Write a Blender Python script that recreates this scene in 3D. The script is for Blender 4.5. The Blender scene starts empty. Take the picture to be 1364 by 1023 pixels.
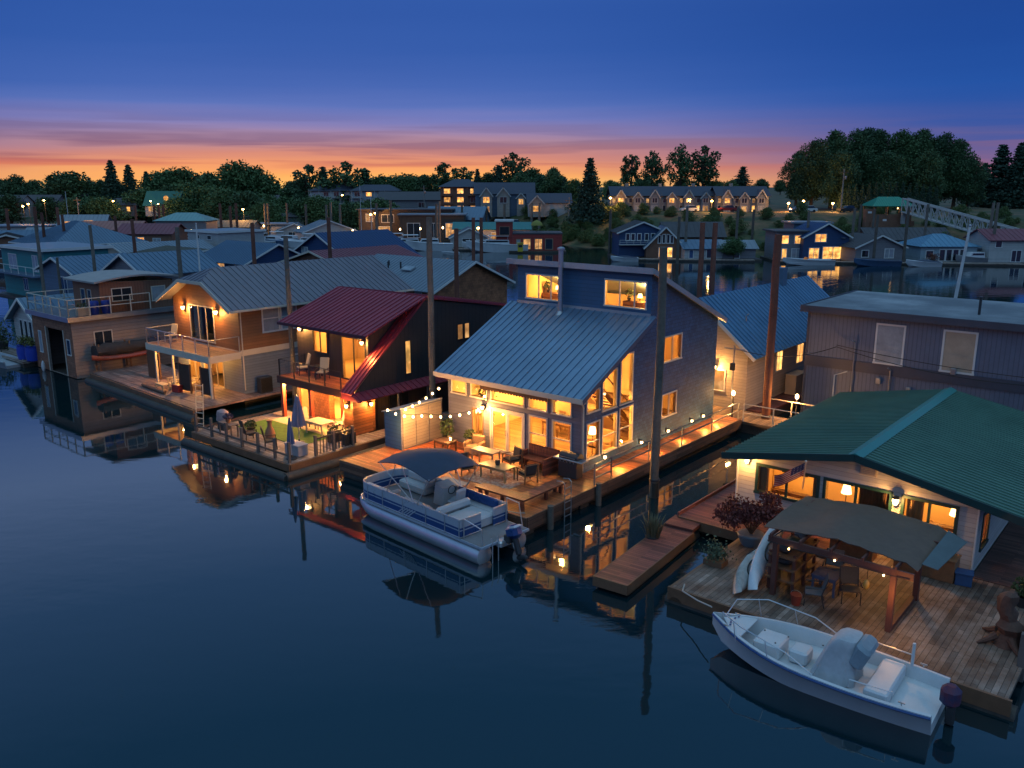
import bpy, bmesh, math, random
from math import sin, cos, pi, radians, atan2, sqrt, hypot
from mathutils import Vector, Matrix, noise
random.seed(7)
S = bpy.context.scene
# ---------------- camera
F, HOR, CH = 1130.0, 248.0, 13.4
PITCH = math.atan((511.5 - HOR) / F)
cam_d = bpy.data.cameras.new("camera")
cam_d.sensor_width = 36.0
cam_d.lens = 36.0 * F / 1364.0
cam_d.clip_start = 0.3
cam_d.clip_end = 8000
cam = bpy.data.objects.new("camera", cam_d)
S.collection.objects.link(cam)
cam.location = (0, 0, CH)
cam.rotation_euler = (pi / 2 - PITCH, 0, 0)
S.camera = cam
# ---------------- exposure and sampling
S.render.engine = 'CYCLES'
S.view_settings.view_transform = 'Standard'
S.view_settings.look = 'None'
S.view_settings.exposure = 0.2
S.view_settings.gamma = 1.0
S.cycles.max_bounces = 6
S.cycles.diffuse_bounces = 2
S.cycles.glossy_bounces = 3
S.cycles.transparent_max_bounces = 8
S.cycles.transmission_bounces = 3
S.cycles.sample_clamp_indirect = 3.0
S.cycles.use_denoising = True
S.cycles.caustics_reflective = False
S.cycles.caustics_refractive = False
# ---------------- dusk sky
def srgb(r, g, b, a=1.0):
    def c(v):
        v /= 255.0
        return v / 12.92 if v <= 0.04045 else ((v + 0.055) / 1.055) ** 2.4
    return (c(r), c(g), c(b), a)
world = bpy.data.worlds.new("World")
S.world = world
world.use_nodes = True
wt = world.node_tree
for n in list(wt.nodes): wt.nodes.remove(n)
def wn(t, **k):
    n = wt.nodes.new(t)
    for a, v in k.items(): setattr(n, a, v)
    return n
def wl(a, b): wt.links.new(a, b)
def wmath(op, a, b=None, c=None, clamp=False):
    n = wn('ShaderNodeMath', operation=op); n.use_clamp = clamp
    for i, v in enumerate((a, b, c)):
        if v is None: continue
        if isinstance(v, (int, float)): n.inputs[i].default_value = v
        else: wl(v, n.inputs[i])
    return n.outputs[0]
tc = wn('ShaderNodeTexCoord')
sp = wn('ShaderNodeSeparateXYZ'); wl(tc.outputs['Generated'], sp.inputs[0])
zz = sp.outputs[2]
az = wmath('ARCTAN2', sp.outputs[0], sp.outputs[1])          # 0 straight ahead, + to the right
def ramp(fac, stops):
    r = wn('ShaderNodeValToRGB'); e = r.color_ramp.elements
    while len(e) > 1: e.remove(e[0])
    e[0].position = stops[0][0]; e[0].color = srgb(*stops[0][1])
    for p, c in stops[1:]:
        q = e.new(p); q.color = srgb(*c)
    wl(fac, r.inputs[0]); return r.outputs[0]
comb = wn('ShaderNodeCombineXYZ')
wl(wmath('MULTIPLY', az, 2.2), comb.inputs[0])
wl(wmath('ADD', wmath('MULTIPLY', zz, 52.0), wmath('MULTIPLY', az, -0.8)), comb.inputs[1])
nz = wn('ShaderNodeTexNoise'); nz.inputs['Scale'].default_value = 1.0; nz.inputs['Detail'].default_value = 2.5
wl(comb.outputs[0], nz.inputs['Vector'])
# streaks bend the height at which the colours sit
zw = wmath('ADD', zz, wmath('MULTIPLY', wmath('SUBTRACT', nz.outputs['Fac'], 0.5), 0.022))
zs = wmath('MULTIPLY', zw, 5.0, clamp=True)                  # 0..0.2 of sin(elevation) over the ramp
warm = ramp(zs, [(0.0, (246, 190, 104)), (0.055, (243, 168, 94)), (0.11, (228, 148, 102)), (0.17, (200, 130, 114)), (0.24, (168, 128, 142)),
                 (0.30, (136, 122, 166)), (0.37, (104, 114, 176)), (0.43, (80, 106, 175)), (0.52, (58, 94, 168)), (0.72, (42, 84, 160)), (1.0, (36, 78, 154))])
cool = ramp(zs, [(0.0, (186, 112, 106)), (0.055, (158, 102, 118)), (0.10, (130, 95, 128)), (0.15, (104, 90, 138)), (0.215, (74, 84, 146)), (0.34, (42, 78, 152)),
                 (0.49, (24, 75, 153)), (0.70, (20, 68, 145)), (1.0, (22, 64, 138))])
d = wmath('ABSOLUTE', wmath('ADD', az, 0.20))
mr = wn('ShaderNodeMapRange'); mr.interpolation_type = 'SMOOTHSTEP'
wl(d, mr.inputs[0]); mr.inputs[1].default_value = 0.15; mr.inputs[2].default_value = 0.70
mx = wn('ShaderNodeMix', data_type='RGBA'); wl(mr.outputs[0], mx.inputs['Factor']); wl(warm, mx.inputs['A']); wl(cool, mx.inputs['B'])
# darker mauve streaks of cloud low over the sunset
comb2 = wn('ShaderNodeCombineXYZ')
wl(wmath('MULTIPLY', az, 4.2), comb2.inputs[0]); wl(wmath('ADD', wmath('MULTIPLY', zz, 84.0), wmath('MULTIPLY', nz.outputs['Fac'], 2.2)), comb2.inputs[1]); comb2.inputs[2].default_value = 3.3
nz2 = wn('ShaderNodeTexNoise'); nz2.inputs['Scale'].default_value = 1.0; nz2.inputs['Detail'].default_value = 3.0
wl(comb2.outputs[0], nz2.inputs['Vector'])
st = wn('ShaderNodeMapRange'); wl(nz2.outputs['Fac'], st.inputs[0]); st.inputs[1].default_value = 0.44; st.inputs[2].default_value = 0.60
band = wn('ShaderNodeMapRange'); wl(zz, band.inputs[0]); band.inputs[1].default_value = 0.085; band.inputs[2].default_value = 0.045
band2 = wn('ShaderNodeMapRange'); wl(zz, band2.inputs[0]); band2.inputs[1].default_value = 0.01; band2.inputs[2].default_value = 0.025
sd = wn('ShaderNodeMapRange'); wl(az, sd.inputs[0]); sd.inputs[1].default_value = -0.55; sd.inputs[2].default_value = 0.5; sd.inputs[3].default_value = 0.95; sd.inputs[4].default_value = 0.35
side = sd.outputs[0]
cf = wmath('MULTIPLY', wmath('MULTIPLY', st.outputs[0], band.outputs[0]), wmath('MULTIPLY', band2.outputs[0], side))
cl = ramp(zs, [(0.05, (216, 124, 84)), (0.10, (196, 106, 88)), (0.17, (142, 92, 106)), (0.28, (112, 94, 132)), (0.5, (70, 88, 152))])
mx2 = wn('ShaderNodeMix', data_type='RGBA'); wl(cf, mx2.inputs['Factor']); wl(mx.outputs['Result'], mx2.inputs['A']); wl(cl, mx2.inputs['B'])
# the high dome, out of the picture, has added brightness for roofs and water
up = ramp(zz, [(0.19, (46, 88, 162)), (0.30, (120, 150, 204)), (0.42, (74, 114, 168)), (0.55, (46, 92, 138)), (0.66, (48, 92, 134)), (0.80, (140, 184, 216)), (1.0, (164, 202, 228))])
bk = wn('ShaderNodeMapRange'); bk.interpolation_type = 'SMOOTHSTEP'; wl(sp.outputs[1], bk.inputs[0]); bk.inputs[1].default_value = 0.0; bk.inputs[2].default_value = -0.6  # extra brightness added behind the camera to light the front walls
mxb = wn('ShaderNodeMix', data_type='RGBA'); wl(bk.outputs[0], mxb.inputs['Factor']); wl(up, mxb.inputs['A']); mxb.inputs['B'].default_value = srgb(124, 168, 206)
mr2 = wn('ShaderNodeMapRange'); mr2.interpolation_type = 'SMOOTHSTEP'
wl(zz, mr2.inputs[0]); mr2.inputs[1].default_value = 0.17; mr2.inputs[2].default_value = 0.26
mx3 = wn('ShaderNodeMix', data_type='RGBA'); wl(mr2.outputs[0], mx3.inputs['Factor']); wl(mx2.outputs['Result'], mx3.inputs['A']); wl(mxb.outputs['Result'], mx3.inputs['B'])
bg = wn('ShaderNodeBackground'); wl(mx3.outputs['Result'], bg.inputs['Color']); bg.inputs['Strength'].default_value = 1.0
# what the air itself still scatters, with the sun just at the horizon
sky = wn('ShaderNodeTexSky'); sky.sky_type = 'NISHITA'; sky.sun_disc = False
sky.sun_elevation = radians(-1.0); sky.sun_rotation = radians(-12)
bg2 = wn('ShaderNodeBackground'); wl(sky.outputs[0], bg2.inputs['Color']); bg2.inputs['Strength'].default_value = 0.008
ad = wn('ShaderNodeAddShader'); wl(bg.outputs[0], ad.inputs[0]); wl(bg2.outputs[0], ad.inputs[1])
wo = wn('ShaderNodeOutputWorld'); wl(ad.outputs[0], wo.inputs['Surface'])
# ================= helpers
COL = S.collection
TH = radians(40)                     # the moorings lie turned 40 degrees to the view
def toW(X, Y): return (X * cos(TH) + Y * sin(TH), -X * sin(TH) + Y * cos(TH))
ORIG = {}
MESHES = {}
def empty(name, loc, rz=0.0):
    o = bpy.data.objects.new(name, None); COL.objects.link(o)
    o.empty_display_size = 0.3
    o.location = loc; o.rotation_euler = (0, 0, rz)
    return o
def tag(o, label, cat, group=None, kind=None):
    if label: o['label'] = label
    if cat: o['category'] = cat
    if group: o['group'] = group
    if kind: o['kind'] = kind
    return o
def thing(name, label, cat, p, rot=0.0, group=None, absolute=False):
    """top-level Empty at a place in the mooring frame; absolute: parts are given in mooring coordinates"""
    x, y = toW(p[0], p[1])
    o = empty(name, (x, y, p[2] if len(p) > 2 else 0.0), -TH + rot)
    tag(o, label, cat, group)
    ORIG[o.name] = Vector((p[0], p[1], p[2] if len(p) > 2 else 0.0)) if absolute else Vector((0, 0, 0))
    return o
def thing_w(name, label, cat, p, rot=0.0, group=None):
    o = empty(name, p, rot); tag(o, label, cat, group); ORIG[o.name] = Vector((0, 0, 0)); return o
def kids(o): return [c for c in bpy.data.objects if c.parent == o]
KID = {}
def copy_tree(o, parent=None):
    c = o.copy(); COL.objects.link(c); c.parent = parent
    for ch in KID.get(o.name, []): KID.setdefault(c.name, []).append(copy_tree(ch, c))
    return c
def place(o, p, rot=0.0, label=None, z=None, scale=None):
    x, y = toW(p[0], p[1]); o.location = (x, y, p[2]); o.rotation_euler = (0, 0, -TH + rot)
    if label: o['label'] = label
    if scale: o.scale = (scale,) * 3
    return o
def place_w(o, p, rot=0.0, label=None, scale=None):
    o.location = p; o.rotation_euler = (0, 0, rot)
    if label: o['label'] = label
    if scale is not None: o.scale = scale if isinstance(scale, tuple) else (scale,) * 3
    return o
class MB:
    def __init__(s): s.v = []; s.f = []; s.m = []; s.k = 0
    def mat(s, k): s.k = k; return s
    def add(s, vs, fs):
        n = len(s.v); s.v.extend(Vector(p) for p in vs)
        for f in fs: s.f.append([n + i for i in f]); s.m.append(s.k)
        return s
    def poly(s, *p): return s.add(p, [list(range(len(p)))])
    def box(s, x0, x1, y0, y1, z0, z1):
        return s.add([(x0,y0,z0),(x1,y0,z0),(x1,y1,z0),(x0,y1,z0),(x0,y0,z1),(x1,y0,z1),(x1,y1,z1),(x0,y1,z1)],
                     [[3,2,1,0],[4,5,6,7],[0,1,5,4],[1,2,6,5],[2,3,7,6],[3,0,4,7]])
    def cbox(s, c, d, rot=None, bev=0.0):
        """box about centre c with sizes d, turned by a Matrix, with chamfered edges when bev > 0"""
        a, b, h = d[0] / 2, d[1] / 2, d[2] / 2
        if bev <= 0:
            vs = [(x, y, z) for z in (-h, h) for x, y in ((-a,-b),(a,-b),(a,b),(-a,b))]
            fs = [[3,2,1,0],[4,5,6,7],[0,1,5,4],[1,2,6,5],[2,3,7,6],[3,0,4,7]]
        else:
            bev = min(bev, a * .9, b * .9, h * .9)
            def ring(k, z): return [(-a+k,-b,z),(a-k,-b,z),(a,-b+k,z),(a,b-k,z),(a-k,b,z),(-a+k,b,z),(-a,b-k,z),(-a,-b+k,z)]
            def ring2(z): return [(x*(a-bev)/a, y*(b-bev)/b, z) for x, y, _ in ring(bev, z)]
            rs = [ring2(-h), ring(bev, -h+bev), ring(bev, h-bev), ring2(h)]
            vs = [p for r in rs for p in r]
            fs = [list(range(7,-1,-1)), list(range(24,32))]
            for k in range(3):
                for i in range(8): fs.append([k*8+i, k*8+(i+1)%8, k*8+8+(i+1)%8, k*8+8+i])
        c = Vector(c)
        return s.add([(rot @ Vector(p) if rot else Vector(p)) + c for p in vs], fs)
    def bar(s, p, q, w, h=None, up=(0,0,1)):
        p, q = Vector(p), Vector(q); h = w if h is None else h
        d = (q - p)
        if d.length < 1e-6: return s
        d.normalize(); u = Vector(up)
        if abs(d.dot(u)) > .98: u = Vector((1,0,0))
        r = d.cross(u).normalized() * (w/2); u2 = r.cross(d).normalized() * (h/2)
        vs = [p-r-u2, p+r-u2, p+r+u2, p-r+u2, q-r-u2, q+r-u2, q+r+u2, q-r+u2]
        return s.add(vs, [[3,2,1,0],[4,5,6,7],[0,1,5,4],[1,2,6,5],[2,3,7,6],[3,0,4,7]])
    def tube(s, pts, r, n=8, caps=True):
        pts = [Vector(p) for p in pts]; rs = r if isinstance(r, (list, tuple)) else [r]*len(pts)
        vs = []; prev = None
        for i, p in enumerate(pts):
            a = pts[max(i-1,0)]; b = pts[min(i+1,len(pts)-1)]; d = (b-a)
            d = d.normalized() if d.length > 1e-9 else Vector((0,0,1))
            if prev is None:
                u = Vector((0,0,1)) if abs(d.z) < .9 else Vector((1,0,0))
                e = d.cross(u).normalized()
            else:
                e = (prev - d * prev.dot(d)); e = e.normalized() if e.length > 1e-6 else d.orthogonal().normalized()
            prev = e; g = d.cross(e)
            for k in range(n):
                t = 2*pi*k/n; vs.append(p + (e*cos(t) + g*sin(t)) * rs[i])
        fs = []
        for i in range(len(pts)-1):
            for k in range(n): fs.append([i*n+k, i*n+(k+1)%n, (i+1)*n+(k+1)%n, (i+1)*n+k])
        if caps:
            fs.append(list(range(n-1,-1,-1))); fs.append([(len(pts)-1)*n+k for k in range(n)])
        return s.add(vs, fs)
    def lathe(s, prof, c=(0,0,0), n=14):
        return s.tube([(c[0], c[1], c[2]+z) for r_, z in prof], [max(r_,1e-4) for r_, z in prof], n)
    def prism(s, pts, vec):
        vec = Vector(vec); p = [Vector(q) for q in pts]; n = len(p)
        return s.add(p + [q+vec for q in p], [list(range(n-1,-1,-1)), list(range(n,2*n))] + [[i,(i+1)%n,n+(i+1)%n,n+i] for i in range(n)])
    def ball(s, c, r, n=10, m=7, jit=0.0, seed=0):
        r = r if isinstance(r, (list, tuple)) else (r, r, r); R = random.Random(seed)
        vs = []; fs = []
        for i in range(m+1):
            t = pi*i/m
            for k in range(n):
                a = 2*pi*k/n; j = 1 + R.uniform(-jit, jit)
                vs.append((c[0]+r[0]*sin(t)*cos(a)*j, c[1]+r[1]*sin(t)*sin(a)*j, c[2]-r[2]*cos(t)*j))
        for i in range(m):
            for k in range(n): fs.append([i*n+k, i*n+(k+1)%n, (i+1)*n+(k+1)%n, (i+1)*n+k])
        return s.add(vs, fs)
    def loft(s, rings, close=True, caps=True):
        n = len(rings[0]); vs = [p for r in rings for p in r]; fs = []
        for i in range(len(rings)-1):
            for k in range(n if close else n-1): fs.append([i*n+k, i*n+(k+1)%n, (i+1)*n+(k+1)%n, (i+1)*n+k])
        if caps: fs.append(list(range(n-1,-1,-1))); fs.append([(len(rings)-1)*n+k for k in range(n)])
        return s.add(vs, fs)
    def leaves(s, pts, size, R, flat=0.0):
        for p in pts:
            a = Vector((R.gauss(0,1), R.gauss(0,1), R.gauss(0,1)*(1-flat))); a = a.normalized() if a.length > 1e-6 else Vector((1,0,0))
            b = a.orthogonal().normalized(); b.rotate(Matrix.Rotation(R.uniform(0,6.28), 3, a))
            c = a.cross(b); k = size * R.uniform(.6, 1.35); p = Vector(p)
            n = len(s.v)
            s.v.extend((p - c*k*.5, p + b*k*.32, p + c*k*.5, p - b*k*.32)); s.f.append([n, n+1, n+2, n+3]); s.m.append(s.k)
        return s
    def mesh(s, name, mats, smooth=False, off=Vector((0,0,0))):
        me = bpy.data.meshes.new(name)
        me.from_pydata([tuple(p - off) for p in s.v], [], s.f)
        mats = mats if isinstance(mats, (list, tuple)) else [mats]
        for m in mats: me.materials.append(m)
        if len(mats) > 1: me.polygons.foreach_set('material_index', s.m)
        if smooth:
            me.polygons.foreach_set('use_smooth', [True]*len(me.polygons))
            me.set_sharp_from_angle(angle=radians(38))
        me.update(); return me
    def build(s, name, mats, parent=None, smooth=False):
        off = Vector((0,0,0)); root = parent
        while root is not None and root.parent is not None: root = root.parent
        if root is not None: off = ORIG.get(root.name, off)
        o = bpy.data.objects.new(name, s.mesh(name, mats, smooth, off)); COL.objects.link(o)
        if parent is not None:
            o.parent = parent; KID.setdefault(parent.name, []).append(o)
        return o
    def solo(s, name, mats, label, cat, p, rot=0.0, group=None, smooth=False, absolute=False):
        """a thing that is one mesh, placed in the mooring frame"""
        off = Vector((p[0], p[1], p[2])) if absolute else Vector((0,0,0))
        o = bpy.data.objects.new(name, s.mesh(name, mats, smooth, off)); COL.objects.link(o)
        x, y = toW(p[0], p[1]); o.location = (x, y, p[2]); o.rotation_euler = (0, 0, -TH + rot)
        return tag(o, label, cat, group)
def rotz(a): return Matrix.Rotation(a, 3, 'Z')
LK = 6.0
def point_light(name, parent, p, watts, col=(1,.45,.11), r=.06):
    l = bpy.data.lights.new(name, 'POINT'); l.energy = watts*LK; l.color = col; l.shadow_soft_size = r
    o = bpy.data.objects.new(name, l); COL.objects.link(o)
    off = Vector((0,0,0)); root = parent
    while root.parent is not None: root = root.parent
    off = ORIG.get(root.name, off)
    o.parent = parent; o.location = Vector(p) - off; KID.setdefault(parent.name, []).append(o)
    return o
# ================= materials
MATS = {}
def nodes(name):
    m = bpy.data.materials.new(name); m.use_nodes = True; nt = m.node_tree
    b = nt.nodes['Principled BSDF']; return m, nt, b
def nd(nt, t, **k):
    n = nt.nodes.new(t)
    for a, v in k.items(): setattr(n, a, v)
    return n
def mth(nt, op, a, b=None, clamp=False):
    n = nd(nt, 'ShaderNodeMath', operation=op); n.use_clamp = clamp
    for i, v in enumerate((a, b)):
        if v is None: continue
        if isinstance(v, (int, float)): n.inputs[i].default_value = v
        else: nt.links.new(v, n.inputs[i])
    return n.outputs[0]
def mat(name, col, rough=.6, metal=0.0, var=.18, scale=1.5, bump=.0, kind='plain', size=.15, spec=.5, grain=30.0, col2=None, axis='x', objvar=0.0):
    """procedural surface: colour broken up by two noises, plus a pattern (laps, battens, shingles, planks, seams)"""
    if name in MATS: return MATS[name]
    m, nt, b = nodes(name); L = nt.links.new
    col = tuple(col[:3]); tcn = nd(nt, 'ShaderNodeTexCoord'); ob = tcn.outputs['Object']
    n1 = nd(nt, 'ShaderNodeTexNoise'); n1.inputs['Scale'].default_value = scale; n1.inputs['Detail'].default_value = 6; n1.inputs['Roughness'].default_value = .65
    L(ob, n1.inputs['Vector'])
    n2 = nd(nt, 'ShaderNodeTexNoise'); n2.inputs['Scale'].default_value = grain; n2.inputs['Detail'].default_value = 3
    L(ob, n2.inputs['Vector'])
    k = mth(nt, 'ADD', mth(nt, 'MULTIPLY', n1.outputs['Fac'], .7), mth(nt, 'MULTIPLY', n2.outputs['Fac'], .3))
    rp = nd(nt, 'ShaderNodeMapRange'); L(k, rp.inputs[0]); rp.inputs[1].default_value = .3; rp.inputs[2].default_value = .7
    rp.inputs[3].default_value = 1 - var; rp.inputs[4].default_value = 1 + var
    mul = rp.outputs[0]; height = None
    se = nd(nt, 'ShaderNodeSeparateXYZ'); L(ob, se.inputs[0])
    base = None
    if kind in ('siding', 'batten', 'rib'):
        s_ = se.outputs[2] if kind == 'siding' else mth(nt, 'ADD', se.outputs[0], se.outputs[1])
        fr = mth(nt, 'FRACT', mth(nt, 'DIVIDE', s_, size))
        if kind == 'siding':
            height = fr
            gap = mth(nt, 'GREATER_THAN', fr, .90)
            height = mth(nt, 'SUBTRACT', 1.0, fr)
        else:
            gap = mth(nt, 'LESS_THAN', fr, .14)
            height = mth(nt, 'SUBTRACT', 1.0, gap) if kind == 'batten' else gap
        mul = mth(nt, 'MULTIPLY', mul, mth(nt, 'SUBTRACT', 1.0, mth(nt, 'MULTIPLY', gap, .35)))
        if kind == 'siding':
            fl = mth(nt, 'FLOOR', mth(nt, 'DIVIDE', s_, size))
            wn_ = nd(nt, 'ShaderNodeTexWhiteNoise', noise_dimensions='1D'); L(fl, wn_.inputs['W'])
            mul = mth(nt, 'MULTIPLY', mul, mth(nt, 'ADD', .92, mth(nt, 'MULTIPLY', wn_.outputs['Value'], .16)))
    if kind in ('shingle', 'plank'):
        cb = nd(nt, 'ShaderNodeCombineXYZ')
        if kind == 'shingle':
            L(mth(nt, 'ADD', se.outputs[0], se.outputs[1]), cb.inputs[0]); L(se.outputs[2], cb.inputs[1])
        else:
            sn = nd(nt, 'ShaderNodeSeparateXYZ'); L(tcn.outputs['Normal'], sn.inputs[0])
            top = mth(nt, 'GREATER_THAN', mth(nt, 'ABSOLUTE', sn.outputs[2]), .5); side = mth(nt, 'SUBTRACT', 1.0, top)
            a_, b_ = (se.outputs[0], se.outputs[1]) if axis == 'x' else (se.outputs[1], se.outputs[0])
            L(mth(nt, 'ADD', a_, mth(nt, 'MULTIPLY', side, b_)), cb.inputs[0])
            L(mth(nt, 'ADD', mth(nt, 'MULTIPLY', top, b_), mth(nt, 'MULTIPLY', side, se.outputs[2])), cb.inputs[1])
        br = nd(nt, 'ShaderNodeTexBrick'); L(cb.outputs[0], br.inputs['Vector'])
        br.inputs['Scale'].default_value = 1.0
        br.inputs['Brick Width'].default_value = size * (1.25 if kind == 'shingle' else 18)
        br.inputs['Row Height'].default_value = size
        br.inputs['Mortar Size'].default_value = .007 if kind == 'plank' else .006
        br.inputs['Mortar Smooth'].default_value = .2
        q_ = (.78,1.20) if kind == 'shingle' else (.55,1.35)
        br.inputs['Color1'].default_value = (q_[0],)*3+(1,); br.inputs['Color2'].default_value = (q_[1],)*3+(1,); br.inputs['Mortar'].default_value = (.12,.12,.12,1)
        bw = nd(nt, 'ShaderNodeSeparateColor'); L(br.outputs['Color'], bw.inputs[0])
        mul = mth(nt, 'MULTIPLY', mul, bw.outputs[0]); height = mth(nt, 'ADD', mth(nt, 'SUBTRACT', 1.0, br.outputs['Fac']), mth(nt, 'MULTIPLY', bw.outputs[0], .25))
        if col2:
            base = nd(nt, 'ShaderNodeMix', data_type='RGBA'); base.inputs['A'].default_value = (*col, 1); base.inputs['B'].default_value = (*col2[:3], 1)
            L(mth(nt, 'MULTIPLY', mth(nt, 'SUBTRACT', n1.outputs['Fac'], .35), 2.6, clamp=True), base.inputs['Factor'])
    elif col2:
        base = nd(nt, 'ShaderNodeMix', data_type='RGBA'); base.inputs['A'].default_value = (*col, 1); base.inputs['B'].default_value = (*col2[:3], 1)
        L(mth(nt, 'MULTIPLY', mth(nt, 'SUBTRACT', n1.outputs['Fac'], .40), 4.0, clamp=True), base.inputs['Factor'])
    if objvar:
        oi = nd(nt, 'ShaderNodeObjectInfo')
        mul = mth(nt, 'MULTIPLY', mul, mth(nt, 'ADD', 1 - objvar, mth(nt, 'MULTIPLY', oi.outputs['Random'], 2 * objvar)))
    vm = nd(nt, 'ShaderNodeVectorMath', operation='SCALE')
    if base: L(base.outputs['Result'], vm.inputs[0])
    else: vm.inputs[0].default_value = col
    L(mul, vm.inputs['Scale']); L(vm.outputs[0], b.inputs['Base Color'])
    b.inputs['Metallic'].default_value = metal; b.inputs['Specular IOR Level'].default_value = spec
    rr = nd(nt, 'ShaderNodeMapRange'); L(n1.outputs['Fac'], rr.inputs[0]); rr.inputs[3].default_value = max(.03, rough - .14); rr.inputs[4].default_value = min(1, rough + .14)
    L(rr.outputs[0], b.inputs['Roughness'])
    if bump > 0 or height is not None:
        bp = nd(nt, 'ShaderNodeBump'); bp.inputs['Distance'].default_value = .03; bp.inputs['Strength'].default_value = max(bump, .25) if height is None else .7
        h = mth(nt, 'MULTIPLY', n2.outputs['Fac'], max(bump, .1))
        if height is not None: h = mth(nt, 'ADD', h, height)
        L(h, bp.inputs['Height']); L(bp.outputs[0], b.inputs['Normal'])
    MATS[name] = m; return m
def glow(name, col, strength, var=.35, scale=1.2, vary_obj=.0):
    """a lit lamp or lit room behind a pane"""
    if name in MATS: return MATS[name]
    m, nt, b = nodes(name); L = nt.links.new
    b.inputs['Base Color'].default_value = (.05,.03,.015,1); b.inputs['Roughness'].default_value = .25
    tcn = nd(nt, 'ShaderNodeTexCoord'); n1 = nd(nt, 'ShaderNodeTexNoise'); n1.inputs['Scale'].default_value = scale; n1.inputs['Detail'].default_value = 2
    L(tcn.outputs['Object'], n1.inputs['Vector'])
    rp = nd(nt, 'ShaderNodeMapRange'); L(n1.outputs['Fac'], rp.inputs[0]); rp.inputs[1].default_value = .35; rp.inputs[2].default_value = .65
    rp.inputs[3].default_value = strength*(1-var); rp.inputs[4].default_value = strength*(1+var)
    vo = nd(nt, 'ShaderNodeTexVoronoi'); vo.inputs['Scale'].default_value = scale*1.1; L(tcn.outputs['Object'], vo.inputs['Vector'])
    vc = nd(nt, 'ShaderNodeSeparateColor'); L(vo.outputs['Color'], vc.inputs[0])
    mc = nd(nt, 'ShaderNodeMix', data_type='RGBA'); L(mth(nt, 'MULTIPLY', vc.outputs[0], min(1, var*1.6)), mc.inputs['Factor']); mc.inputs['A'].default_value = (*col[:3], 1); mc.inputs['B'].default_value = (col[0]*.5, col[1]*.30, col[2]*.18, 1)
    L(mc.outputs['Result'], b.inputs['Emission Color'])
    s_ = rp.outputs[0]
    if vary_obj:
        oi = nd(nt, 'ShaderNodeObjectInfo'); s_ = mth(nt, 'MULTIPLY', s_, mth(nt, 'ADD', 1-vary_obj, mth(nt, 'MULTIPLY', oi.outputs['Random'], 2*vary_obj)))
    L(s_, b.inputs['Emission Strength'])
    MATS[name] = m; return m
def glassmat():
    m, nt, b = nodes('window_glass'); L = nt.links.new
    out = nt.nodes['Material Output']; nt.nodes.remove(b)
    tr = nd(nt, 'ShaderNodeBsdfTransparent'); tr.inputs[0].default_value = (.95,.95,.93,1)
    gl = nd(nt, 'ShaderNodeBsdfGlossy'); gl.inputs['Roughness'].default_value = .02
    fr = nd(nt, 'ShaderNodeFresnel'); fr.inputs[0].default_value = 1.5
    mi = nd(nt, 'ShaderNodeMixShader'); L(fr.outputs[0], mi.inputs[0]); L(tr.outputs[0], mi.inputs[1]); L(gl.outputs[0], mi.inputs[2]); L(mi.outputs[0], out.inputs['Surface'])
    MATS['glass'] = m; return m
GLASS = glassmat()
def leafmat(name, c1, c2):
    if name in MATS: return MATS[name]
    m, nt, b = nodes(name); L = nt.links.new
    tcn = nd(nt, 'ShaderNodeTexCoord'); n1 = nd(nt, 'ShaderNodeTexNoise'); n1.inputs['Scale'].default_value = .45; n1.inputs['Detail'].default_value = 5
    L(tcn.outputs['Object'], n1.inputs['Vector']); oi = nd(nt, 'ShaderNodeObjectInfo')
    f = mth(nt, 'ADD', mth(nt, 'MULTIPLY', mth(nt, 'SUBTRACT', n1.outputs['Fac'], .3), 1.7), mth(nt, 'MULTIPLY', mth(nt, 'SUBTRACT', oi.outputs['Random'], .5), .6), clamp=True)
    mi = nd(nt, 'ShaderNodeMix', data_type='RGBA'); L(f, mi.inputs['Factor']); mi.inputs['A'].default_value = (*c1, 1); mi.inputs['B'].default_value = (*c2, 1)
    L(mi.outputs['Result'], b.inputs['Base Color']); b.inputs['Roughness'].default_value = .75
    MATS[name] = m; return m
WHITE = mat('white_trim', (.62,.62,.60), .5, var=.10)
CREAM = mat('cream_trim', (.58,.52,.43), .5, var=.10)
DARK = mat('dark_paint', (.03,.032,.036), .5, var=.2)
STEEL = mat('galvanised_steel', (.42,.43,.45), .35, .8, var=.15)
ALU = mat('aluminium', (.62,.63,.65), .40, .85, var=.08, grain=5)
BLACK = mat('black_rubber', (.012,.012,.013), .55, var=.3)
PLASTER = mat('warm_plaster', (.74,.52,.27), .8, var=.06)
DARKGLASS = mat('dark_glass', (.02,.026,.034), .08, 0.0, var=.3, spec=.8)
PALEGLASS = mat('curtained_glass', (.30,.33,.36), .15, 0.0, var=.3, spec=.8)
WARM = glow('lit_room', (1.0,.50,.13), 1.35, var=.5, scale=1.3, vary_obj=.45)
WARMDIM = glow('dim_lit_room', (1.0,.54,.20), .50, var=.5, scale=1.3, vary_obj=.4)
BULB = glow('bulb_glow', (1.0,.62,.25), 14.0, var=.05)
BULBSOFT = glow('lamp_glow', (1.0,.58,.22), 6.0, var=.05)
DECKRED = mat('red_cedar_deck', (.42,.12,.035), .6, var=.25, kind='plank', size=.14, axis='x', bump=.2)
DECKREDY = mat('red_cedar_walk', (.42,.125,.04), .6, var=.25, kind='plank', size=.14, axis='x', bump=.2)
DECKGREY = mat('weathered_deck', (.23,.16,.12), .7, var=.35, kind='plank', size=.15, axis='x', col2=(.28,.25,.23), bump=.3)
DECKGREYY = mat('weathered_walk', (.23,.17,.13), .7, var=.35, kind='plank', size=.15, axis='y', col2=(.27,.25,.23), bump=.3)
LOGS = mat('wet_float_timber', (.055,.045,.036), .6, var=.5, scale=2.0, bump=.5, grain=14)
WOOD = mat('brown_timber', (.17,.085,.045), .6, var=.3, scale=2, bump=.2)
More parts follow.
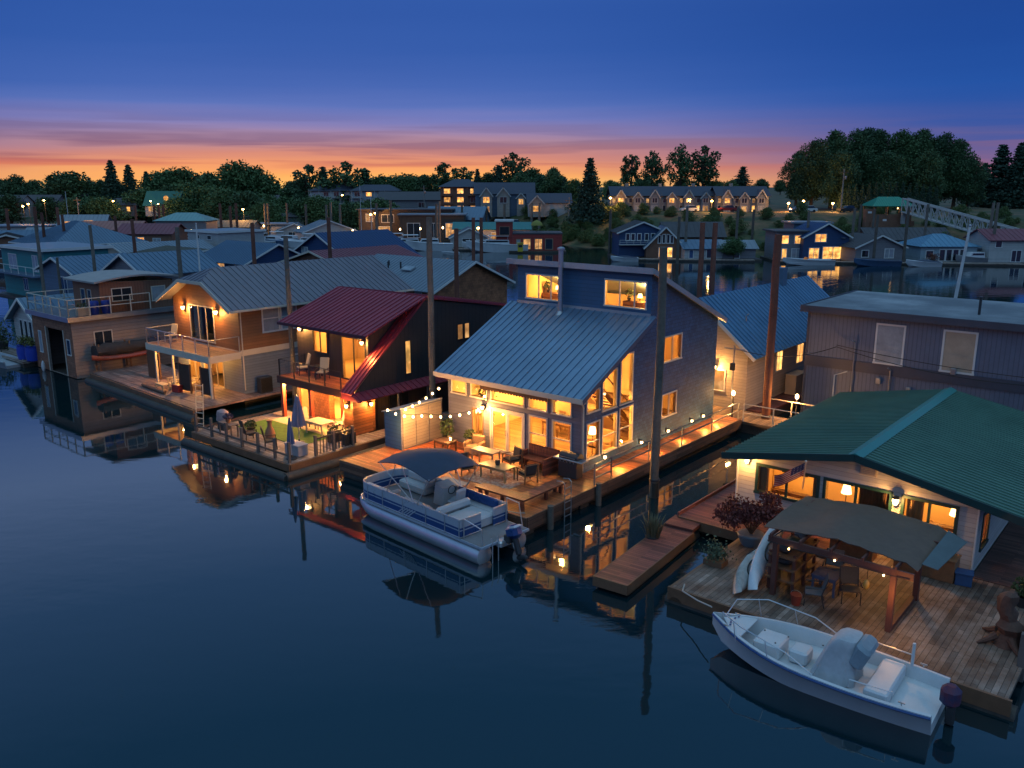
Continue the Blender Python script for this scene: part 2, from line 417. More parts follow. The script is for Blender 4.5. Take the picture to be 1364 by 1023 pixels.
TEAK = mat('patio_teak', (.24,.12,.055), .55, var=.3, scale=4, bump=.1)
PILEW = mat('weathered_pile', (.13,.11,.09), .8, var=.45, scale=1.2, bump=.6, grain=9, objvar=.3)
PILER = mat('rusty_pile', (.15,.055,.035), .75, var=.45, scale=1.0, bump=.4, grain=9, objvar=.3)
# ================= building kit
def wall(mb, a, b, z0, za, zb, ops=(), t=.16, kout=0, kin=1, inner=True):
    """sheet wall from plan point a to b (outside on the right hand), top za at a and zb at b; ops (s0,s1,z0,z1) are openings"""
    a, b = Vector((a[0], a[1], 0)), Vector((b[0], b[1], 0)); Ln = (b-a).length; d = (b-a)/Ln; n = Vector((d.y, -d.x, 0))
    top = lambda s: za + (zb-za)*s/Ln
    P = lambda s, z, k=0.0: a + d*s - n*k + Vector((0,0,z))
    cuts = sorted({0.0, Ln} | {min(max(c,0),Ln) for o in ops for c in o[:2]})
    for s0, s1 in zip(cuts, cuts[1:]):
        if s1 - s0 < 1e-5: continue
        col = sorted([o for o in ops if o[0] <= s0+1e-6 and o[1] >= s1-1e-6], key=lambda o: o[2])
        z = z0
        for o in list(col) + [None]:
            lo0, lo1 = (o[2], o[2]) if o else (top(s0), top(s1))
            if (lo0 - z) > 1e-5 or (lo1 - z) > 1e-5:
                mb.mat(kout).poly(P(s0,z), P(s1,z), P(s1,lo1), P(s0,lo0))
                if inner: mb.mat(kin).poly(P(s0,lo0,t), P(s1,lo1,t), P(s1,z,t), P(s0,z,t))
            if o: z = o[3]
    for s0, s1, y0, y1 in [o[:4] for o in ops]:
        mb.mat(kin)
        mb.poly(P(s0,y0), P(s0,y0,t), P(s0,y1,t), P(s0,y1)); mb.poly(P(s1,y0,t), P(s1,y0), P(s1,y1), P(s1,y1,t))
        mb.poly(P(s0,y0,t), P(s0,y0), P(s1,y0), P(s1,y0,t)); mb.poly(P(s0,y1), P(s0,y1,t), P(s1,y1,t), P(s1,y1))
    mb.mat(0); return mb
def window(parent, a, b, s0, s1, z0, z1, frame=None, pane=None, mull=(), bars=(), fw=.07, proud=.035, depth=.05, name='window', label=None):
    """frame round an opening of wall a-b with its pane as a sub-part; mull: fractions along, bars: fractions up"""
    frame = frame or WHITE; pane = pane or GLASS
    a, b = Vector((a[0], a[1], 0)), Vector((b[0], b[1], 0)); d = (b-a).normalized(); n = Vector((d.y, -d.x, 0))
    P = lambda s, z, k: a + d*s + n*k + Vector((0,0,z))
    m = MB(); th = proud + depth
    def piece(u0, u1, w0, w1, k1=proud):
        m.add([P(u0,w0,-depth), P(u1,w0,-depth), P(u1,w1,-depth), P(u0,w1,-depth), P(u0,w0,k1), P(u1,w0,k1), P(u1,w1,k1), P(u0,w1,k1)],
              [[3,2,1,0],[4,5,6,7],[0,1,5,4],[1,2,6,5],[2,3,7,6],[3,0,4,7]])
    piece(s0-fw, s1+fw, z1, z1+fw); piece(s0-fw-.02, s1+fw+.02, z0-fw, z0, proud+.03)
    piece(s0-fw, s0, z0, z1); piece(s1, s1+fw, z0, z1)
    for q in mull:
        c = s0 + (s1-s0)*q; piece(c-fw*.4, c+fw*.4, z0, z1, proud*.5)
    for q in bars:
        c = z0 + (z1-z0)*q; piece(s0, s1, c-fw*.35, c+fw*.35, proud*.45)
    o = m.build(name, frame, parent)
    g = MB()
    if pane is GLASS: k = -.02
    else: k = .012
    g.poly(P(s0,z0,k), P(s1,z0,k), P(s1,z1,k), P(s0,z1,k)); g.build('pane', pane, o)
    if label: o['label'] = label
    return o
def roof(mb, pts, th=.10, rib=.45, rw=.035, rh=.045, up=None):
    """slab of plane polygon pts (first edge is the eave) with standing seams running up the slope"""
    p = [Vector(q) for q in pts]; n = (p[1]-p[0]).cross(p[-1]-p[0]).normalized()
    if n.z < 0: p = [p[1], p[0]] + p[:1:-1]; n = (p[1]-p[0]).cross(p[-1]-p[0]).normalized()
    mb.prism([q - n*th for q in p], n*th)
    if rib:
        e = (p[1]-p[0]).normalized(); g = n.cross(e).normalized(); o = p[0]
        q = [((v-o).dot(e), (v-o).dot(g)) for v in p]; lo = min(a for a,_ in q); hi = max(a for a,_ in q)
        k = lo + rib*.5
        while k < hi:
            xs = []
            for (a0,b0),(a1,b1) in zip(q, q[1:]+q[:1]):
                if (a0-k)*(a1-k) < 0: xs.append(b0 + (b1-b0)*(k-a0)/(a1-a0))
            xs.sort()
            if len(xs) >= 2 and xs[-1]-xs[0] > .05:
                A = o + e*k + g*xs[0] + n*(rh*.5); B = o + e*k + g*xs[-1] + n*(rh*.5)
                mb.bar(A, B, rw, rh, n)
            k += rib
    return mb
def railing(parent, pts, h=.95, post=.05, step=1.5, rails=(1.0,), rail_w=.05, m=None, glass=False, name='railing'):
    """posts and rails along a 3-D path"""
    mb = MB(); g = MB()
    for p, q in zip(pts, pts[1:]):
        p, q = Vector(p), Vector(q); L_ = (q-p).length; k = max(1, round(L_/step))
        for i in range(k+1):
            c = p.lerp(q, i/k); mb.bar(c, c + Vector((0,0,h)), post)
        for r_ in rails: mb.bar(p + Vector((0,0,h*r_)), q + Vector((0,0,h*r_)), rail_w, rail_w*.9)
        if glass:
            g.poly(p+Vector((0,0,.08)), q+Vector((0,0,.08)), q+Vector((0,0,h-.06)), p+Vector((0,0,h-.06)))
    o = mb.build(name, m or STEEL, parent)
    if glass: g.build('glass_panel', GLASS, o)
    return o
# ================= the setting: water and banks
def water():
    m, nt, b = nodes('river_water'); L = nt.links.new
    b.inputs['Base Color'].default_value = (.003,.018,.024,1); b.inputs['Roughness'].default_value = .03; b.inputs['IOR'].default_value = 2.1
    tcn = nd(nt, 'ShaderNodeTexCoord')
    mp = nd(nt, 'ShaderNodeMapping'); mp.inputs['Scale'].default_value = (.5,1.0,1); mp.inputs['Rotation'].default_value = (0,0,.5); L(tcn.outputs['Object'], mp.inputs[0])
    n1 = nd(nt, 'ShaderNodeTexNoise'); n1.inputs['Scale'].default_value = .9; n1.inputs['Detail'].default_value = 4; L(mp.outputs[0], n1.inputs['Vector'])
    n2 = nd(nt, 'ShaderNodeTexNoise'); n2.inputs['Scale'].default_value = .035; n2.inputs['Detail'].default_value = 2; L(tcn.outputs['Object'], n2.inputs['Vector'])
    n3 = nd(nt, 'ShaderNodeTexNoise'); n3.inputs['Scale'].default_value = 3.2; n3.inputs['Detail'].default_value = 3; L(mp.outputs[0], n3.inputs['Vector'])
    hsum = mth(nt, 'ADD', n1.outputs['Fac'], mth(nt, 'MULTIPLY', n3.outputs['Fac'], .16))
    # rippled lanes between calm ones, more of them out in the channel
    le = nd(nt, 'ShaderNodeVectorMath', operation='LENGTH'); L(tcn.outputs['Object'], le.inputs[0])
    far = nd(nt, 'ShaderNodeMapRange'); L(le.outputs['Value'], far.inputs[0]); far.inputs[1].default_value = 45; far.inputs[2].default_value = 110; far.inputs[3].default_value = .20; far.inputs[4].default_value = .60
    pa = nd(nt, 'ShaderNodeMapRange'); L(n2.outputs['Fac'], pa.inputs[0]); pa.inputs[1].default_value = .42; pa.inputs[2].default_value = .60; pa.inputs[3].default_value = .25; pa.inputs[4].default_value = 1.0
    bp = nd(nt, 'ShaderNodeBump'); bp.inputs['Distance'].default_value = .05
    L(mth(nt, 'MULTIPLY', far.outputs[0], pa.outputs[0]), bp.inputs['Strength']); L(hsum, bp.inputs['Height']); L(bp.outputs[0], b.inputs['Normal'])
    o = MB().poly((-3000,-3000,0),(3000,-3000,0),(3000,3000,0),(-3000,3000,0)).build('water', m)
    tag(o, 'dark calm river water between the moorings', 'water', kind='structure')
water()
# bank line: azimuth (deg) -> distance of the waterline, height of the bank top, width of the slope
BANK = [(-75,420,4,40),(-45,420,4,40),(-32,400,4,40),(-22,370,4,40),(-14,345,5,34),(-8,320,5,30),(-4,262,6.5,30),(0,214,7,34),(4,198,7.2,34),(8,182,7.2,36),(13,172,7.2,34),(18,172,7.2,34),(24,180,7.4,34),(30,178,7.2,34),(38,176,7,34),(50,180,7,34),(75,200,7,34)]
def bank(azd):
    for a, b in zip(BANK, BANK[1:]):
        if a[0] <= azd <= b[0]:
            t = (azd-a[0])/(b[0]-a[0]); return [a[i]+(b[i]-a[i])*t for i in (1,2,3)]
    return list(BANK[0][1:]) if azd < BANK[0][0] else list(BANK[-1][1:])
def ground_z(x, y):
    azd = math.degrees(atan2(x, y)); r = hypot(x, y); d, h, w = bank(azd)
    d += 5*noise.noise((azd*.35, 3.1, 0)) + 2.5*noise.noise((azd*1.4, 7.7, 0))
    t = (r-d)/w
    if t <= 0: return -1.5*min(1, -t*3)
    s = min(1, t); s = s*s*(3-2*s)
    return h*s + (.5*noise.noise((x*.06, y*.06, 1.0)) + .25*noise.noise((x*.22, y*.22, 4.0)))*min(1, t*2) + max(0, r-d-w)*.004
def terrain():
    azs = [-75 + 150*i/300 for i in range(301)]
    ts = [-.3,-.1,0,.06,.13,.2,.28,.37,.46,.56,.67,.8,1.0,1.25,1.6,2.2,3.2,5,9,16,34]
    mb = MB(); n = len(ts); vs = []
    for a in azs:
        d, h, w = bank(a)
        for t in ts:
            r = d + t*w; x, y = r*sin(radians(a)), r*cos(radians(a)); vs.append((x, y, ground_z(x, y)))
    fs = [[i*n+k, i*n+k+1, (i+1)*n+k+1, (i+1)*n+k] for i in range(len(azs)-1) for k in range(n-1)]
    fs = [f[::-1] for f in fs]
    mb.add(vs, fs)
    m = mat('bank_ground', (.030,.062,.018), .9, var=.75, scale=.14, bump=.8, grain=.9, col2=(.13,.066,.034))
    o = mb.build('river_bank', m, smooth=False)
    for p in o.data.polygons: p.use_smooth = True
    tag(o, 'far river bank of dry grass and bare earth', 'bank', kind='structure')
terrain()
# ================= the blue two-level floating home
CLAP = mat('grey_blue_clapboard', (.115,.12,.165), .6, var=.14, kind='siding', size=.16, scale=.8)
SHINGLE = mat('blue_shingle', (.025,.088,.19), .7, var=.08, kind='shingle', size=.18, scale=.7, bump=.3)
BLUEROOF = mat('blue_metal_roof', (.19,.29,.41), .40, .5, var=.16, scale=.6, bump=.14, grain=2.2)
GREYROOFM = mat('pale_parapet_metal', (.42,.44,.47), .45, .5, var=.18)
xl, xr, Yf, Yu, Yb, zd = -29.2, -20.9, 29.8, 35.3, 42.4, .8
H = thing('floating_home', 'blue two-level floating home with shed roofs and glowing gridded windows', 'floating home', (xr, Yf, 0), absolute=True)
w = MB()
def zr(Y): return 4.60 + (Y-Yf)*.5 - .08
fo = [(.3,1.2,3.36,4.2),(1.6,2.57,3.36,4.2),(2.93,4.9,3.36,4.2),(5.27,6.28,3.36,4.2),(6.64,7.63,3.36,4.2),(5.3,6.27,1.36,2.97),(6.66,7.64,1.36,2.97),(2.92,4.9,zd+.03,2.92),(1.7,2.3,1.3,2.7)]
wall(w, (xl,Yf), (xr,Yf), .5, zr(Yf), zr(Yf), fo, kout=0, kin=2)
so = [(.32,1.28,1.4,3.0),(1.57,2.7,1.4,3.1),(3.0,4.1,1.4,3.18),(.30,1.22,3.56,4.5),(1.52,2.62,3.42,5.2),(3.0,4.0,3.42,5.75)]
wall(w, (xr,Yf), (xr,Yu), .5, zr(Yf), zr(Yu), so, kout=1, kin=2)
so2 = [(1.35,3.1,4.83,6.05),(1.4,2.8,1.97,3.08)]
zb1, zb2 = 9.32, 6.40
wall(w, (xr,Yu), (xr,Yb), .5, zb1, zb2, so2, kout=1, kin=2)
wall(w, (xr,Yb), (xl,Yb), .5, zb2, zb2, (), kout=1, kin=2)
wall(w, (xl,Yb), (xl,Yu), .5, zb2, zb1, (), kout=1, kin=2)
wall(w, (xl,Yu), (xl,Yf), .5, zr(Yu), zr(Yf), (), kout=1, kin=2)
uo = [(.62,2.85,7.6,8.82),(5.66,7.98,7.64,8.88)]
wall(w, (xl,Yu), (xr,Yu), 7.3, zb1, zb1, uo, kout=3, kin=2)
BLUELAP = mat('blue_lap_siding', (.045,.115,.22), .6, var=.14, kind='siding', size=.2, scale=.8)
hw = w.build('wall', [CLAP, SHINGLE, PLASTER, BLUELAP], H)
# corner boards
m = MB(); m.bar((xr-.0,Yf-.012,.5),(xr,Yf-.012,zr(Yf)),.16,.05); m.build('corner_board', mat('grey_corner_board', (.20,.20,.22), .6), H)
r1 = roof(MB(), [(xl-.55,Yf-.45,4.36),(xr+.3,Yf-.45,4.36),(xr+.3,Yu+.0,7.32),(xl-.55,Yu+.0,7.32)], .1, .42)
r1 = r1.build('lower_roof', BLUEROOF, H)
m = MB(); m.box(xl-.55,xr+.3,Yf-.50,Yf-.452,4.14,4.355); m.build('fascia', CREAM, H)
for x in (xr+.28, xl-.53): MB().bar((x,Yf-.45,4.22),(x,Yu,7.18),.05,.2).build('rake_board', mat('blue_trim', (.05,.09,.16), .5), H)
m = MB(); m.box(xl-.5,xr+.25,Yf-.44,Yf+.02,4.10,4.135); m.build('soffit', CREAM, H)
r2 = roof(MB(), [(xr+.25,Yb+.5,6.32),(xl-.45,Yb+.5,6.32),(xl-.45,Yu-.35,9.60),(xr+.25,Yu-.35,9.60)], .12, .5)
r2.build('upper_roof', BLUEROOF, H)
m = MB(); m.box(xl-.48,xr+.28,Yu-.41,Yu-.352,9.36,9.64); m.bar((xr+.28,Yu-.35,9.5),(xr+.28,Yb+.5,6.22),.07,.24); m.build('upper_fascia', GREYROOFM, H)
m = MB(); m.box(xl,xr,Yu-.09,Yu-.02,7.28,7.42); m.build('flashing', GREYROOFM, H)
fl = MB(); fl.box(xl+.2,xr-.2,Yf+.2,Yb-.2,.74,.83); fl.build('interior_floor', mat('oak_floor', (.32,.18,.08), .5, kind='plank', size=.16), H)
m = MB(); m.box(xl+.17,xr-.17,36.5,36.62,.83,6.7); m.box(xl+.17,-26.6,33.2,36.5,3.18,3.3); m.box(xl+.17,xr-.17,36.62,Yb-.17,3.6,3.72); m.box(xl+.17,xr-.17,Yu+.17,38.9,6.75,6.85); m.box(xl+.17,xr-.17,38.9,39,6.85,7.7); m.box(-24.4,-24.3,36.62,Yb-.2,.83,6.7)
m.build('interior_wall', PLASTER, H)
for k, o in enumerate(fo[:5]): window(H, (xl,Yf), (xr,Yf), *o, frame=CREAM)
for o in fo[5:7]: window(H, (xl,Yf), (xr,Yf), *o, frame=CREAM, bars=(.5,))
window(H, (xl,Yf), (xr,Yf), *fo[8], frame=TEAK, mull=(.5,), label='narrow timber framed window beside the door')
for o in so[:3]: window(H, (xr,Yf), (xr,Yu), *o, frame=CREAM, bars=(.45,), fw=.06)
for o in so[3:]: window(H, (xr,Yf), (xr,Yu), *o, frame=CREAM, fw=.06)
for o in so2: window(H, (xr,Yu), (xr,Yb), *o, frame=CREAM, mull=(.5,))
for o in uo: window(H, (xl,Yu), (xr,Yu), *o, frame=WHITE, mull=(.36,.73))
# patio door: a hinged leaf and a fixed one
d = MB(); x0 = xl+2.92
for a, b in ((x0,x0+.99),(x0+1.0,x0+1.98)):
    d.box(a,a+.09,Yf-.03,Yf+.03,zd+.03,2.92); d.box(b-.09,b,Yf-.03,Yf+.03,zd+.03,2.92); d.box(a+.09,b-.09,Yf-.03,Yf+.03,2.82,2.92); d.box(a+.09,b-.09,Yf-.03,Yf+.03,zd+.03,zd+.16)
d.box(x0-.1,x0,Yf-.045,Yf+.05,zd,3.02); d.box(x0+1.98,x0+2.08,Yf-.045,Yf+.05,zd,3.02); d.box(x0,x0+1.98,Yf-.045,Yf+.05,2.92,3.02)
d = d.build('patio_door', CREAM, H)
g = MB()
for a, b in ((x0+.09,x0+.9),(x0+1.09,x0+1.89)): g.poly((a,Yf,zd+.16),(b,Yf,zd+.16),(b,Yf,2.82),(a,Yf,2.82))
g.build('pane', GLASS, d)
MB().tube([(x0+.93,Yf-.05,1.75),(x0+.93,Yf-.09,1.78),(x0+.93,Yf-.09,1.95),(x0+.93,Yf-.05,1.98)],.015,6).build('handle', DARK, d, True)
# rolled awning with a scalloped valance under the eave
a = MB(); a.tube([(xl+2.5,Yf-.32,4.2),(xl+6.6,Yf-.32,4.2)],.09,8)
k = 24
for i in range(k):
    u0 = xl+2.5+4.1*i/k; u1 = xl+2.5+4.1*(i+1)/k
    pts = [(u0,Yf-.40,4.14)]+[(u0+(u1-u0)*t,Yf-.40,3.96-.07*sin(pi*t)) for t in (0,.25,.5,.75,1)]+[(u1,Yf-.40,4.14)]
    a.prism(pts, (0,.012,0))
a.build('awning', mat('brown_canvas', (.10,.05,.03), .8), H)
# stove pipe
p = MB(); p.tube([(-26.0,34.85,6.85),(-26.0,34.85,10.25)],.13,12); p.lathe([(.30,0),(.2,.12),(.14,.2)],(-26,34.85,6.95)); p.lathe([(.15,0),(.2,.02),(.2,.10),(.08,.16)],(-26,34.85,10.25))
for z in (7.9,9.0): p.lathe([(.145,0),(.145,.06)],(-26,34.85,z))
p.build('stove_pipe', STEEL, H, True)
g = MB(); g.tube([(xr+.24,Yf-.46,4.25),(xr+.24,Yf-.36,4.05),(xr+.07,Yf-.06,3.85),(xr+.07,Yf-.06,.95)],.04,6); g.build('downspout', CREAM, H, True)
m = MB(); m.box(xl-.3,xr+.3,Yf-.2,Yb+.2,-.25,.48); m.build('float', LOGS, H)
def sconce(parent, p, n, watts=25, s=1.0, name='wall_lamp'):
    """lantern on a wall at p, n is the outward plan direction"""
    n = Vector((n[0], n[1], 0)); p = Vector(p); m = MB()
    m.cbox(p+n*.03, (.12*s,.12*s,.2*s)); m.bar(p+n*.03+Vector((0,0,.08*s)), p+n*.16+Vector((0,0,.12*s)), .025)
    m.lathe([(.03*s,.14*s),(.10*s,.08*s),(.10*s,.06*s)], p+n*.16, 8); m.lathe([(.055*s,-.13*s),(.06*s,-.11*s)], p+n*.16, 8)
    o = m.build(name, DARK, parent)
    b = MB(); b.lathe([(.05*s,-.11*s),(.085*s,-.02*s),(.085*s,.06*s)], p+n*.16, 8); b.build('bulb', BULB, o, True)
    point_light('lamp_light', o, p+n*.34+Vector((0,0,-.05)), watts)
    return o
sconce(H, (-26.75,Yf-.02,2.95), (0,-1), 42)
# light in the rooms
IN = (1,.46,.10)
for q, wt_ in (((-27.4,32.6,3.0),60),((-24.6,32.3,4.3),80),((-22.2,32.3,3.0),55),((-28.0,34.8,2.6),25),((-27.5,37.3,8.2),34),((-22.4,37.3,8.2),34),((-22.5,39.0,5.6),32),((-22.5,39.0,2.7),32)):
    point_light('room_light', H, q, wt_*1.75, IN, .12)
# furniture that shows through the glass
def table(name, label, cat, p, L_, W_, Hh, m, rot=0, leg=.06, group=None):
    t = thing(name, label, cat, p, rot, group)
    MB().cbox((0,0,Hh-.02),(L_,W_,.045),bev=.008).build('tabletop', m, t)
    for sx in (-1,1):
        for sy in (-1,1): MB().cbox((sx*(L_/2-leg),sy*(W_/2-leg),(Hh-.045)/2),(leg,leg,Hh-.045)).build('leg', m, t)
    MB().box(-L_/2+leg,L_/2-leg,-W_/2+leg*.6,-W_/2+leg*1.2,Hh-.13,Hh-.044).box(-L_/2+leg,L_/2-leg,W_/2-leg*1.2,W_/2-leg*.6,Hh-.13,Hh-.044).build('apron', m, t)
    return t
def sofa(label, p, rot, m, L_=1.9, cat='sofa', name='sofa'):
    t = thing(name, label, cat, p, rot)
    MB().cbox((0,0,.2),(L_,.85,.26),bev=.04).build('base', m, t)
    for s in range(2): MB().cbox((-L_/4+.02+s*(L_/2-.04),-.06,.40),(L_/2-.14,.66,.16),bev=.05).build('seat_cushion', m, t)
    MB().cbox((0,.36,.55),(L_,.2,.62),bev=.07).build('backrest', m, t)
    for s in (-1,1): MB().cbox((s*(L_/2+.02),-.02,.38),(.2,.82,.52),bev=.06).build('armrest', m, t)
    return t
sofa('tan sofa inside the lit blue home', (-22.6,33.6,.83), 0, mat('tan_fabric', (.35,.2,.1), .9))
table('dining_table', 'timber dining table behind the lit windows of the blue home', 'table', (-25.2,33.9,.83), 1.8, .9, .75, WOOD)
kc = thing('kitchen_cabinet', 'brown kitchen cabinets along the rear wall inside the blue home', 'cabinet', (-23.6,36.15,.83))
MB().cbox((0,0,.43),(3.6,.6,.86)).build('cupboard', WOOD, kc); MB().cbox((0,-.02,.88),(3.7,.64,.05)).build('worktop', CREAM, kc); MB().cbox((0,.1,1.7),(3.4,.36,.7)).build('wall_cupboard', WOOD, kc)
def floor_lamp(label, p):
    t = thing('floor_lamp', label, 'lamp', p)
    MB().lathe([(.15,0),(.15,.03),(.015,.05),(.015,1.35)]).build('stand', DARK, t, True)
    MB().lathe([(.2,1.3),(.13,1.62)],n=12).build('lamp_shade', BULBSOFT, t, True)
floor_lamp('lit floor lamp behind the lower corner windows of the blue home', (-21.6,31.6,.83))
floor_lamp('lit floor lamp beside the patio door inside the blue home', (-28.3,31.0,.83))
# ================= its deck
D = thing('patio_deck', 'red cedar deck in front of the blue floating home with walkway down its side', 'deck', (-30.7,24.1,0), absolute=True)
MB().box(-30.75,-19.5,24.1,Yf-.01,.66,.80).build('deck_boards', DECKRED, D)
MB().box(xr+.01,-19.5,Yf-.009,43.0,.66,.80).build('walkway_boards', DECKREDY, D)
m = MB(); m.box(-30.8,-19.45,24.02,24.09,.30,.82); m.box(-19.49,-19.42,24.1,43.0,.30,.82); m.box(-30.83,-30.76,24.1,Yf,.30,.82); m.build('skirt_board', mat('skirt_timber', (.16,.08,.05), .7, var=.35, kind='plank', size=.17, axis='x', bump=.3), D)
m = MB()
for y in (24.4,26.2,28.2): m.tube([(-30.6,y,.1),(-19.6,y,.1)],.32,10)
m.tube([(-20.0,24.3,.12),(-20.0,43,.12)],.32,10)
m.build('float_log', LOGS, D, True)
for y in (25.4,28.8,): MB().tube([(-19.3,y,-.6),(-19.3,y,.98)],.13,9).build('bollard', PILEW, D, True)
# lockers with a blue end
L_ = thing('storage_locker', 'tall beige storage lockers with a blue end standing on the red deck', 'locker', (-30.2,28.4,0), absolute=True)
m = MB(); m.mat(1).poly((-30.85,26.95,.8),(-29.65,26.95,.8),(-29.65,26.95,2.86),(-30.85,26.95,2.56)); m.mat(0).poly((-29.65,26.95,.8),(-29.65,29.78,.8),(-29.65,29.78,2.86),(-29.65,26.95,2.86))
m.mat(1).poly((-30.85,29.78,.8),(-30.85,26.95,.8),(-30.85,26.95,2.56),(-30.85,29.78,2.56)); m.build('locker_body', [CLAP, BLUELAP], L_)
MB().prism([(-30.95,26.85,2.55),(-29.58,26.85,2.89),(-29.58,26.85,2.94),(-30.95,26.85,2.60)],(0,2.92,0)).build('locker_roof', GREYROOFM, L_)
for k in range(3):
    y = 27.05+.9*k; dr = MB().box(-29.649,-29.62,y,y+.84,.88,2.78).build('door', mat('beige_clapboard', (.24,.20,.17), .6, var=.14, kind='siding', size=.16, scale=.8), L_)
    MB().tube([(-29.60,y+.76,1.75),(-29.58,y+.76,1.78),(-29.58,y+.76,1.92),(-29.60,y+.76,1.95)],.012,6).build('handle', STEEL, dr)
# string lights
def strings(name, label, pts, nb, sag, watts=21, bs=1.0):
    p = [Vector(q) for q in pts]; t = thing(name, label, 'string lights', tuple(p[0]), absolute=True); path = []
    for a, b in zip(p, p[1:]):
        for i in range(13):
            u = i/12; q = a.lerp(b, u); q.z -= sag*4*u*(1-u); path.append(q)
    MB().tube(path,.012,5).build('cable', BLACK, t)
    Ls = [0]
    for a, b in zip(path, path[1:]): Ls.append(Ls[-1]+(b-a).length)
    for i in range(nb):
        s = Ls[-1]*(i+.5)/nb; j = max(k for k in range(len(Ls)-1) if Ls[k] <= s); u = (s-Ls[j])/max(1e-6, Ls[j+1]-Ls[j]); q = path[j].lerp(path[j+1], u)
        b = MB(); b.lathe([(.02*bs,-.17*bs),(.05*bs,-.14*bs),(.055*bs,-.10*bs),(.03*bs,-.05*bs)], q, 8); b.build('bulb', BULB, t, True)
        if i % 4 == 2: point_light('bulb_light', t, q+Vector((.55,-.5,-.5)), watts)
strings('string_lights', 'drooping string of warm bulbs from the blue locker end to the wall lamp', [(-30.6,26.7,2.95),(-28.6,27.5,2.75),(-26.7,29.6,3.02)], 11, .22)
strings('string_lights', 'string of warm bulbs rising along the top of the beige lockers', [(-29.4,26.8,2.98),(-29.45,29.6,3.7)], 6, .12)
# railing and step lights along the side walkway
railing(D, [(-19.6,30.2,.8),(-19.6,42.9,.8)], .95, .05, 3.2, (.52,1.0), m=STEEL, name='walkway_railing')
railing(D, [(-19.6,28.9,.8),(-19.6,30.2,.8)], .95, .05, 1.3, (.35,.7,1.0), m=STEEL, name='corner_railing')
WL = None
for k, (Y, z) in enumerate(((31.4,1.2),(34.6,1.15),(37.2,1.15),(39.7,1.15),(41.0,1.15))):
    t = thing('walkway_lamp', ['walkway lamp on the blue shingle wall nearest the patio, under the corner windows','walkway lamp on the blue shingle wall just before the tall piling','walkway lamp on the blue wall just past the tall piling, third from the patio','walkway lamp fourth from the patio on the blue shingle wall','walkway lamp farthest from the patio, by the rear corner of the blue home'][k], 'wall lamp', (xr,Y,z), group='lamps along the side walkway')
    MB().cbox((.03,0,.06),(.06,.12,.22),bev=.01).bar((.05,0,.15),(.16,0,.16),.02).lathe([(.09,.10),(.03,.15)],(.16,0,0),8).build('bracket', DARK, t)
    MB().lathe([(.03,-.06),(.06,-.02),(.055,.09)],(.16,0,0),8).build('bulb', BULB, t, True)
    point_light('lamp_light', t, (.95,0,-.15), 10)
# ladder over the deck edge
def ladder(label, p, rot, h, wd=.45, m=None, name='ladder', lean=0.0, grp=None, loops=True):
    t = thing(name, label, 'ladder', p, rot, grp)
    s = MB()
    for sx in (-1,1):
        pts = [(sx*wd/2,0,0),(sx*wd/2,lean,h)]
        if loops: pts += [(sx*wd/2,lean+.12,h+.1),(sx*wd/2,lean+.4,h+.05)]
        s.tube(pts,.022,6)
    s.build('rail', m or STEEL, t, True)
    k = int(h/.3)
    for i in range(1,k+1): MB().bar((-wd/2,lean*i*.3/h,i*.3-.1),(wd/2,lean*i*.3/h,i*.3-.1),.035).build('rung', m or STEEL, t)
    return t
ladder('steel swim ladder at the front right corner of the red deck', (-19.33,26.6,-.3), pi/2, 1.9)
# bench seats
b = thing('corner_bench', 'long L-shaped dark red bench along the front corner of the deck', 'bench', (-20.3,24.9,.8), absolute=True)
RB = mat('red_stained_bench', (.22,.065,.04), .5, var=.25, kind='plank', size=.13, axis='x')
MB().box(-22.6,-20.0,24.55,25.15,1.20,1.27).box(-20.6,-20.0,25.151,27.4,1.20,1.27).build('seat', RB, b)
for q in ((-22.4,24.65),(-22.4,25.05),(-21.2,24.65),(-20.15,24.65),(-20.15,26.2),(-20.45,27.2),(-20.15,27.2)):
    MB().box(q[0]-.06,q[0]+.06,q[1]-.06,q[1]+.06,.805,1.2).build('leg', RB, b)
b = thing('wall_bench', 'red-brown slatted bench with backrest against the wall under the lower windows', 'bench', (-22.6,29.2,.8), absolute=True)
MB().box(-23.7,-21.9,28.85,29.45,1.18,1.24).build('seat', RB, b)
m = MB()
for i in range(12): m.box(-23.7+.15*i,-23.7+.15*i+.13,29.46,29.50,1.0,1.78)
m.build('backrest', RB, b)
MB().box(-21.98,-21.9,28.3,29.45,.85,1.6).build('end_panel', RB, b)
MB().box(-23.78,-23.71,28.84,29.45,.85,1.5).build('end_panel', RB, b)
for q in ((-23.5,28.95),(-22.1,28.95)): MB().box(q[0]-.05,q[0]+.05,q[1]-.05,q[1]+.05,.805,1.18).build('leg', RB, b)
# patio chairs
CUSH = mat('charcoal_cushion', (.035,.034,.036), .9, var=.2)
def patio_chair(label, p, rot, grp='patio chairs on the red deck', fm=None, cm=None):
    t = thing('patio_chair', label, 'chair', p, rot, grp); fm = fm or TEAK; cm = cm or CUSH
    for sx in (-1,1):
        MB().bar((sx*.33,-.32,0),(sx*.33,-.32,.62),.05).build('leg', fm, t)
        MB().bar((sx*.33,.30,0),(sx*.33,.36,.9),.05).build('leg', fm, t)
        MB().bar((sx*.33,-.36,.63),(sx*.33,.34,.62),.07,.035).build('armrest', fm, t)
    MB().cbox((0,-.02,.34),(.64,.66,.05)).bar((-.33,.35,.85),(.33,.35,.85),.05).build('seat_frame', fm, t)
    MB().cbox((0,-.03,.42),(.58,.6,.11),bev=.035).build('seat_cushion', cm, t)
    MB().cbox((0,.29,.66),(.56,.12,.46),Matrix.Rotation(-.17,3,'X'),bev=.04).build('back_cushion', cm, t)
    return t
patio_chair('dark cushioned chair by the wall bench facing the low table', (-23.9,28.5,.8), -.3)
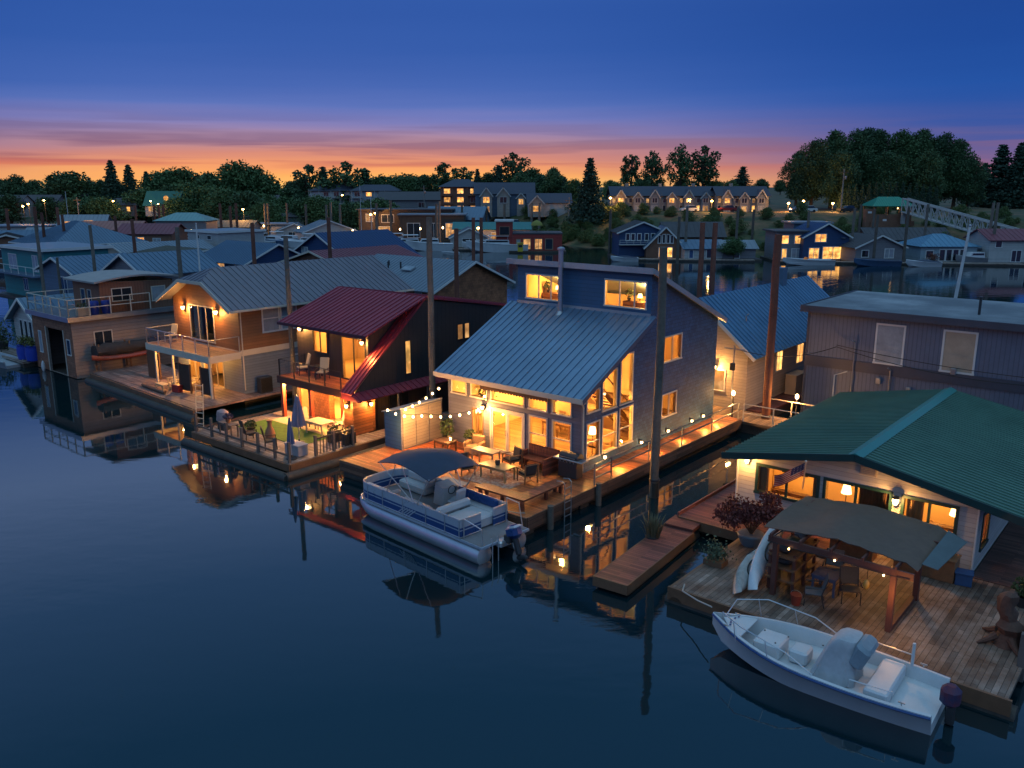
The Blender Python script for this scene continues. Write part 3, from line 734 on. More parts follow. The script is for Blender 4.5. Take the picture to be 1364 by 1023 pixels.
patio_chair('dark cushioned chair between the low table and the L-shaped bench', (-22.1,27.4,.8), -1.9)
patio_chair('dark cushioned chair half hidden behind the boat canopy', (-24.9,26.4,.8), 1.2)
table('patio_table', 'yellowish patio table in the middle of the red deck', 'table', (-23.4,26.9,.8), 1.5, .8, .62, mat('pale_tabletop', (.42,.27,.12), .35, var=.12))
table('counter_table', 'pale serving table standing by the patio door', 'table', (-24.9,27.8,.8), 1.35, .6, .8, mat('pale_counter', (.40,.30,.17), .4, var=.12))
t = MB().lathe([(.09,0),(.12,.12),(.10,.25)]).solo('lantern', DARK, 'small dark pot on the yellowish patio table', 'pot', (-23.4,26.9,1.422), smooth=True)
rg = mat('patterned_rug', (.32,.14,.09), .95, var=.5, scale=6, col2=(.42,.36,.28))
MB().cbox((0,0,.008),(2.6,1.9,.012)).solo('rug', rg, 'patterned rug under the patio table', 'rug', (-23.4,26.8,.802))
MB().cbox((0,0,.008),(1.4,1.0,.012)).solo('rug', mat('pale_mat', (.45,.36,.28), .95, var=.3, scale=5), 'pale mat on the deck beside the moored pontoon boat', 'rug', (-24.6,25.1,.802))
# grill
g = thing('barbecue_grill', 'black gas barbecue grill at the corner of the blue home', 'grill', (-21.0,29.05,.8), 0)
MB().cbox((0,0,.42),(1.0,.5,.72),bev=.02).build('cabinet', DARK, g)
MB().cbox((0,0,.86),(1.55,.55,.08),bev=.02).build('side_shelf', STEEL, g)
hd = MB().tube([(-.5,.05,.93),(.5,.05,.93)],.24,14).build('hood', DARK, g, True); MB().bar((-.4,-.24,.98),(.4,-.24,.98),.03).build('handle', STEEL, hd)
k = MB()
for i in range(5): k.tube([(-.36+.18*i,-.29,.80),(-.36+.18*i,-.26,.80)],.03,8)
k.build('control_knobs', STEEL, g, True)
# plants, planter and side table
def potted(label, p, ph, pr, fh, fr, pm, lm, seed, n=260, size=.13, name='potted_plant'):
    R = random.Random(seed); t = thing(name, label, 'potted plant', p)
    MB().lathe([(pr*.72,0),(pr,ph*.9),(pr*1.08,ph*.92),(pr*1.08,ph),(pr*.9,ph),(pr*.85,ph*.9)],n=14).build('pot', pm, t, True)
    st = MB()
    for i in range(7):
        a = R.uniform(0,6.28); st.tube([(0,0,ph*.9),(cos(a)*fr*.3,sin(a)*fr*.3,ph+fh*.4),(cos(a)*fr*.7,sin(a)*fr*.7,ph+fh*R.uniform(.6,.95))],[.018,.012,.005],5)
    st.build('stem', WOOD, t)
    pts = []
    while len(pts) < n:
        q = Vector((R.uniform(-1,1),R.uniform(-1,1),R.uniform(-1,1)))
        if .25 < q.length < 1: pts.append((q.x*fr, q.y*fr, ph+fh*.55+q.z*fh*.5))
    MB().leaves(pts, size, R).build('foliage', lm, t); return t
LEAFG = leafmat('patio_leaf', (.03,.06,.02), (.08,.10,.03))
TERRA = mat('terracotta', (.30,.13,.07), .8, var=.2)
potted('leafy plant in a clay pot in the deck corner by the lockers', (-28.6,29.1,.8), .4,.22,.9,.42, TERRA, LEAFG, 3)
potted('small plant in a clay pot next to the narrow timber window', (-27.2,29.2,.8), .45,.25,.55,.32, TERRA, LEAFG, 4)
w_ = thing('wicker_armchair', 'tan wicker armchair near the narrow timber window', 'armchair', (-26.6,28.9,.8), .2)
WK = mat('wicker', (.30,.18,.09), .8, var=.3, scale=8, bump=.4, grain=60)
MB().cbox((0,0,.22),(.8,.75,.40),bev=.06).build('base', WK, w_); MB().cbox((0,.33,.6),(.8,.16,.55),bev=.07).build('backrest', WK, w_)
for s in (-1,1): MB().cbox((s*.38,-.03,.48),(.15,.7,.3),bev=.06).build('armrest', WK, w_)
table('side_table', 'dark square side table in front of the beige lockers', 'table', (-28.0,28.3,.8), 1.0, .7, .55, mat('dark_brown_wood', (.06,.03,.02), .5))
t = thing('table_lamp', 'small lit lantern on the dark side table', 'lantern', (-27.7,28.35,1.352))
MB().cbox((0,0,.01),(.16,.16,.02)).cbox((0,0,.25),(.16,.16,.02)).bar((-.07,-.07,.02),(-.07,-.07,.24),.015).bar((.07,-.07,.02),(.07,-.07,.24),.015).bar((.07,.07,.02),(.07,.07,.24),.015).bar((-.07,.07,.02),(-.07,.07,.24),.015).build('frame', DARK, t)
MB().lathe([(.04,.02),(.04,.16)],n=8).build('candle', BULB, t); point_light('candle_light', t, (0,-.25,.25), 6)

# things on the walls and floors of the lit rooms
PIC = [mat('picture_dark', (.10,.06,.04), .6, var=.6, scale=5), mat('picture_red', (.30,.08,.04), .6, var=.6, scale=6), mat('picture_blue', (.08,.11,.16), .6, var=.6, scale=5)]
for k, (x, y, z, w_, h_, lb) in enumerate(((-27.9,36.44,2.2,.9,.7,'framed dark picture on the inner wall seen left through the patio door'),(-25.8,36.44,4.6,1.4,.9,'wide framed picture high on the inner wall of the tall room'),(-22.0,36.44,4.9,.8,1.1,'tall framed picture behind the upper corner windows'),(-21.6,36.44,2.4,.9,.7,'framed picture behind the lower corner windows'),(-27.6,38.84,8.3,.9,.6,'framed picture in the left upper bedroom'),(-22.0,38.84,8.3,.8,.6,'framed picture in the right upper bedroom'))):
    t = thing('picture_frame', lb, 'picture', (x,y,z)); MB().box(-w_/2-.05,w_/2+.05,-.03,0,-h_/2-.05,h_/2+.05).build('frame', DARK, t); MB().box(-w_/2,w_/2,-.04,-.031,-h_/2,h_/2).build('canvas', PIC[k % 3], t)
st_ = thing('staircase', 'brown open staircase climbing behind the tall side windows', 'staircase', (-21.9,0,0), absolute=True)
for k in range(13): MB().box(-22.6,-21.7,35.9-.27*k,36.2-.27*k,1.0+.22*k,1.05+.22*k).build('tread', WOOD, st_)
for x in (-22.62,-21.66): MB().bar((x,36.1,.95),(x,32.7,3.75),.05,.2).bar((x,36.1,1.9),(x,32.7,4.7),.05,.06).build('stringer', WOOD, st_)
for k, (x, y) in enumerate(((-25.4,33.9),(-23.0,34.6))):
    t = thing('pendant_lamp', ['pendant lamp over the timber dining table','pendant lamp over the kitchen end of the tall room'][k], 'lamp', (x,y,0)); MB().tube([(0,0,3.3),(0,0,5.6)],.012,5).build('cord', BLACK, t); MB().lathe([(.24,3.0),(.2,3.16),(.06,3.3)],n=12).build('shade', BULBSOFT, t, True)
for k, (x, y) in enumerate(((-28.4,37.4),(-23.0,37.2))):
    t = thing('bedroom_dresser', ['dark dresser under the left upper window','dark dresser under the right upper window'][k], 'dresser', (x,y,6.86)); MB().cbox((0,0,.4),(1.2,.45,.8),bev=.02).build('body', WOOD, t)
    for j in range(3): MB().cbox((0,-.235,.16+.25*j),(1.1,.02,.2)).build('drawer', WOOD, t)
    q = thing('bedside_lamp', ['small lit lamp on the left upper dresser','small lit lamp on the right upper dresser'][k], 'lamp', (x+.3,y,7.665)); MB().lathe([(.08,0),(.03,.05),(.02,.2)],n=8).build('foot', DARK, q, True); MB().lathe([(.14,.2),(.09,.4)],n=10).build('shade', BULBSOFT, q, True)
    potted(['leafy houseplant on the left upper dresser','leafy houseplant on the right upper dresser'][k], (x-.35,y,7.665), .14,.1,.45,.24, DARK, LEAFG, 80+k, 90, .12, 'houseplant')
potted('tall houseplant behind the leftmost top row window', (-28.5,32.0,.83), .4,.25,2.6,.5, DARK, LEAFG, 84, 260, .22, 'houseplant')
for k, (x, y) in enumerate(((-25.2,33.2),(-24.6,34.7),(-25.8,34.7))):
    t = thing('dining_chair', ['dining chair on the window side of the timber dining table','dining chair at the kitchen side of the dining table, right one','dining chair at the kitchen side of the dining table, left one'][k], 'chair', (x,y,.83), 0 if k else pi)
    MB().cbox((0,0,.45),(.44,.44,.04)).build('seat', WOOD, t); MB().cbox((0,.21,.75),(.42,.03,.5)).build('backrest', WOOD, t)
    for sx in (-.19,.19):
        for sy in (-.19,.19): MB().bar((sx,sy,0),(sx,sy,.43),.04).build('leg', WOOD, t)
MB().tube([(-20.35,23.9,.95),(-20.0,24.2,.86),(-19.8,24.4,.85)],.02,6).solo('mooring_line', mat('pale_rope', (.4,.38,.34), .9), 'pale mooring line from the pontoon boat stern to the red deck', 'rope', (-20.35,23.9,.95), absolute=True)
for k, x in enumerate((-25.5,-23.6,-21.6)):
    MB().loft([[(.12*sin(pi*u)**.6*cos(q),.12*sin(pi*u)**.6*sin(q),.7*u) for q in [2*pi*j/10 for j in range(10)]] for u in (.03,.1,.25,.5,.75,.9,.98)]).solo('boat_fender', mat('blue_fender', (.03,.06,.18), .4), ['blue fender near the bow between pontoon boat and deck','blue fender amidships between pontoon boat and deck','blue fender near the stern between pontoon boat and deck'][k], 'fender', (x,23.92,.15), smooth=True)
# ================= boats
HULLW = mat('white_gelcoat', (.58,.60,.62), .42, var=.10, spec=.4, scale=1.2)
VINYL = mat('pale_vinyl', (.46,.46,.48), .5, var=.10)
NAVY = mat('navy_panel', (.015,.06,.20), .3, var=.1)
PANELW = mat('pale_blue_panel', (.42,.47,.55), .3, .2, var=.06)
CANVAS = mat('navy_canvas', (.035,.05,.085), .85, var=.25, scale=2, bump=.2)
def pontoon():
    t = thing('pontoon_boat', 'silver and blue pontoon boat under a navy canopy moored at the red deck', 'boat', (-22.85,22.55,0), -.075)
    for s in (-1,1):
        pts = [(3.75,s*.92,.26),(3.7,s*.92,.26)] + [(3.4-.8*i,s*.92,.26) for i in range(8)] + [(-2.75,s*.92,.27),(-3.2,s*.92,.33),(-3.6,s*.92,.44),(-3.85,s*.92,.56)]
        rr = [.22,.37] + [.39]*8 + [.385,.32,.20,.06]
        MB().tube(pts, rr, 18).build('pontoon', ALU, t, True)
    pl = [(3.9,-1.25),(3.9,1.25),(-3.3,1.28),(-3.75,1.0),(-3.95,.5),(-4.0,0),(-3.95,-.5),(-3.75,-1.0),(-3.3,-1.28)]
    MB().prism([(x,y,.64) for x,y in pl],(0,0,.09)).build('platform', PANELW, t)
    MB().prism([(x*.985,y*.97,.732) for x,y in pl],(0,0,.006)).build('floor_carpet', mat('grey_marine_carpet', (.20,.19,.20), .95, var=.2), t)
    far = [(2.75,1.22),(-3.0,1.22)] + [(-3.0-.62*sin(a),.6+.62*cos(a)) for a in (.3,.6,.9,1.2,1.5)] + [(-3.66,-.1)]
    near = [(x,-y) for x,y in far[:-1]] ; path = [(2.75,.45)] + [(2.75,1.0)] + far + near[::-1] + [(2.75,-1.0),(2.75,-.2)]
    def band(z0, z1, m, th, name):
        rings = []
        for i, p in enumerate(path):
            a = Vector((*path[max(i-1,0)],0)); b = Vector((*path[min(i+1,len(path)-1)],0)); d = (b-a).normalized(); n = Vector((-d.y,d.x,0)); c = Vector((*p,0))
            rings.append([c+n*th+Vector((0,0,z0)), c+n*th+Vector((0,0,z1)), c-n*th+Vector((0,0,z1)), c-n*th+Vector((0,0,z0))])
        return MB().loft(rings).build(name, m, t)
    band(.80,1.02,NAVY,.022,'lower_panel'); band(1.021,1.06,PANELW,.026,'stripe'); band(1.061,1.14,NAVY,.022,'middle_panel'); band(1.141,1.43,PANELW,.022,'upper_panel')
    MB().tube([(x,y,1.46) for x,y in path],.025,6).build('top_rail', ALU, t, True)
    MB().tube([(x,y,.77) for x,y in path],.022,6).build('bottom_rail', ALU, t, True)
    for x in (-2.9,-1.9,-.6,.8,1.9,2.7):
        for s in (-1,1): MB().bar((x,s*1.245,.735),(x,s*1.245,1.46),.035).build('rail_post', ALU, t)
    st = MB()
    for k in range(5): st.prism([(-.9+.16*k,-1.262,.82),(-.82+.16*k,-1.262,.82),(-.42+.16*k,-1.262,1.12),(-.5+.16*k,-1.262,1.12)],(0,.012,0))
    st.build('graphic_slashes', PANELW, t)
    # lounges
    for s in (-1,1):
        sd = MB(); sd.cbox((-2.35,s*.88,.95),(1.7,.58,.36),bev=.06); sd = sd.build('bow_seat', VINYL, t)
        MB().cbox((-2.3,s*1.1,1.30),(1.6,.16,.36),bev=.06).build('backrest', VINYL, sd)
        MB().cbox((-1.5,s*.92,1.28),(.2,.5,.4),Matrix.Rotation(.25,3,'Y'),bev=.07).build('end_cushion', VINYL, sd)
    MB().cbox((2.05,-.25,.98),(1.25,1.7,.42),bev=.06).build('sun_pad', VINYL, t)
    MB().cbox((1.28,-.25,1.32),(.24,1.75,.34),Matrix.Rotation(-.2,3,'Y'),bev=.09).build('sun_pad_backrest', VINYL, t)
    MB().cbox((1.2,.95,.95),(2.4,.5,.36),bev=.06).build('side_lounge', VINYL, t)
    MB().cbox((1.2,1.12,1.32),(2.3,.15,.40),bev=.06).build('side_backrest', NAVY, t)
    cs = MB(); cs.prism([(-.75,.45,.74),(-.05,.45,.74),(-.15,.45,1.5),(-.6,.45,1.65)],(0,.7,0)); cs = cs.build('helm_console', VINYL, t)
    MB().tube([(.02+.0*cos(a),.8+.19*cos(a),1.42+.17*sin(a)) for a in [2*pi*i/14 for i in range(15)]],.018,6).build('steering_wheel', BLACK, cs, True)
    MB().poly((-.62,.5,1.66),(-.62,1.1,1.66),(-.8,1.05,1.95),(-.8,.55,1.95)).build('windscreen', GLASS, cs)
    ch = MB(); ch.cbox((.55,.55,1.12),(.55,.55,.16),bev=.06); ch.cbox((.82,.55,1.45),(.16,.52,.6),Matrix.Rotation(.15,3,'Y'),bev=.07); ch.lathe([(.16,0),(.05,.03),(.05,.32)],(.55,.55,.74),8); ch.build('helm_chair', VINYL, t)
    MB().cbox((-.2,-.75,.95),(1.1,.6,.4),bev=.08).build('near_lounge', VINYL, t)
    MB().cbox((-.2,-1.02,1.28),(1.1,.15,.34),bev=.07).build('near_backrest', VINYL, t)
    # canopy and its frame
    rings = []
    for i in range(13):
        u = i/12; x = -2.05+3.2*u; zc = 2.66+.20*sin(pi*u)-.10*abs(u-.5)
        rings.append([(x, y, zc+.16*(1-(y/1.3)**2)+.015*sin(9*y+5*u)) for y in [-1.32+2.64*k/10 for k in range(11)]])
    n = 11; c = MB(); vs = [p for r in rings for p in r] + [(p[0],p[1],p[2]-.03) for r in rings for p in r]; off = 13*n; fs = []
    for i in range(12):
        for k in range(n-1): a = i*n+k; fs.append([a,a+n,a+n+1,a+1]); fs.append([off+a,off+a+1,off+a+n+1,off+a+n])
    for i in range(12): fs.append([i*n,off+i*n,off+i*n+n,i*n+n]); fs.append([i*n+n-1,i*n+2*n-1,off+i*n+2*n-1,off+i*n+n-1])
    for k in range(n-1): fs.append([k,k+1,off+k+1,off+k]); a = 12*n+k; fs.append([a,off+a,off+a+1,a+1])
    fs = [f[::-1] for f in fs]
    c.add(vs, fs).build('canopy', CANVAS, t, True)
    for s in (-1,1):
        for a, b in (((.1,1.26,1.42),(-2.0,1.28,2.63)),((.1,1.26,1.42),(-.5,1.29,2.80)),((.3,1.26,1.42),(1.1,1.29,2.63)),((-1.6,1.25,1.45),(-.9,1.29,2.78))):
            MB().tube([(a[0],s*a[1],a[2]),(b[0],s*b[1],b[2])],.018,6).build('canopy_pole', ALU, t)
    # stern: gate rail, ladder, motor
    MB().tube([(2.8,-1.1,.74),(2.8,-1.1,1.5),(3.75,-1.1,1.35),(3.8,-1.1,.74)],.022,6).build('stern_rail', ALU, t, True)
    MB().tube([(2.8,1.1,.74),(2.85,1.1,1.75),(3.5,1.1,1.7),(3.7,1.1,.74)],.022,6).build('stern_rail', ALU, t, True)
    ob = MB(); R_ = Matrix.Rotation(-.35,3,'Y')
    ob.cbox((4.3,0,1.12),(.62,.46,.50),R_,bev=.13); ob = ob.build('outboard_motor', NAVY, t, True)
    MB().cbox((4.32,0,1.30),(.5,.40,.12),R_,bev=.05).build('cowl_top', PANELW, ob, True)
    MB().cbox((4.46,0,.62),(.24,.2,.75),R_,bev=.06).cbox((4.1,0,.80),(.3,.4,.3),bev=.03).build('leg', DARK, ob)
    MB().cbox((4.72,0,.22),(.55,.14,.16),R_,bev=.05).build('gearcase', DARK, ob)
    ax = MB(); ax.tube([(3.95,0,.9),(4.2,0,.95)],.05,6).cbox((3.9,0,.62),(.35,.9,.25),bev=.05); ax.build('motor_bracket', ALU, t)
    MB().tube([(3.9,-.75,.95),(3.95,-.75,.75),(3.95,-.75,-.1),(3.95,-.45,-.1),(3.95,-.45,.75),(3.9,-.45,.95)],.02,6).build('boarding_ladder', ALU, t, True)
    return t
pontoon()
def hull(Lh, B, fb, n=16, bowrise=.35, floor=.35, transom=.85, rim=.10, open_=True):
    """open boat hull, bow at -x; returns rings of the section outline"""
    rings = []
    for i in range(n+1):
        u = i/n; x = -Lh/2 + Lh*u
        b = B/2*min(1, (1-(1-min(1,u/.55))**2.3))*(1-(1-transom)*max(0,(u-.6)/.4)**2); b = max(b, .03)
        zg = fb + bowrise*(1-u)**2.2; zk = -.18 + (fb*.75+.25)*max(0,1-u/.16)**1.6; zc = max(zk+.02, -.02 + .5*fb*max(0,1-u/.45)**1.4)
        zf = min(zg-.06, max(floor, zk+.1)); ib = max(.012, b-rim)
        r = [(0,zk),(b*.72,zc),(b*.95,zg-.1),(b,zg-.05),(b,zg),(ib,zg+.01)] + ([(ib*.97,zg-.06),(ib*.9,zf),(0,zf)] if open_ else [(ib*.6,zg+.04),(ib*.3,zg+.05),(0,zg+.055)])
        rings.append([(x,y,z) for y,z in r] + [(x,-y,z) for y,z in r[-2:0:-1]])
    return rings
def whaler():
    t = thing('motor_boat', 'white open motor boat with covered console along the weathered deck', 'boat', (-7.15,21.75,0), .03); t.scale = (.85,1,.95)
    MB().loft(hull(7.4,2.55,.72,bowrise=.30,floor=.38)).build('hull', HULLW, t, True)
    m = MB(); r = hull(7.4,2.6,.72,bowrise=.30,floor=.38)
    for s in (4,): m.tube([(p[s][0],p[s][1]+.01,p[s][2]-.05) for p in r],.035,6); m.tube([(p[s][0],-p[s][1]-.01,p[s][2]-.05) for p in r],.035,6)
    m.build('rub_rail', NAVY, t, True)
    MB().prism([(-3.3,0,.94),(-2.75,-.55,.90),(-2.35,-.62,.88),(-2.35,.62,.88),(-2.75,.55,.90)],(0,0,.03)).build('bow_deck', HULLW, t)
    LET = mat('blue_lettering', (.03,.07,.2), .5)
    for j in range(5): MB().cbox((-3.02+.1*abs(j-2)*.6,-.3+.15*j,.975),(.06,.09,.004),rotz(.2)).build('registration_mark', LET, t)
    MB().cbox((-1.55,-.05,.62),(.9,.85,.46),bev=.05).build('forward_seat', HULLW, t)
    MB().cbox((-.55,-.0,.60),(.6,.6,.42),bev=.06).build('cooler_seat', HULLW, t)
    MB().cbox((2.1,0,.60),(.7,1.9,.4),bev=.05).build('thwart', HULLW, t)
    for s in (-1,1):
        MB().tube([(-3.3,s*.12,.95),(-3.1,s*.5,1.42),(-2.2,s*1.02,1.44),(-.6,s*1.2,1.22),(.3,s*1.22,.84)],.018,6).build('bow_rail', ALU, t, True)
        for x, y, z in ((-2.5,.9,1.44),(-1.3,1.13,1.32)): MB().tube([(x,s*y,z),(x+.12,s*y*1.03,.86)],.015,6).build('rail_post', ALU, t)
        MB().tube([(2.6,s*1.1,.82),(2.62,s*1.1,1.05),(1.4,s*1.17,1.05),(1.38,s*1.17,.82)],.018,6).build('grab_rail', ALU, t, True)
    # canvas cover over the centre console
    R = random.Random(5); rings = []; ph = [R.uniform(-.5,.5) for _ in range(48)]
    for z, a, b, cx, f in ((.40,.70,.66,.62,1.0),(.55,.66,.63,.64,.9),(.85,.58,.57,.68,.6),(1.15,.50,.52,.74,.35),(1.42,.43,.48,.82,.15),(1.60,.37,.45,.90,.05),(1.68,.30,.40,.95,.0),(1.71,.12,.2,.98,0)):
        rings.append([(cx+(a+.05*f*sin(9*q+2*sin(3*q)))*math.copysign(abs(cos(q))**.42,cos(q)), (b+.05*f*sin(8*q+ph[k]))*math.copysign(abs(sin(q))**.42,sin(q)), z+.015*f*sin(5*q)) for k, q in enumerate([2*pi*k/48 for k in range(48)])])
    MB().loft(rings).build('console_cover', mat('grey_canvas', (.40,.42,.45), .85, var=.15, scale=3, bump=.25, grain=8), t, True)
    MB().cbox((1.38,0,1.30),(.5,.95,.75),Matrix.Rotation(.45,3,'Y'),bev=.1).build('seat_cover', mat('blue_grey_canvas', (.22,.28,.33), .85, var=.15, scale=3, bump=.3, grain=8), t, True)
    ob = MB().cbox((3.95,0,.85),(.55,.48,.62),bev=.14).build('outboard_motor', mat('blue_red_cover', (.02,.03,.09), .7, col2=(.10,.025,.05), scale=3), t, True)
    MB().cbox((4.0,0,.35),(.25,.2,.7),bev=.05).build('leg', DARK, ob)
    MB().tube([(2.6,.95,.8),(2.6,.95,1.5)],.05,8).build('rod_post', HULLW, t, True)
    for x, y in ((-3.0,.42),(-3.0,-.42),(2.9,1.12),(2.9,-1.12)):
        MB().bar((x-.1,y,.86 if x > 0 else .98),(x+.1,y,.86 if x > 0 else .98),.03).bar((x,y,.78 if x > 0 else .90),(x,y,.86 if x > 0 else .98),.03).build('cleat', ALU, t)
    cl = MB()
    for x, y in ((-1.9,.2),(-1.3,-.3),(-1.1,.25),(.0,.4)): cl.lathe([(.03,0),(.03,.012)],(x,y,.856),8)
    cl.build('hatch_latches', DARK, t)
    return t
whaler()
def skiff(name, label, p, rot, Lh, B, fb, hm, parts=('cabin',), cat='boat', grp=None, world=False, cm=None, cv=None):
    t = (thing_w if world else thing)(name, label, cat, p, rot, grp)
    MB().loft(hull(Lh,B,fb,n=10,bowrise=fb*.5,floor=fb*.4,open_='open' in parts)).build('hull', hm, t, True)
    if 'cabin' in parts:
        x0, x1, b = -Lh*.22, Lh*.20, B*.34; z0 = fb+.02
        MB().prism([(x0,-b,z0),(x1,-b,z0),(x1-.1,-b,z0+.95),(x0+.55,-b,z0+.95)],(0,2*b,0)).build('cabin', HULLW, t)
        g = MB()
        for s in (-1,1): g.prism([(x0+.5,s*(b+.012),z0+.45),(x1-.2,s*(b+.012),z0+.45),(x1-.22,s*(b+.012),z0+.8),(x0+.72,s*(b+.012),z0+.8)],(0,.006*s,0))
        g.build('windows', DARKGLASS, t)
    if 'windscreen' in parts:
        MB().prism([(-.6,-B*.36,fb+.02),(-.55,-B*.36,fb+.02),(-.15,-B*.3,fb+.45),(-.2,-B*.3,fb+.45)],(0,B*.66,0)).build('windscreen', DARKGLASS, t)
    if 'cover' in parts:
        rings = []
        for i in range(9):
            u = i/8; x = -Lh*.36+Lh*.80*u; b = B*.49*min(1,.35+u*1.8); h = fb+.08+.28*sin(pi*min(1,u*1.1))
            rings.append([(x,b*cos(q),fb+.03+(h-fb)*sin(q)) for q in [pi*k/8 for k in range(9)]])
        MB().loft(rings,close=False,caps=False).build('canvas_cover', cv or CANVAS, t, True)
    if 'top' in parts:
        MB().cbox((.3,0,fb+1.75),(Lh*.34,B*.8,.07),bev=.02).build('hard_top', HULLW, t)
        for sx in (-1,1):
            for sy in (-1,1): MB().bar((.3+sx*Lh*.15,sy*B*.35,fb),(.3+sx*Lh*.15,sy*B*.36,fb+1.72),.04).build('top_post', ALU, t)
    if 'motor' in parts:
        MB().cbox((Lh/2+.2,0,fb+.15),(.4,.36,.55),bev=.08).build('outboard_motor', DARK, t, True)
    if 'mast' in parts:
        MB().tube([(-Lh*.08,0,fb),(-Lh*.08,0,fb+Lh*1.25)],[.08,.04],7).build('mast', HULLW, t)
        MB().tube([(-Lh*.08,0,fb+1.3),(Lh*.38,0,fb+1.25)],.09,7).build('boom', CANVAS, t)
    return t
# ================= dark floating home with the maroon roof
CHAR = mat('charcoal_batten', (.045,.038,.036), .6, var=.2, kind='batten', size=.32)
MAROON = mat('maroon_metal_roof', (.36,.055,.08), .42, .4, var=.16, scale=.6, bump=.14, grain=2.2)
CEDAR = mat('orange_cedar', (.38,.13,.04), .55, var=.25, kind='plank', size=.16, axis='x')
REDPAINT = mat('barn_red_paint', (.26,.05,.03), .5, var=.15)
def red_house():
    H = thing('floating_home', 'dark two-storey floating home with maroon metal roof and lit balcony', 'floating home', (-33.8,27.3,0), absolute=True)
    xl, xr, yf, yu, yb = -40.0, -33.8, 27.3, 29.2, 41.2; xi = -34.55
    w = MB()
    # lower front, set back a little under the balcony
    fo = [(.45,1.25,.72,2.55),(3.1,4.2,.72,2.5),(4.35,5.35,.72,2.5)]
    wall(w, (xl,yf+1.1), (xi,yf+1.1), .3, 2.75, 2.75, [(.35,1.25,.72,2.5),(3.0,3.95,.72,2.5),(4.1,5.2,.72,2.5)])
    wall(w, (xi,yf+1.1), (xi,yb), .3, 2.75, 2.75, [(2.2,3.6,1.0,2.4)])
    wall(w, (xi,yb), (xl-.8,yb), .3, 6.0, 6.0)
    wall(w, (xl-.8,yb), (xl-.8,yu), .3, 6.0, 6.0)
    # upper front and the wall behind the slanting wing
    wall(w, (xl-.8,yu), (xi,yu), 2.75, 5.95, 5.95, [(1.55,2.75,4.25,5.55),(4.1,6.0,3.06,5.35)])
    wall(w, (xi,yu), (xi,32.7), 2.75, 5.95, 7.2)
    # outer side wall with its slanting front edge
    w.mat(0).poly((xr,27.6,2.9),(xr,yb,2.9),(xr,yb,5.98),(xr,32.7,7.25),(xr,27.6,2.98))
    w.mat(1).poly((xr-.12,27.6,2.98),(xr-.12,32.7,7.25),(xr-.12,yb,5.98),(xr-.12,yb,2.9),(xr-.12,27.6,2.9))
    w.build('wall', [CHAR, PLASTER], H)
    m = MB(); m.box(xl-.6,xi-.2,yf+1.3,33.5,.5,.66); m.box(xl-.6,xi-.2,yu+.2,33.5,2.85,3.0); m.box(xl-.7,xi-.2,33.5,33.6,.6,7.0); m.build('interior_wall', PLASTER, H)
    roof(MB(), [(-41.3,28.3,5.84),(-33.65,28.3,5.84),(-33.65,32.7,7.46),(-41.3,32.7,7.46)], .1, .40).build('front_roof', MAROON, H)
    roof(MB(), [(-33.65,yb+.4,5.98),(-41.3,yb+.4,5.98),(-41.3,32.7,7.46),(-33.65,32.7,7.46)], .1, .40).build('rear_roof', MAROON, H)
    MB().bar((-41.3,28.26,5.76),(-33.65,28.26,5.76),.05,.16).build('fascia', mat('maroon_trim', (.08,.02,.03), .5), H)
    roof(MB(), [(xi-.05,27.2,2.92),(xr+.1,27.2,2.92),(xr+.1,32.75,7.44),(xi-.05,32.75,7.44)], .1, .28).build('slanting_wing_cap', MAROON, H)
    roof(MB(), [(xr+.65,27.25,2.60),(xr+.65,36.5,2.60),(xr-.0,36.5,2.92),(xr-.0,27.25,2.92)], .07, .4).build('skirt_roof', MAROON, H)
    MB().poly((xr+.64,27.24,2.56),(xr-.02,27.24,2.90),(xi,27.24,2.90),(xi,27.24,2.56)).build('skirt_end', MAROON, H)
    m = MB(); m.box(xi+.01,xr,yf+.1,yf+1.6,.62,2.58); m.build('cedar_closet', CEDAR, H)
    bl = MB(); bl.box(xl-.1,xr-.75,yf,yu-.005,2.86,3.0); bl.build('balcony_floor', DECKRED, H)
    MB().box(xl-.14,xr-.7,yf-.08,yf-.005,2.62,3.02).box(xl-.18,xl-.11,yf,yu,2.62,3.02).build('balcony_fascia', mat('dark_red_fascia', (.10,.04,.025), .5), H)
    railing(H, [(xl-.05,yu-.1,3.0),(xl-.05,yf+.06,3.0),(xi-.1,yf+.06,3.0)], .95, .05, 1.25, (1.0,), .03, m=DARK, glass=True, name='balcony_railing')
    for x in (xl+.05, xl+2.6): MB().box(x-.1,x+.1,yf+.05,yf+.25,.62,2.85).build('porch_post', REDPAINT, H)
    MB().box(-38.1,-36.6,yf+.75,yf+1.099,.62,2.6).build('stone_chimney_breast', mat('orange_brick', (.34,.11,.04), .8, var=.2, kind='shingle', size=.16), H)
    a, b = (xl,yf+1.1), (xi,yf+1.1)
    for o in [(.35,1.25,.72,2.5),(3.0,3.95,.72,2.5),(4.1,5.2,.72,2.5)]: window(H, a, b, *o, frame=REDPAINT, fw=.06)
    a, b = (xl-.8,yu), (xi,yu)
    window(H, a, b, 1.55,2.75,4.25,5.55, frame=DARK, mull=(.5,), fw=.05); window(H, a, b, 4.1,6.0,3.06,5.35, frame=DARK, mull=(.5,), fw=.06, name='balcony_door')
    a, b = (xr,27.6), (xr,yb)
    window(H, a, b, 3.6,3.95,3.35,5.15, frame=DARK, pane=WARM, fw=.04); window(H, a, b, 7.75,8.15,4.7,5.55, frame=DARK, pane=WARMDIM, fw=.04); window(H, a, b, 8.35,8.7,4.7,5.55, frame=DARK, pane=WARMDIM, fw=.04)
    window(H, (xi,yf+1.1), (xi,yb), 2.2,3.6,1.0,2.4, frame=DARK, pane=DARKGLASS)
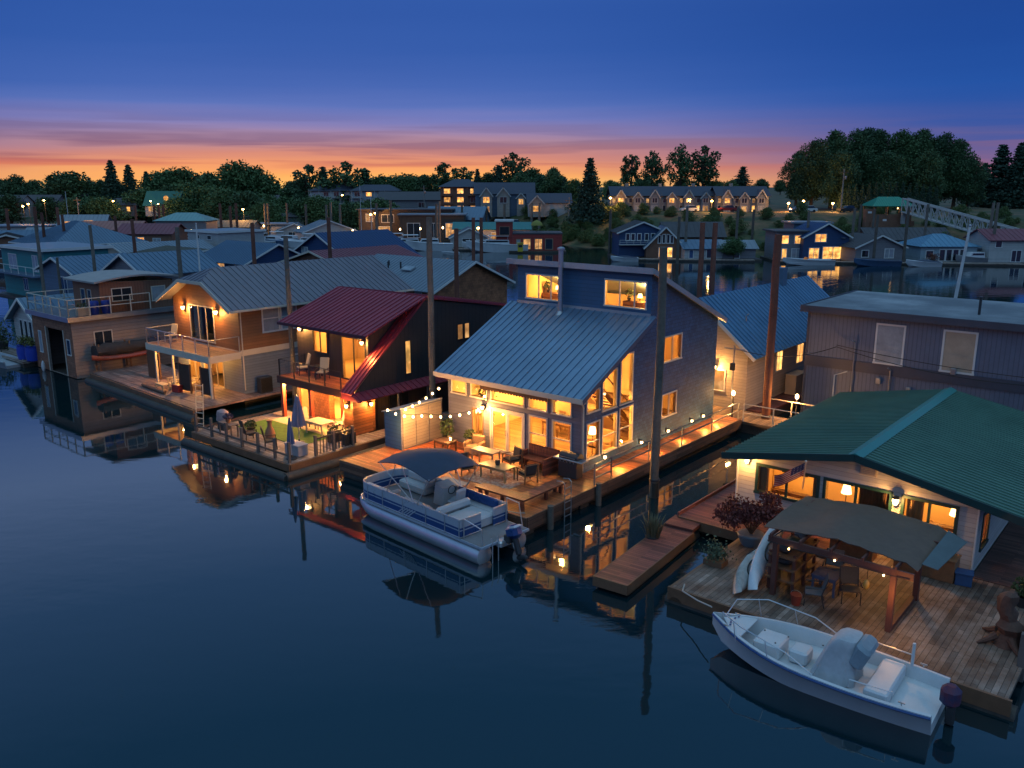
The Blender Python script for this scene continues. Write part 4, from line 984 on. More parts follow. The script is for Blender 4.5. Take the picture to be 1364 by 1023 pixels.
    for y in (30.2,32.4,34.6): MB().box(xr+.35,xr+.42,y,y+.07,.7,2.6).build('side_post', STEEL, H)
    sconce(H, (-40.3,yu-.01,5.45), (0,-1), 30); sconce(H, (-34.85,yu-.01,5.25), (0,-1), 30)
    for q, p in (((-37.5,30.8,2.3),190),((-35.6,31.2,4.9),45),((-39.2,31.2,4.9),40)): point_light('room_light', H, q, p*1.0, IN, .1)
    sconce(H, (xi+.42,yf+.09,2.25), (0,-1), 18); sconce(H, (xr+.005,yf+1.2,2.2), (1,0), 20)
    for x in (-39.4,-35.4): point_light('porch_light', H, (x,yf+.35,2.45), 105)
    MB().box(xl-.9,xr+.2,yf-.3,yb+.3,-.25,.3).build('float', LOGS, H)
red_house()
PATIOF = mat('dark_wicker', (.05,.04,.035), .8, var=.3, grain=60, bump=.3)
PALEC = mat('cream_cushion', (.50,.42,.28), .9, var=.1)
def deck_chair(label, p, rot, fm, cm, grp=None):
    t = thing('deck_chair', label, 'chair', p, rot, grp)
    for sx in (-1,1):
        MB().bar((sx*.28,-.28,0),(sx*.28,-.26,.6),.04).build('leg', fm, t); MB().bar((sx*.28,.28,0),(sx*.28,.26,.45),.04).build('leg', fm, t)
        MB().bar((sx*.3,-.3,.6),(sx*.3,.28,.62),.05,.03).build('armrest', fm, t)
    MB().cbox((0,0,.42),(.56,.58,.08),bev=.03).build('seat', cm, t)
    MB().cbox((0,.34,.80),(.54,.08,.74),Matrix.Rotation(-.25,3,'X'),bev=.03).build('backrest', cm, t)
    return t
deck_chair('cream cushioned chair on the balcony under the maroon roof, by its left end', (-39.3,28.4,3.0), -.4, PATIOF, PALEC)
deck_chair('dark chair with cream seat in the middle of the balcony under the maroon roof', (-37.4,28.3,3.0), .5, PATIOF, PALEC)
table('balcony_table', 'small table between the two chairs on the balcony under the maroon roof', 'table', (-38.4,28.6,3.0), .6, .6, .6, PATIOF)
RD = thing('patio_deck', 'weathered deck with posts in front of the maroon-roofed home', 'deck', (-40.4,22.5,0), absolute=True)
MB().box(-41.2,-32.6,22.5,28.4,.46,.60).box(-33.7,-32.6,28.401,41,.46,.60).build('deck_boards', DECKGREY, RD)
MB().box(-41.25,-32.55,22.42,22.49,.22,.58).box(-32.59,-32.52,22.5,41,.22,.58).build('skirt_board', WOOD, RD)
m = MB(); m.tube([(-41.4,22.1,.05),(-32.2,22.1,.05)],.26,10); m.tube([(-32.3,22,.08),(-32.3,41,.08)],.25,10); m.build('float_log', LOGS, RD, True)
for x in (-41,-39.5,-38.1,-36.7,-35.3,-33.9,-32.75): MB().box(x-.06,x+.06,22.55,22.67,.6,1.62).build('rail_post', mat('grey_post', (.13,.11,.10), .8, var=.3), RD)
m = MB(); m.bar((-41,22.61,.95),(-32.75,22.61,.95),.04,.1); m.build('lower_rail', mat('grey_post', (.13,.11,.10)), RD)
for y in (24.1,25.2,26.4): MB().box(-32.75,-32.63,y-.06,y+.06,.6,1.62).build('rail_post', mat('grey_post', (.13,.11,.10)), RD)
m = MB(); m.bar((-32.69,24.1,1.45),(-32.69,26.4,1.45),.04,.08)
for k in range(12): m.bar((-32.69,24.2+.19*k,.65),(-32.69,24.2+.19*k,1.42),.03)
m.build('side_railing', DARK, RD)
TURF = mat('green_turf', (.07,.15,.015), .95, var=.5, scale=3, grain=40, bump=.5)
MB().cbox((0,0,.012),(5.6,2.0,.02)).solo('turf_mat', TURF, 'green turf mat on the weathered deck of the maroon-roofed home', 'mat', (-37.4,25.5,.602))
MB().cbox((0,0,.012),(5.4,.9,.02)).solo('runner_mat', mat('cream_runner', (.42,.34,.22), .95, var=.2), 'cream runner along the front wall of the maroon-roofed home', 'mat', (-37.2,26.95,.602))
def closed_umbrella(label, p, h, r, m, base=True):
    t = thing('patio_umbrella', label, 'umbrella', p)
    MB().tube([(0,0,0),(0,0,h)],.025,8).build('pole', ALU, t); MB().lathe([(.26,0),(.26,.05),(.06,.09),(.04,.2)]).build('base', DARK, t, True)
    rings = []
    for u in range(9):
        z = h*.36 + (h*.62)*u/8; rr = r*(1-.80*(u/8)**1.3)
        rings.append([((rr*(1+.28*cos(8*q)))*cos(q), (rr*(1+.28*cos(8*q)))*sin(q), z) for q in [2*pi*k/32 for k in range(32)]])
    MB().loft(rings).build('canopy', m, t, True); return t
closed_umbrella('furled grey-blue parasol standing at the edge of the green turf', (-35.1,24.9,.6), 2.5, .30, mat('grey_blue_canvas', (.20,.20,.30), .85, var=.2))
closed_umbrella('slim furled blue parasol at the front right corner of the weathered deck', (-33.2,23.05,.6), 2.1, .15, mat('blue_canvas', (.08,.13,.28), .85, var=.2))
table('patio_table', 'cream topped patio table under the balcony of the maroon-roofed home', 'table', (-35.6,26.6,.6), 1.4, .9, .72, mat('cream_top', (.5,.42,.28), .5))
deck_chair('cream patio chair left of the cream topped table under the balcony', (-36.8,26.7,.6), 1.5, PATIOF, PALEC)
deck_chair('pale sling chair leaning back behind the cream topped patio table', (-35.2,27.5,.6), -.5, ALU, PALEC)
deck_chair('dark woven chair by the posts, backed against the deck front', (-35.4,23.4,.6), 2.6, PATIOF, PATIOF)
deck_chair('dark woven chair behind the deck posts beside the clay chiminea', (-37.4,23.5,.6), 2.9, PATIOF, PATIOF)
t = MB().lathe([(.12,0),(.24,.15),(.27,.35),(.2,.6),(.11,.75),(.10,1.0),(.16,1.04),(.16,1.08)],n=16).solo('chiminea', TERRA, 'clay chiminea standing on the weathered deck behind the posts', 'chiminea', (-36.6,24.2,.6), smooth=True)
g = thing('covered_grill', 'grill under a pinkish cloth cover at the left end of the weathered deck', 'grill', (-40.3,23.8,.6))
R = random.Random(8); rings = []
for z, a in ((0.02,.42),(.5,.40),(.8,.38),(1.0,.30),(1.1,.12),(1.12,.02)): rings.append([(a*1.2*cos(q)+R.uniform(-.03,.03), a*.8*sin(q)+R.uniform(-.03,.03), z) for q in [2*pi*k/14 for k in range(14)]])
MB().loft(rings[1:]).build('cloth_cover', mat('pink_grey_cloth', (.38,.26,.26), .9, var=.3), g, True); MB().cbox((0,0,.25),(.6,.4,.5)).build('cabinet', DARK, g)
table('potting_bench', 'grey bench with plants next to the covered grill', 'bench', (-39.0,23.3,.6), 1.2, .5, .7, mat('grey_post', (.13,.11,.10)))
potted('bushy potted plant standing on the deck between the grey bench and the posts', (-38.2,24.1,.6), .3,.2,.5,.32, DARK, LEAFG, 12)
potted('small flowering pot on the grey potting bench', (-39.0,23.3,1.305), .18,.13,.3,.26, TERRA, leafmat('mixed_blossom', (.10,.06,.10), (.16,.12,.14)), 13)
b = thing('storage_box', 'pale storage box by the furled blue parasol', 'box', (-33.7,23.7,.6))
MB().cbox((0,0,.24),(1.1,.6,.48),bev=.02).build('body', mat('pale_plastic', (.34,.33,.36), .5), b); MB().cbox((0,0,.52),(1.16,.66,.07),bev=.02).build('lid', mat('pale_plastic', (.34,.33,.36)), b)
ladder('white wooden ladder rising between the two left decks', (-41.6,23.1,.0), .3, 3.0, .5, CREAM, lean=.25, loops=False)
for k, (x, y) in enumerate(((-33.9,26.2),(-33.0,26.4))):
    p_ = thing('planter_box', ['black planter box by the side railing under the orange cedar closet','black planter box at the outer edge beside the side railing'][k], 'planter', (x,y,.6), pi/2)
    MB().cbox((0,0,.3),(.7,.35,.6),bev=.02).build('box', DARK, p_); R = random.Random(k+40)
    MB().leaves([(R.uniform(-.33,.33),R.uniform(-.16,.16),R.uniform(.58,.9)) for _ in range(120)], .12, R).build('foliage', LEAFG, p_)
# ================= tan floating home with the clipped grey gable
TANS = mat('tan_cedar_siding', (.25,.115,.048), .6, var=.2, kind='siding', size=.19, scale=1.0)
BLUES = mat('pale_blue_siding', (.16,.20,.25), .6, var=.12, kind='siding', size=.18)
GREYROOF = mat('grey_metal_roof', (.17,.165,.20), .45, .4, var=.16, scale=.5, bump=.14, grain=2.2)
def tan_house():
    xl, xr, yf, yb = -54.4, -46.6, 29.1, 43.0; zf, ze = .6, 6.15
    H = thing('floating_home', 'tan two-storey floating home with clipped grey gable and glass-railed balcony', 'floating home', (xr,yf,0), absolute=True)
    xc = (xl+xr)/2; w = MB()
    fo = [(2.1,4.9,3.55,5.75)]
    wall(w, (xl,yf), (xr,yf), 3.3, ze, ze, fo)
    w.mat(0).poly((xl,yf,ze),(xr,yf,ze),(xc+1.25,yf,7.5),(xc-1.25,yf,7.5))
    wall(w, (xr,yf), (xr,yb), 3.3, ze, ze, [(1.75,2.9,4.35,5.95),(3.15,4.25,4.35,5.95)])
    wall(w, (xr,yb), (xl,yb), zf, ze, ze); wall(w, (xl,yb), (xl,yf), 3.3, ze, ze)
    wall(w, (xl,yf), (xr,yf), zf-.3, 3.2, 3.2, [(3.4,5.6,zf+.05,2.85),(1.5,2.9,zf+.05,2.85)], kout=2)
    wall(w, (xr,yf), (xr,yb), zf-.3, 3.2, 3.2, [], kout=2); wall(w, (xl,yb), (xl,yf), zf-.3, 3.2, 3.2, [], kout=2)
    w.build('wall', [TANS, PLASTER, BLUES], H)
    MB().box(xl-.02,xr+.03,yf-.03,yf+.0,3.2,3.32).box(xr+.005,xr+.04,yf,yb,3.0,3.36).build('band_board', CREAM, H)
    e0, e1 = xl-.55, xr+.55; zr_ = 8.25; yo = yf-.9; sl = (zr_-6.0)/(e1-xc)
    zc = 7.55; xcl = (zr_-zc)/sl; yr = yo+1.7
    RP = roof(MB(), [(e1,yo,6.0),(e1,yb+.5,6.0),(xc,yb+.5,zr_),(xc,yr,zr_),(xc+xcl,yo,zc)], .12, .45); RP.build('right_roof', GREYROOF, H)
    roof(MB(), [(e0,yb+.5,6.0),(e0,yo,6.0),(xc-xcl,yo,zc),(xc,yr,zr_),(xc,yb+.5,zr_)], .12, .45).build('left_roof', GREYROOF, H)
    roof(MB(), [(xc-xcl,yo-.02,zc),(xc+xcl,yo-.02,zc),(xc,yr,zr_+.01)], .12, .45).build('gable_clip', GREYROOF, H)
    m = MB(); m.bar((e0,yo-.03,5.9),(xc-xcl,yo-.03,zc-.1),.05,.22); m.bar((xc-xcl,yo-.05,zc-.1),(xc+xcl,yo-.05,zc-.1),.05,.2); m.bar((xc+xcl,yo-.03,zc-.1),(e1,yo-.03,5.9),.05,.22); m.build('barge_board', CREAM, H)
    MB().bar((e1+.05,yo,5.92),(e1+.05,yb+.5,5.92),.1,.12).build('gutter', CREAM, H)
    MB().tube([(xr+.06,yf+.1,5.8),(xr+.06,yf+.1,.8)],.04,6).build('downspout', CREAM, H)
    window(H, (xl,yf), (xr,yf), *fo[0], frame=CREAM, pane=GLASS, mull=(.36,.68), fw=.08, name='balcony_door')
    for o in [(1.75,2.9,4.35,5.95),(3.15,4.25,4.35,5.95)]: window(H, (xr,yf), (xr,yb), *o, frame=WHITE, pane=PALEGLASS, bars=(.5,), fw=.1)
    window(H, (xl,yf), (xr,yf), 3.4,5.6,zf+.05,2.85, frame=CREAM, mull=(.33,.66)); window(H, (xl,yf), (xr,yf), 1.5,2.9,zf+.05,2.85, frame=CREAM, mull=(.5,))
    window(H, (xr,yf), (xr,yb), 4.0,4.6,1.4,2.5, frame=WHITE, pane=PALEGLASS)
    m = MB(); m.box(xl+.2,xr-.2,31.5,31.6,.6,6.0); m.box(xl+.2,xr-.2,yf+.2,31.5,3.22,3.34); m.build('interior_wall', PLASTER, H)
    cu = MB()
    for k in range(10): cu.box(xl+2.15+.1*k,xl+2.21+.1*k,yf+.22,yf+.26,3.55,5.7)
    cu.build('curtain', CREAM, H)
    MB().box(xl+.1,xr,yf-2.2,yf-.035,3.12,3.26).build('balcony_floor', mat('pale_deck', (.34,.21,.14), .6, var=.2, kind='plank', size=.14), H)
    MB().box(xl+.08,xr+.04,yf-2.26,yf-2.205,2.86,3.28).box(xr+.005,xr+.05,yf-2.2,yf-.04,2.86,3.28).box(xl+.05,xl+.095,yf-2.2,yf-.04,2.86,3.28).build('balcony_fascia', CREAM, H)
    railing(H, [(xl+.15,yf-.05,3.26),(xl+.15,yf-2.15,3.26),(xr-.05,yf-2.15,3.26),(xr-.05,yf-.05,3.26)], 1.0, .06, 1.5, (1.0,), .05, m=ALU, glass=True, name='balcony_railing')
    for x in (xl+1.0, xl+3.2, xr-.2): MB().box(x-.06,x+.06,yf-2.15,yf-2.03,.6,3.1).build('porch_post', CREAM, H)
    sconce(H, (xl+1.5,yf-.01,5.55), (0,-1), 30, 1.3); sconce(H, (xl+5.5,yf-.01,5.6), (0,-1), 30, 1.3)
    for x in (xl+1.8, xl+4.4): point_light('porch_light', H, (x,yf-1.0,2.7), 42)
    point_light('room_light', H, (xl+4.5,yf+1.4,2.6), 40, IN); point_light('room_light', H, (xl+2.2,yf+1.4,2.6), 20, IN)
    m = MB(); m.box(xl-1.6,xl+.0,yf-1.4,yf-1.3,.6,2.5); m.build('side_fence', mat('brown_fence', (.14,.07,.04), .7, var=.3, kind='batten', size=.16), H)
    MB().box(xl-.3,xr+.2,yf-.1,yb+.3,-.25,.3).build('float', LOGS, H)
tan_house()
TD = thing('patio_deck', 'low reddish-grey deck in front of the tan home', 'deck', (-59,24.6,0), absolute=True)
DP = mat('mauve_deck', (.22,.13,.11), .65, var=.3, kind='plank', size=.15, axis='x', col2=(.26,.19,.17))
MB().prism([(-60.2,25.7,.46),(-45.3,25.0,.46),(-45.3,29.0,.46),(-60.2,30.5,.46)],(0,0,.14)).build('deck_boards', DP, TD)
MB().box(-46.4,-45.3,29.01,43,.46,.60).build('side_boards', DP, TD)
MB().bar((-60.2,25.6,.38),(-45.3,24.9,.38),.1,.36).build('skirt_board', WOOD, TD)
m = MB(); m.tube([(-60.4,25.5,.0),(-45,24.8,.0)],.3,10); m.build('float_log', LOGS, TD, True)
f = thing('privacy_screen', 'brown slatted privacy screen at the right end of the tan home deck', 'screen', (-48.6,27.0,.6), .08)
for k in range(3):
    if k == 1: continue
    m = MB().cbox((-1.1+1.1*k,.02,1.0),(1.02,.02,1.66))
    for i in range(10): m.cbox((-1.1+1.1*k+.105*i-.47,-.01,1.0),(.085,.04,1.7))
    m.build('slat_panel', mat('dark_screen', (.06,.035,.025), .7, var=.3), f)
for x in (-1.65,-.52,.62,1.72): MB().cbox((x,0,.95),(.09,.09,1.9)).build('post', WOOD, f)
def adirondack(label, p, rot, m):
    t = thing('adirondack_chair', label, 'chair', p, rot)
    s = MB()
    for k in range(5): s.cbox((-.26+.13*k,.22,.70),(.115,.03,.95),Matrix.Rotation(-.42,3,'X'))
    s.build('backrest', m, t); MB().cbox((0,-.12,.34),(.62,.62,.04),Matrix.Rotation(.18,3,'X')).build('seat', m, t)
    for sx in (-1,1):
        MB().bar((sx*.37,-.4,0),(sx*.37,-.4,.55),.05,.10).build('leg', m, t); MB().bar((sx*.33,-.3,.36),(sx*.30,.5,.02),.05,.12).build('leg', m, t)
        MB().cbox((sx*.40,-.08,.57),(.15,.8,.03)).build('armrest', m, t)
    return t
YP = mat('cream_yellow_paint', (.55,.44,.26), .6, var=.12)
adirondack('cream Adirondack chair on the low deck facing the water', (-51.6,27.3,.6), -.2, YP)
adirondack('cream Adirondack chair nearer the porch of the tan home, turned aside', (-50.4,28.0,.6), -.7, YP)
table('low_table', 'low cream table in front of the Adirondack chairs', 'table', (-51.5,26.3,.6), 1.0, .5, .42, YP)
MB().tube([(-53.4,25.95,.72),(-50.2,25.75,.72)],.11,8).solo('log_bench', WOOD, 'low log lying along the front edge of the tan home deck', 'log', (-51.8,25.9,.72), absolute=True)
k_ = thing('cooler', 'red cooler standing by the slatted privacy screen', 'cooler', (-50.2,26.6,.6), .2)
MB().cbox((0,0,.2),(.6,.38,.4),bev=.03).build('body', mat('red_plastic', (.30,.03,.03), .4), k_); MB().cbox((0,0,.43),(.62,.40,.07),bev=.02).build('lid', mat('red_plastic', (.30,.03,.03)), k_)
k_ = thing('heat_pump', 'dark heat pump unit against the pale blue lower wall of the tan home', 'heat pump', (-45.9,30.2,.6), pi/2)
MB().cbox((0,0,.5),(.9,.45,1.0),bev=.03).build('casing', DARK, k_); m = MB()
for i in range(9): m.cbox((0,-.235,.15+.085*i),(.8,.02,.03))
m.build('louvre', BLACK, k_)
deck_chair('pale chair at the left end of the glass-railed balcony of the tan home', (-53.4,28.2,3.26), .3, ALU, PALEC)
# ================= brick boathouse with roof terrace and cabin
BRICKY = mat('red_brown_brick', (.27,.12,.07), .75, var=.25, kind='shingle', size=.2)
GREYLAP = mat('mauve_grey_lap', (.25,.20,.175), .65, var=.15, kind='siding', size=.24)
BROWNB = mat('brown_batten', (.21,.10,.06), .7, var=.25, kind='batten', size=.22)
def boathouse():
    H = thing('boathouse', 'brick boathouse with open boat bay and railed roof terrace with brown cabin', 'boathouse', (-61.5,25.2,0), absolute=True)
    xl, xr, yf, yb = -68.2, -61.5, 25.2, 36; w = MB()
    wall(w, (xl,yf), (xr,yf), .05, 4.2, 4.2, [(2.3,5.2,.05,3.35),(.95,1.4,1.35,2.9),(5.7,6.2,1.7,2.75)])
    wall(w, (xr,yf), (xr,yb), .05, 4.2, 4.2, [(1.55,2.75,2.05,3.2)], kout=1)
    wall(w, (xr,yb), (xl,yb), .05, 4.2, 4.2); wall(w, (xl,yb), (xl,yf), .05, 4.2, 4.2)
    w.build('wall', [BRICKY, GREYLAP], H)
    window(H, (xl,yf), (xr,yf), .95,1.4,1.35,2.9, frame=WHITE, pane=PALEGLASS, fw=.05); window(H, (xl,yf), (xr,yf), 5.7,6.2,1.7,2.75, frame=WHITE, pane=DARKGLASS, fw=.06)
    window(H, (xr,yf), (xr,yb), 1.55,2.75,2.05,3.2, frame=CREAM, pane=DARKGLASS, mull=(.5,))
    m = MB(); m.box(xl+2.2,xl+2.3,yf-.03,yf+.02,.05,3.4); m.box(xl+5.2,xl+5.3,yf-.03,yf+.02,.05,3.4); m.build('bay_jamb', CREAM, H)
    MB().box(xl-.2,xr+.25,yf-.25,yb+.2,4.22,4.42).build('terrace_floor', mat('grey_membrane', (.16,.16,.17), .7, var=.2), H)
    MB().box(xl-.26,xr+.31,yf-.31,yf-.255,4.12,4.46).box(xr+.255,xr+.31,yf-.25,yb,4.12,4.46).build('fascia', STEEL, H)
    railing(H, [(xl,yb-3,4.42),(xl,yf-.15,4.42),(xr+.15,yf-.15,4.42),(xr+.15,yb-5.0,4.42)], 1.25, .07, 1.4, (.5,1.0), .06, m=CREAM, glass=True, name='terrace_railing')
    # cabin
    cx0, cx1, cy0, cy1, cz = -66.2, -61.9, 27.6, 33.2, 6.5; w = MB()
    wall(w, (cx0,cy0), (cx1,cy0), 4.42, cz, cz, [(1.3,1.9,4.5,6.0),(2.4,2.9,4.9,6.0)]); wall(w, (cx1,cy0), (cx1,cy1), 4.42, cz+.2, cz-.1, [(.9,2.3,5.25,6.1),(3.9,4.9,5.0,6.0)])
    wall(w, (cx1,cy1), (cx0,cy1), 4.42, cz, cz); wall(w, (cx0,cy1), (cx0,cy0), 4.42, cz, cz, [(1,2,5,6)])
    w.build('cabin_wall', [BROWNB, PLASTER], H)
    window(H, (cx1,cy0), (cx1,cy1), .9,2.3,5.25,6.1, frame=CREAM, pane=DARKGLASS, mull=(.5,)); window(H, (cx1,cy0), (cx1,cy1), 3.9,4.9,5.0,6.0, frame=CREAM, pane=PALEGLASS)
    for o in [(1.3,1.9,4.5,6.0),(2.4,2.9,4.9,6.0)]: window(H, (cx0,cy0), (cx1,cy0), *o, frame=CREAM, pane=DARKGLASS, fw=.05)
    MB().loft([[(cx0-.4,y,cz+.12+.32*sin(pi*(y-cy0+.5)/(cy1-cy0+1))),(cx1+.4,y,cz+.12+.32*sin(pi*(y-cy0+.5)/(cy1-cy0+1))),(cx1+.4,y,cz+.24+.32*sin(pi*(y-cy0+.5)/(cy1-cy0+1))),(cx0-.4,y,cz+.24+.32*sin(pi*(y-cy0+.5)/(cy1-cy0+1)))] for y in [cy0-.5+(cy1-cy0+1)*k/10 for k in range(11)]]).build('cabin_roof', mat('pale_canvas_roof', (.30,.28,.27), .7, var=.2), H)
    MB().box(xl-.1,xr+.1,yf+.3,yb,-.3,.05).build('float', LOGS, H)
boathouse()
BARREL = mat('blue_plastic', (.015,.05,.38), .4, var=.15)
for k in range(2):
    t = thing('planter_barrel', ['blue barrel planter by the end gable of the pale cottage','blue barrel planter against the brick boathouse corner'][k], 'planter', (-69.75+1.15*k,24.95+.15*k,.5), 0)
    MB().lathe([(.48,0),(.54,.5),(.50,1.0),(.54,1.05),(.48,1.1),(.44,1.0)],n=18).build('barrel', BARREL, t, True); R = random.Random(k+60)
    MB().leaves([(R.gauss(0,.24),R.gauss(0,.24),1.1+R.random()*.6) for _ in range(220)], .16, R).build('foliage', leafmat('yellow_green_leaf', (.08,.10,.02), (.16,.16,.03)), t)
t = thing('balcony_planter', 'cream planter box on the terrace of the brick boathouse', 'planter', (-61.9,26.3,4.42), pi/2); MB().cbox((0,0,.3),(.9,.4,.6),bev=.02).build('box', CREAM, t); R = random.Random(71)
MB().leaves([(R.uniform(-.4,.4),R.uniform(-.2,.2),.6+R.random()*.3) for _ in range(80)], .12, R).build('foliage', LEAFG, t)
for k in range(2):
    t = MB().lathe([(.30,0),(.36,.4),(.34,.9),(.30,.95)],n=14).solo('blue_bin', BARREL, ['blue bin on the boathouse terrace next to the cream planter','blue bin at the rear end of the boathouse terrace'][k], 'bin', (-61.95,27.1+.85*k,4.42), smooth=True)
def kayak(label, p, rot, Lk, m, tilt=0.0, name='kayak', grp=None, pitch=0.0):
    rings = []
    for i in range(17):
        u = i/16*2-1; b = .34*(1-abs(u)**2.4)+.012; zr = .22*abs(u)**3
        rings.append([(u*Lk/2, b*cos(q), zr + (.20*sin(q) if sin(q) > 0 else .17*sin(q))) for q in [2*pi*k/12 for k in range(12)]])
    t = thing(name, label, 'kayak', p, rot, grp); t.rotation_euler.x = tilt; t.rotation_euler.y = pitch
    MB().loft(rings).build('hull', m, t, True)
    c = MB()
    c.tube([(.34*cos(a),.34*sin(a),.19) for a in [2*pi*k/20 for k in range(21)]],.03,6); o = c.build('cockpit_rim', BLACK, t, True); o.scale = (1.2,.62,1)
    return t
rack = thing('kayak_rack', 'dark boat rack with covered gear against the grey side of the boathouse', 'rack', (-60.6,28.6,.6), pi/2)
for x in (-2.2,0,2.0):
    MB().bar((x,-.3,0),(x,-.3,1.9),.09).build('post', WOOD, rack); MB().bar((x,.35,0),(x,.35,1.9),.09).build('post', WOOD, rack); MB().bar((x,-.5,.62),(x,.4,.62),.07).build('arm', WOOD, rack)
R = random.Random(9); MB().loft([[(x, .55*cos(q)*(1+R.uniform(-.12,.12)), 1.35+.5*sin(q)*(1+R.uniform(-.2,.2))) for q in [2*pi*k/12 for k in range(12)]] for x in [-2.4+.4*i for i in range(13)]]).build('covered_gear', mat('dark_tarp', (.035,.03,.03), .8, var=.4, bump=.5, grain=6), rack, True)
kayak('red canoe resting on the rack beside the grey boathouse wall', (-60.2,28.4,1.42), pi/2, 5.2, mat('red_canoe', (.24,.05,.03), .4, var=.2), name='canoe')
skiff('skiff', 'pale open skiff moored by the blue barrel planters at the left edge', (-71.9,23.7,0), .1, 5.2, 1.8, .55, mat('pale_blue_hull', (.34,.38,.42), .4), ('open',))
t = MB().loft([[(.14*sin(pi*u)**.6*cos(q),.14*sin(pi*u)**.6*sin(q),.9*u) for q in [2*pi*k/10 for k in range(10)]] for u in (.03,.1,.25,.5,.75,.9,.98)]).solo('boat_fender', HULLW, 'white fender hanging at the corner of the boathouse bay', 'fender', (-66.4,24.9,-.1), smooth=True)
# ================= green-roofed white floating home at the right
GREENROOF = mat('green_metal_roof', (.11,.22,.17), .42, .4, var=.16, scale=.5, bump=.12, grain=2.2)
WHITELAP = mat('white_lap_siding', (.42,.41,.40), .55, var=.10, kind='siding', size=.17)
GREENTRIM = mat('dark_green_trim', (.008,.04,.038), .5)
def green_house():
    xl, xr, yf, yb = -13.75, -5.15, 30.4, 42.0; zf, ze = .55, 3.12; xc = -9.05; zr_ = 4.18
    H = thing('floating_home', 'low white floating home with green metal gable roof and three lit windows', 'floating home', (xl,yf,0), absolute=True)
    w = MB(); fo = [(.85,3.15,1.74,2.76),(3.5,5.75,.62,2.76),(6.25,7.9,1.84,2.74)]
    wall(w, (xl,yf), (xr,yf), .2, ze, ze, fo); w.mat(0).poly((xl,yf,ze),(xr,yf,ze),(xc,yf,zr_-.12))
    wall(w, (xr,yf), (xr,yb), .2, ze, ze, [(.9,1.9,1.2,2.4)]); wall(w, (xr,yb), (xl,yb), .2, ze, ze); wall(w, (xl,yb), (xl,yf), .2, ze, ze)
    w.poly((xr,yb,ze),(xl,yb,ze),(xc,yb,zr_-.12)); w.build('wall', [WHITELAP, PLASTER], H)
    for q in ((xl,yf),(xr,yf)): MB().bar((q[0],q[1]-.01,.3),(q[0],q[1]-.01,ze),.14,.05).build('corner_board', WHITE, H)
    e0, e1, ez = xl-.32, xr+1.45, 3.24; yo = yf-.85; kk = (zr_-ez)/(xc-e0); ez1 = 3.16
    roof(MB(), [(e0,yb+.6,ez),(e0,yo,ez),(xc,yo,zr_),(xc,yb+.6,zr_)], .1, .28, .03, .04).build('left_roof', GREENROOF, H)
    roof(MB(), [(e1,yo,ez1),(e1,yb+.6,ez1),(xc,yb+.6,zr_),(xc,yo,zr_)], .1, .28, .03, .04).build('right_roof', GREENROOF, H)
    r = MB(); r.prism([(xc-.28,yo-.06,zr_-.02),(xc,yo-.06,zr_+.10),(xc+.28,yo-.06,zr_-.02),(xc,yo-.06,zr_+.04)],(0,yb-yo+.7,0)); r.build('ridge_cap', mat('green_ridge', (.05,.25,.22), .4, .4, var=.1), H)
    m = MB(); m.bar((e0,yo-.04,ez-.08),(xc,yo-.04,zr_-.08),.05,.26); m.bar((xc,yo-.04,zr_-.08),(e1,yo-.04,ez1-.08),.05,.26); m.build('barge_board', GREENTRIM, H)
    MB().bar((e1+.03,yo,ez1-.08),(e1+.03,yb+.6,ez1-.08),.06,.2).build('eave_board', GREENTRIM, H)
    a, b = (xl,yf), (xr,yf)
    window(H, a, b, *fo[0], frame=GREENTRIM, mull=(.5,), fw=.11); window(H, a, b, *fo[1], frame=GREENTRIM, mull=(.48,), fw=.11, name='patio_door'); window(H, a, b, *fo[2], frame=GREENTRIM, mull=(.5,), fw=.11)
    window(H, (xr,yf), (xr,yb), .9,1.9,1.2,2.4, frame=GREENTRIM, fw=.1)
    m = MB(); m.box(xl+.2,xr-.2,33.5,33.6,.5,3.0); m.box(xl+.2,xr-.2,yf+.2,33.5,.48,.56); m.box(xl+.2,xr-.2,yf+.2,33.5,3.0,3.08); m.build('interior_wall', PLASTER, H)
    v = MB(); v.box(xc-.05,xc+.55,yf-.04,yf+.01,3.28,3.62)
    for k in range(5): v.box(xc+.0,xc+.5,yf-.06,yf-.041,3.31+.06*k,3.34+.06*k)
    v.build('gable_vent', mat('vent_beige', (.34,.30,.27), .6), H)
    sconce(H, (xl+.42,yf-.01,2.92), (0,-1), 14); sconce(H, (xl+6.0,yf-.01,2.62), (0,-1), 22, 1.3)
    for q, p in (((-12.2,32.2,2.3),55),((-9.2,32.4,2.3),40),((-7.0,32.2,2.3),55)): point_light('room_light', H, q, p*.36, IN, .1)
    MB().box(xl-.4,xr+.4,yf-.1,yb+.3,-.25,.25).build('float', LOGS, H)
green_house()
sofa('dark brown sofa behind the left window of the green-roofed home', (-12.0,32.4,.56), pi, mat('brown_leather', (.10,.05,.03), .5), 2.0)
floor_lamp('lit lamp behind the patio door of the green-roofed home', (-10.0,32.0,.56)); floor_lamp('lit lamp behind the right window of the green-roofed home', (-6.2,32.2,.56))
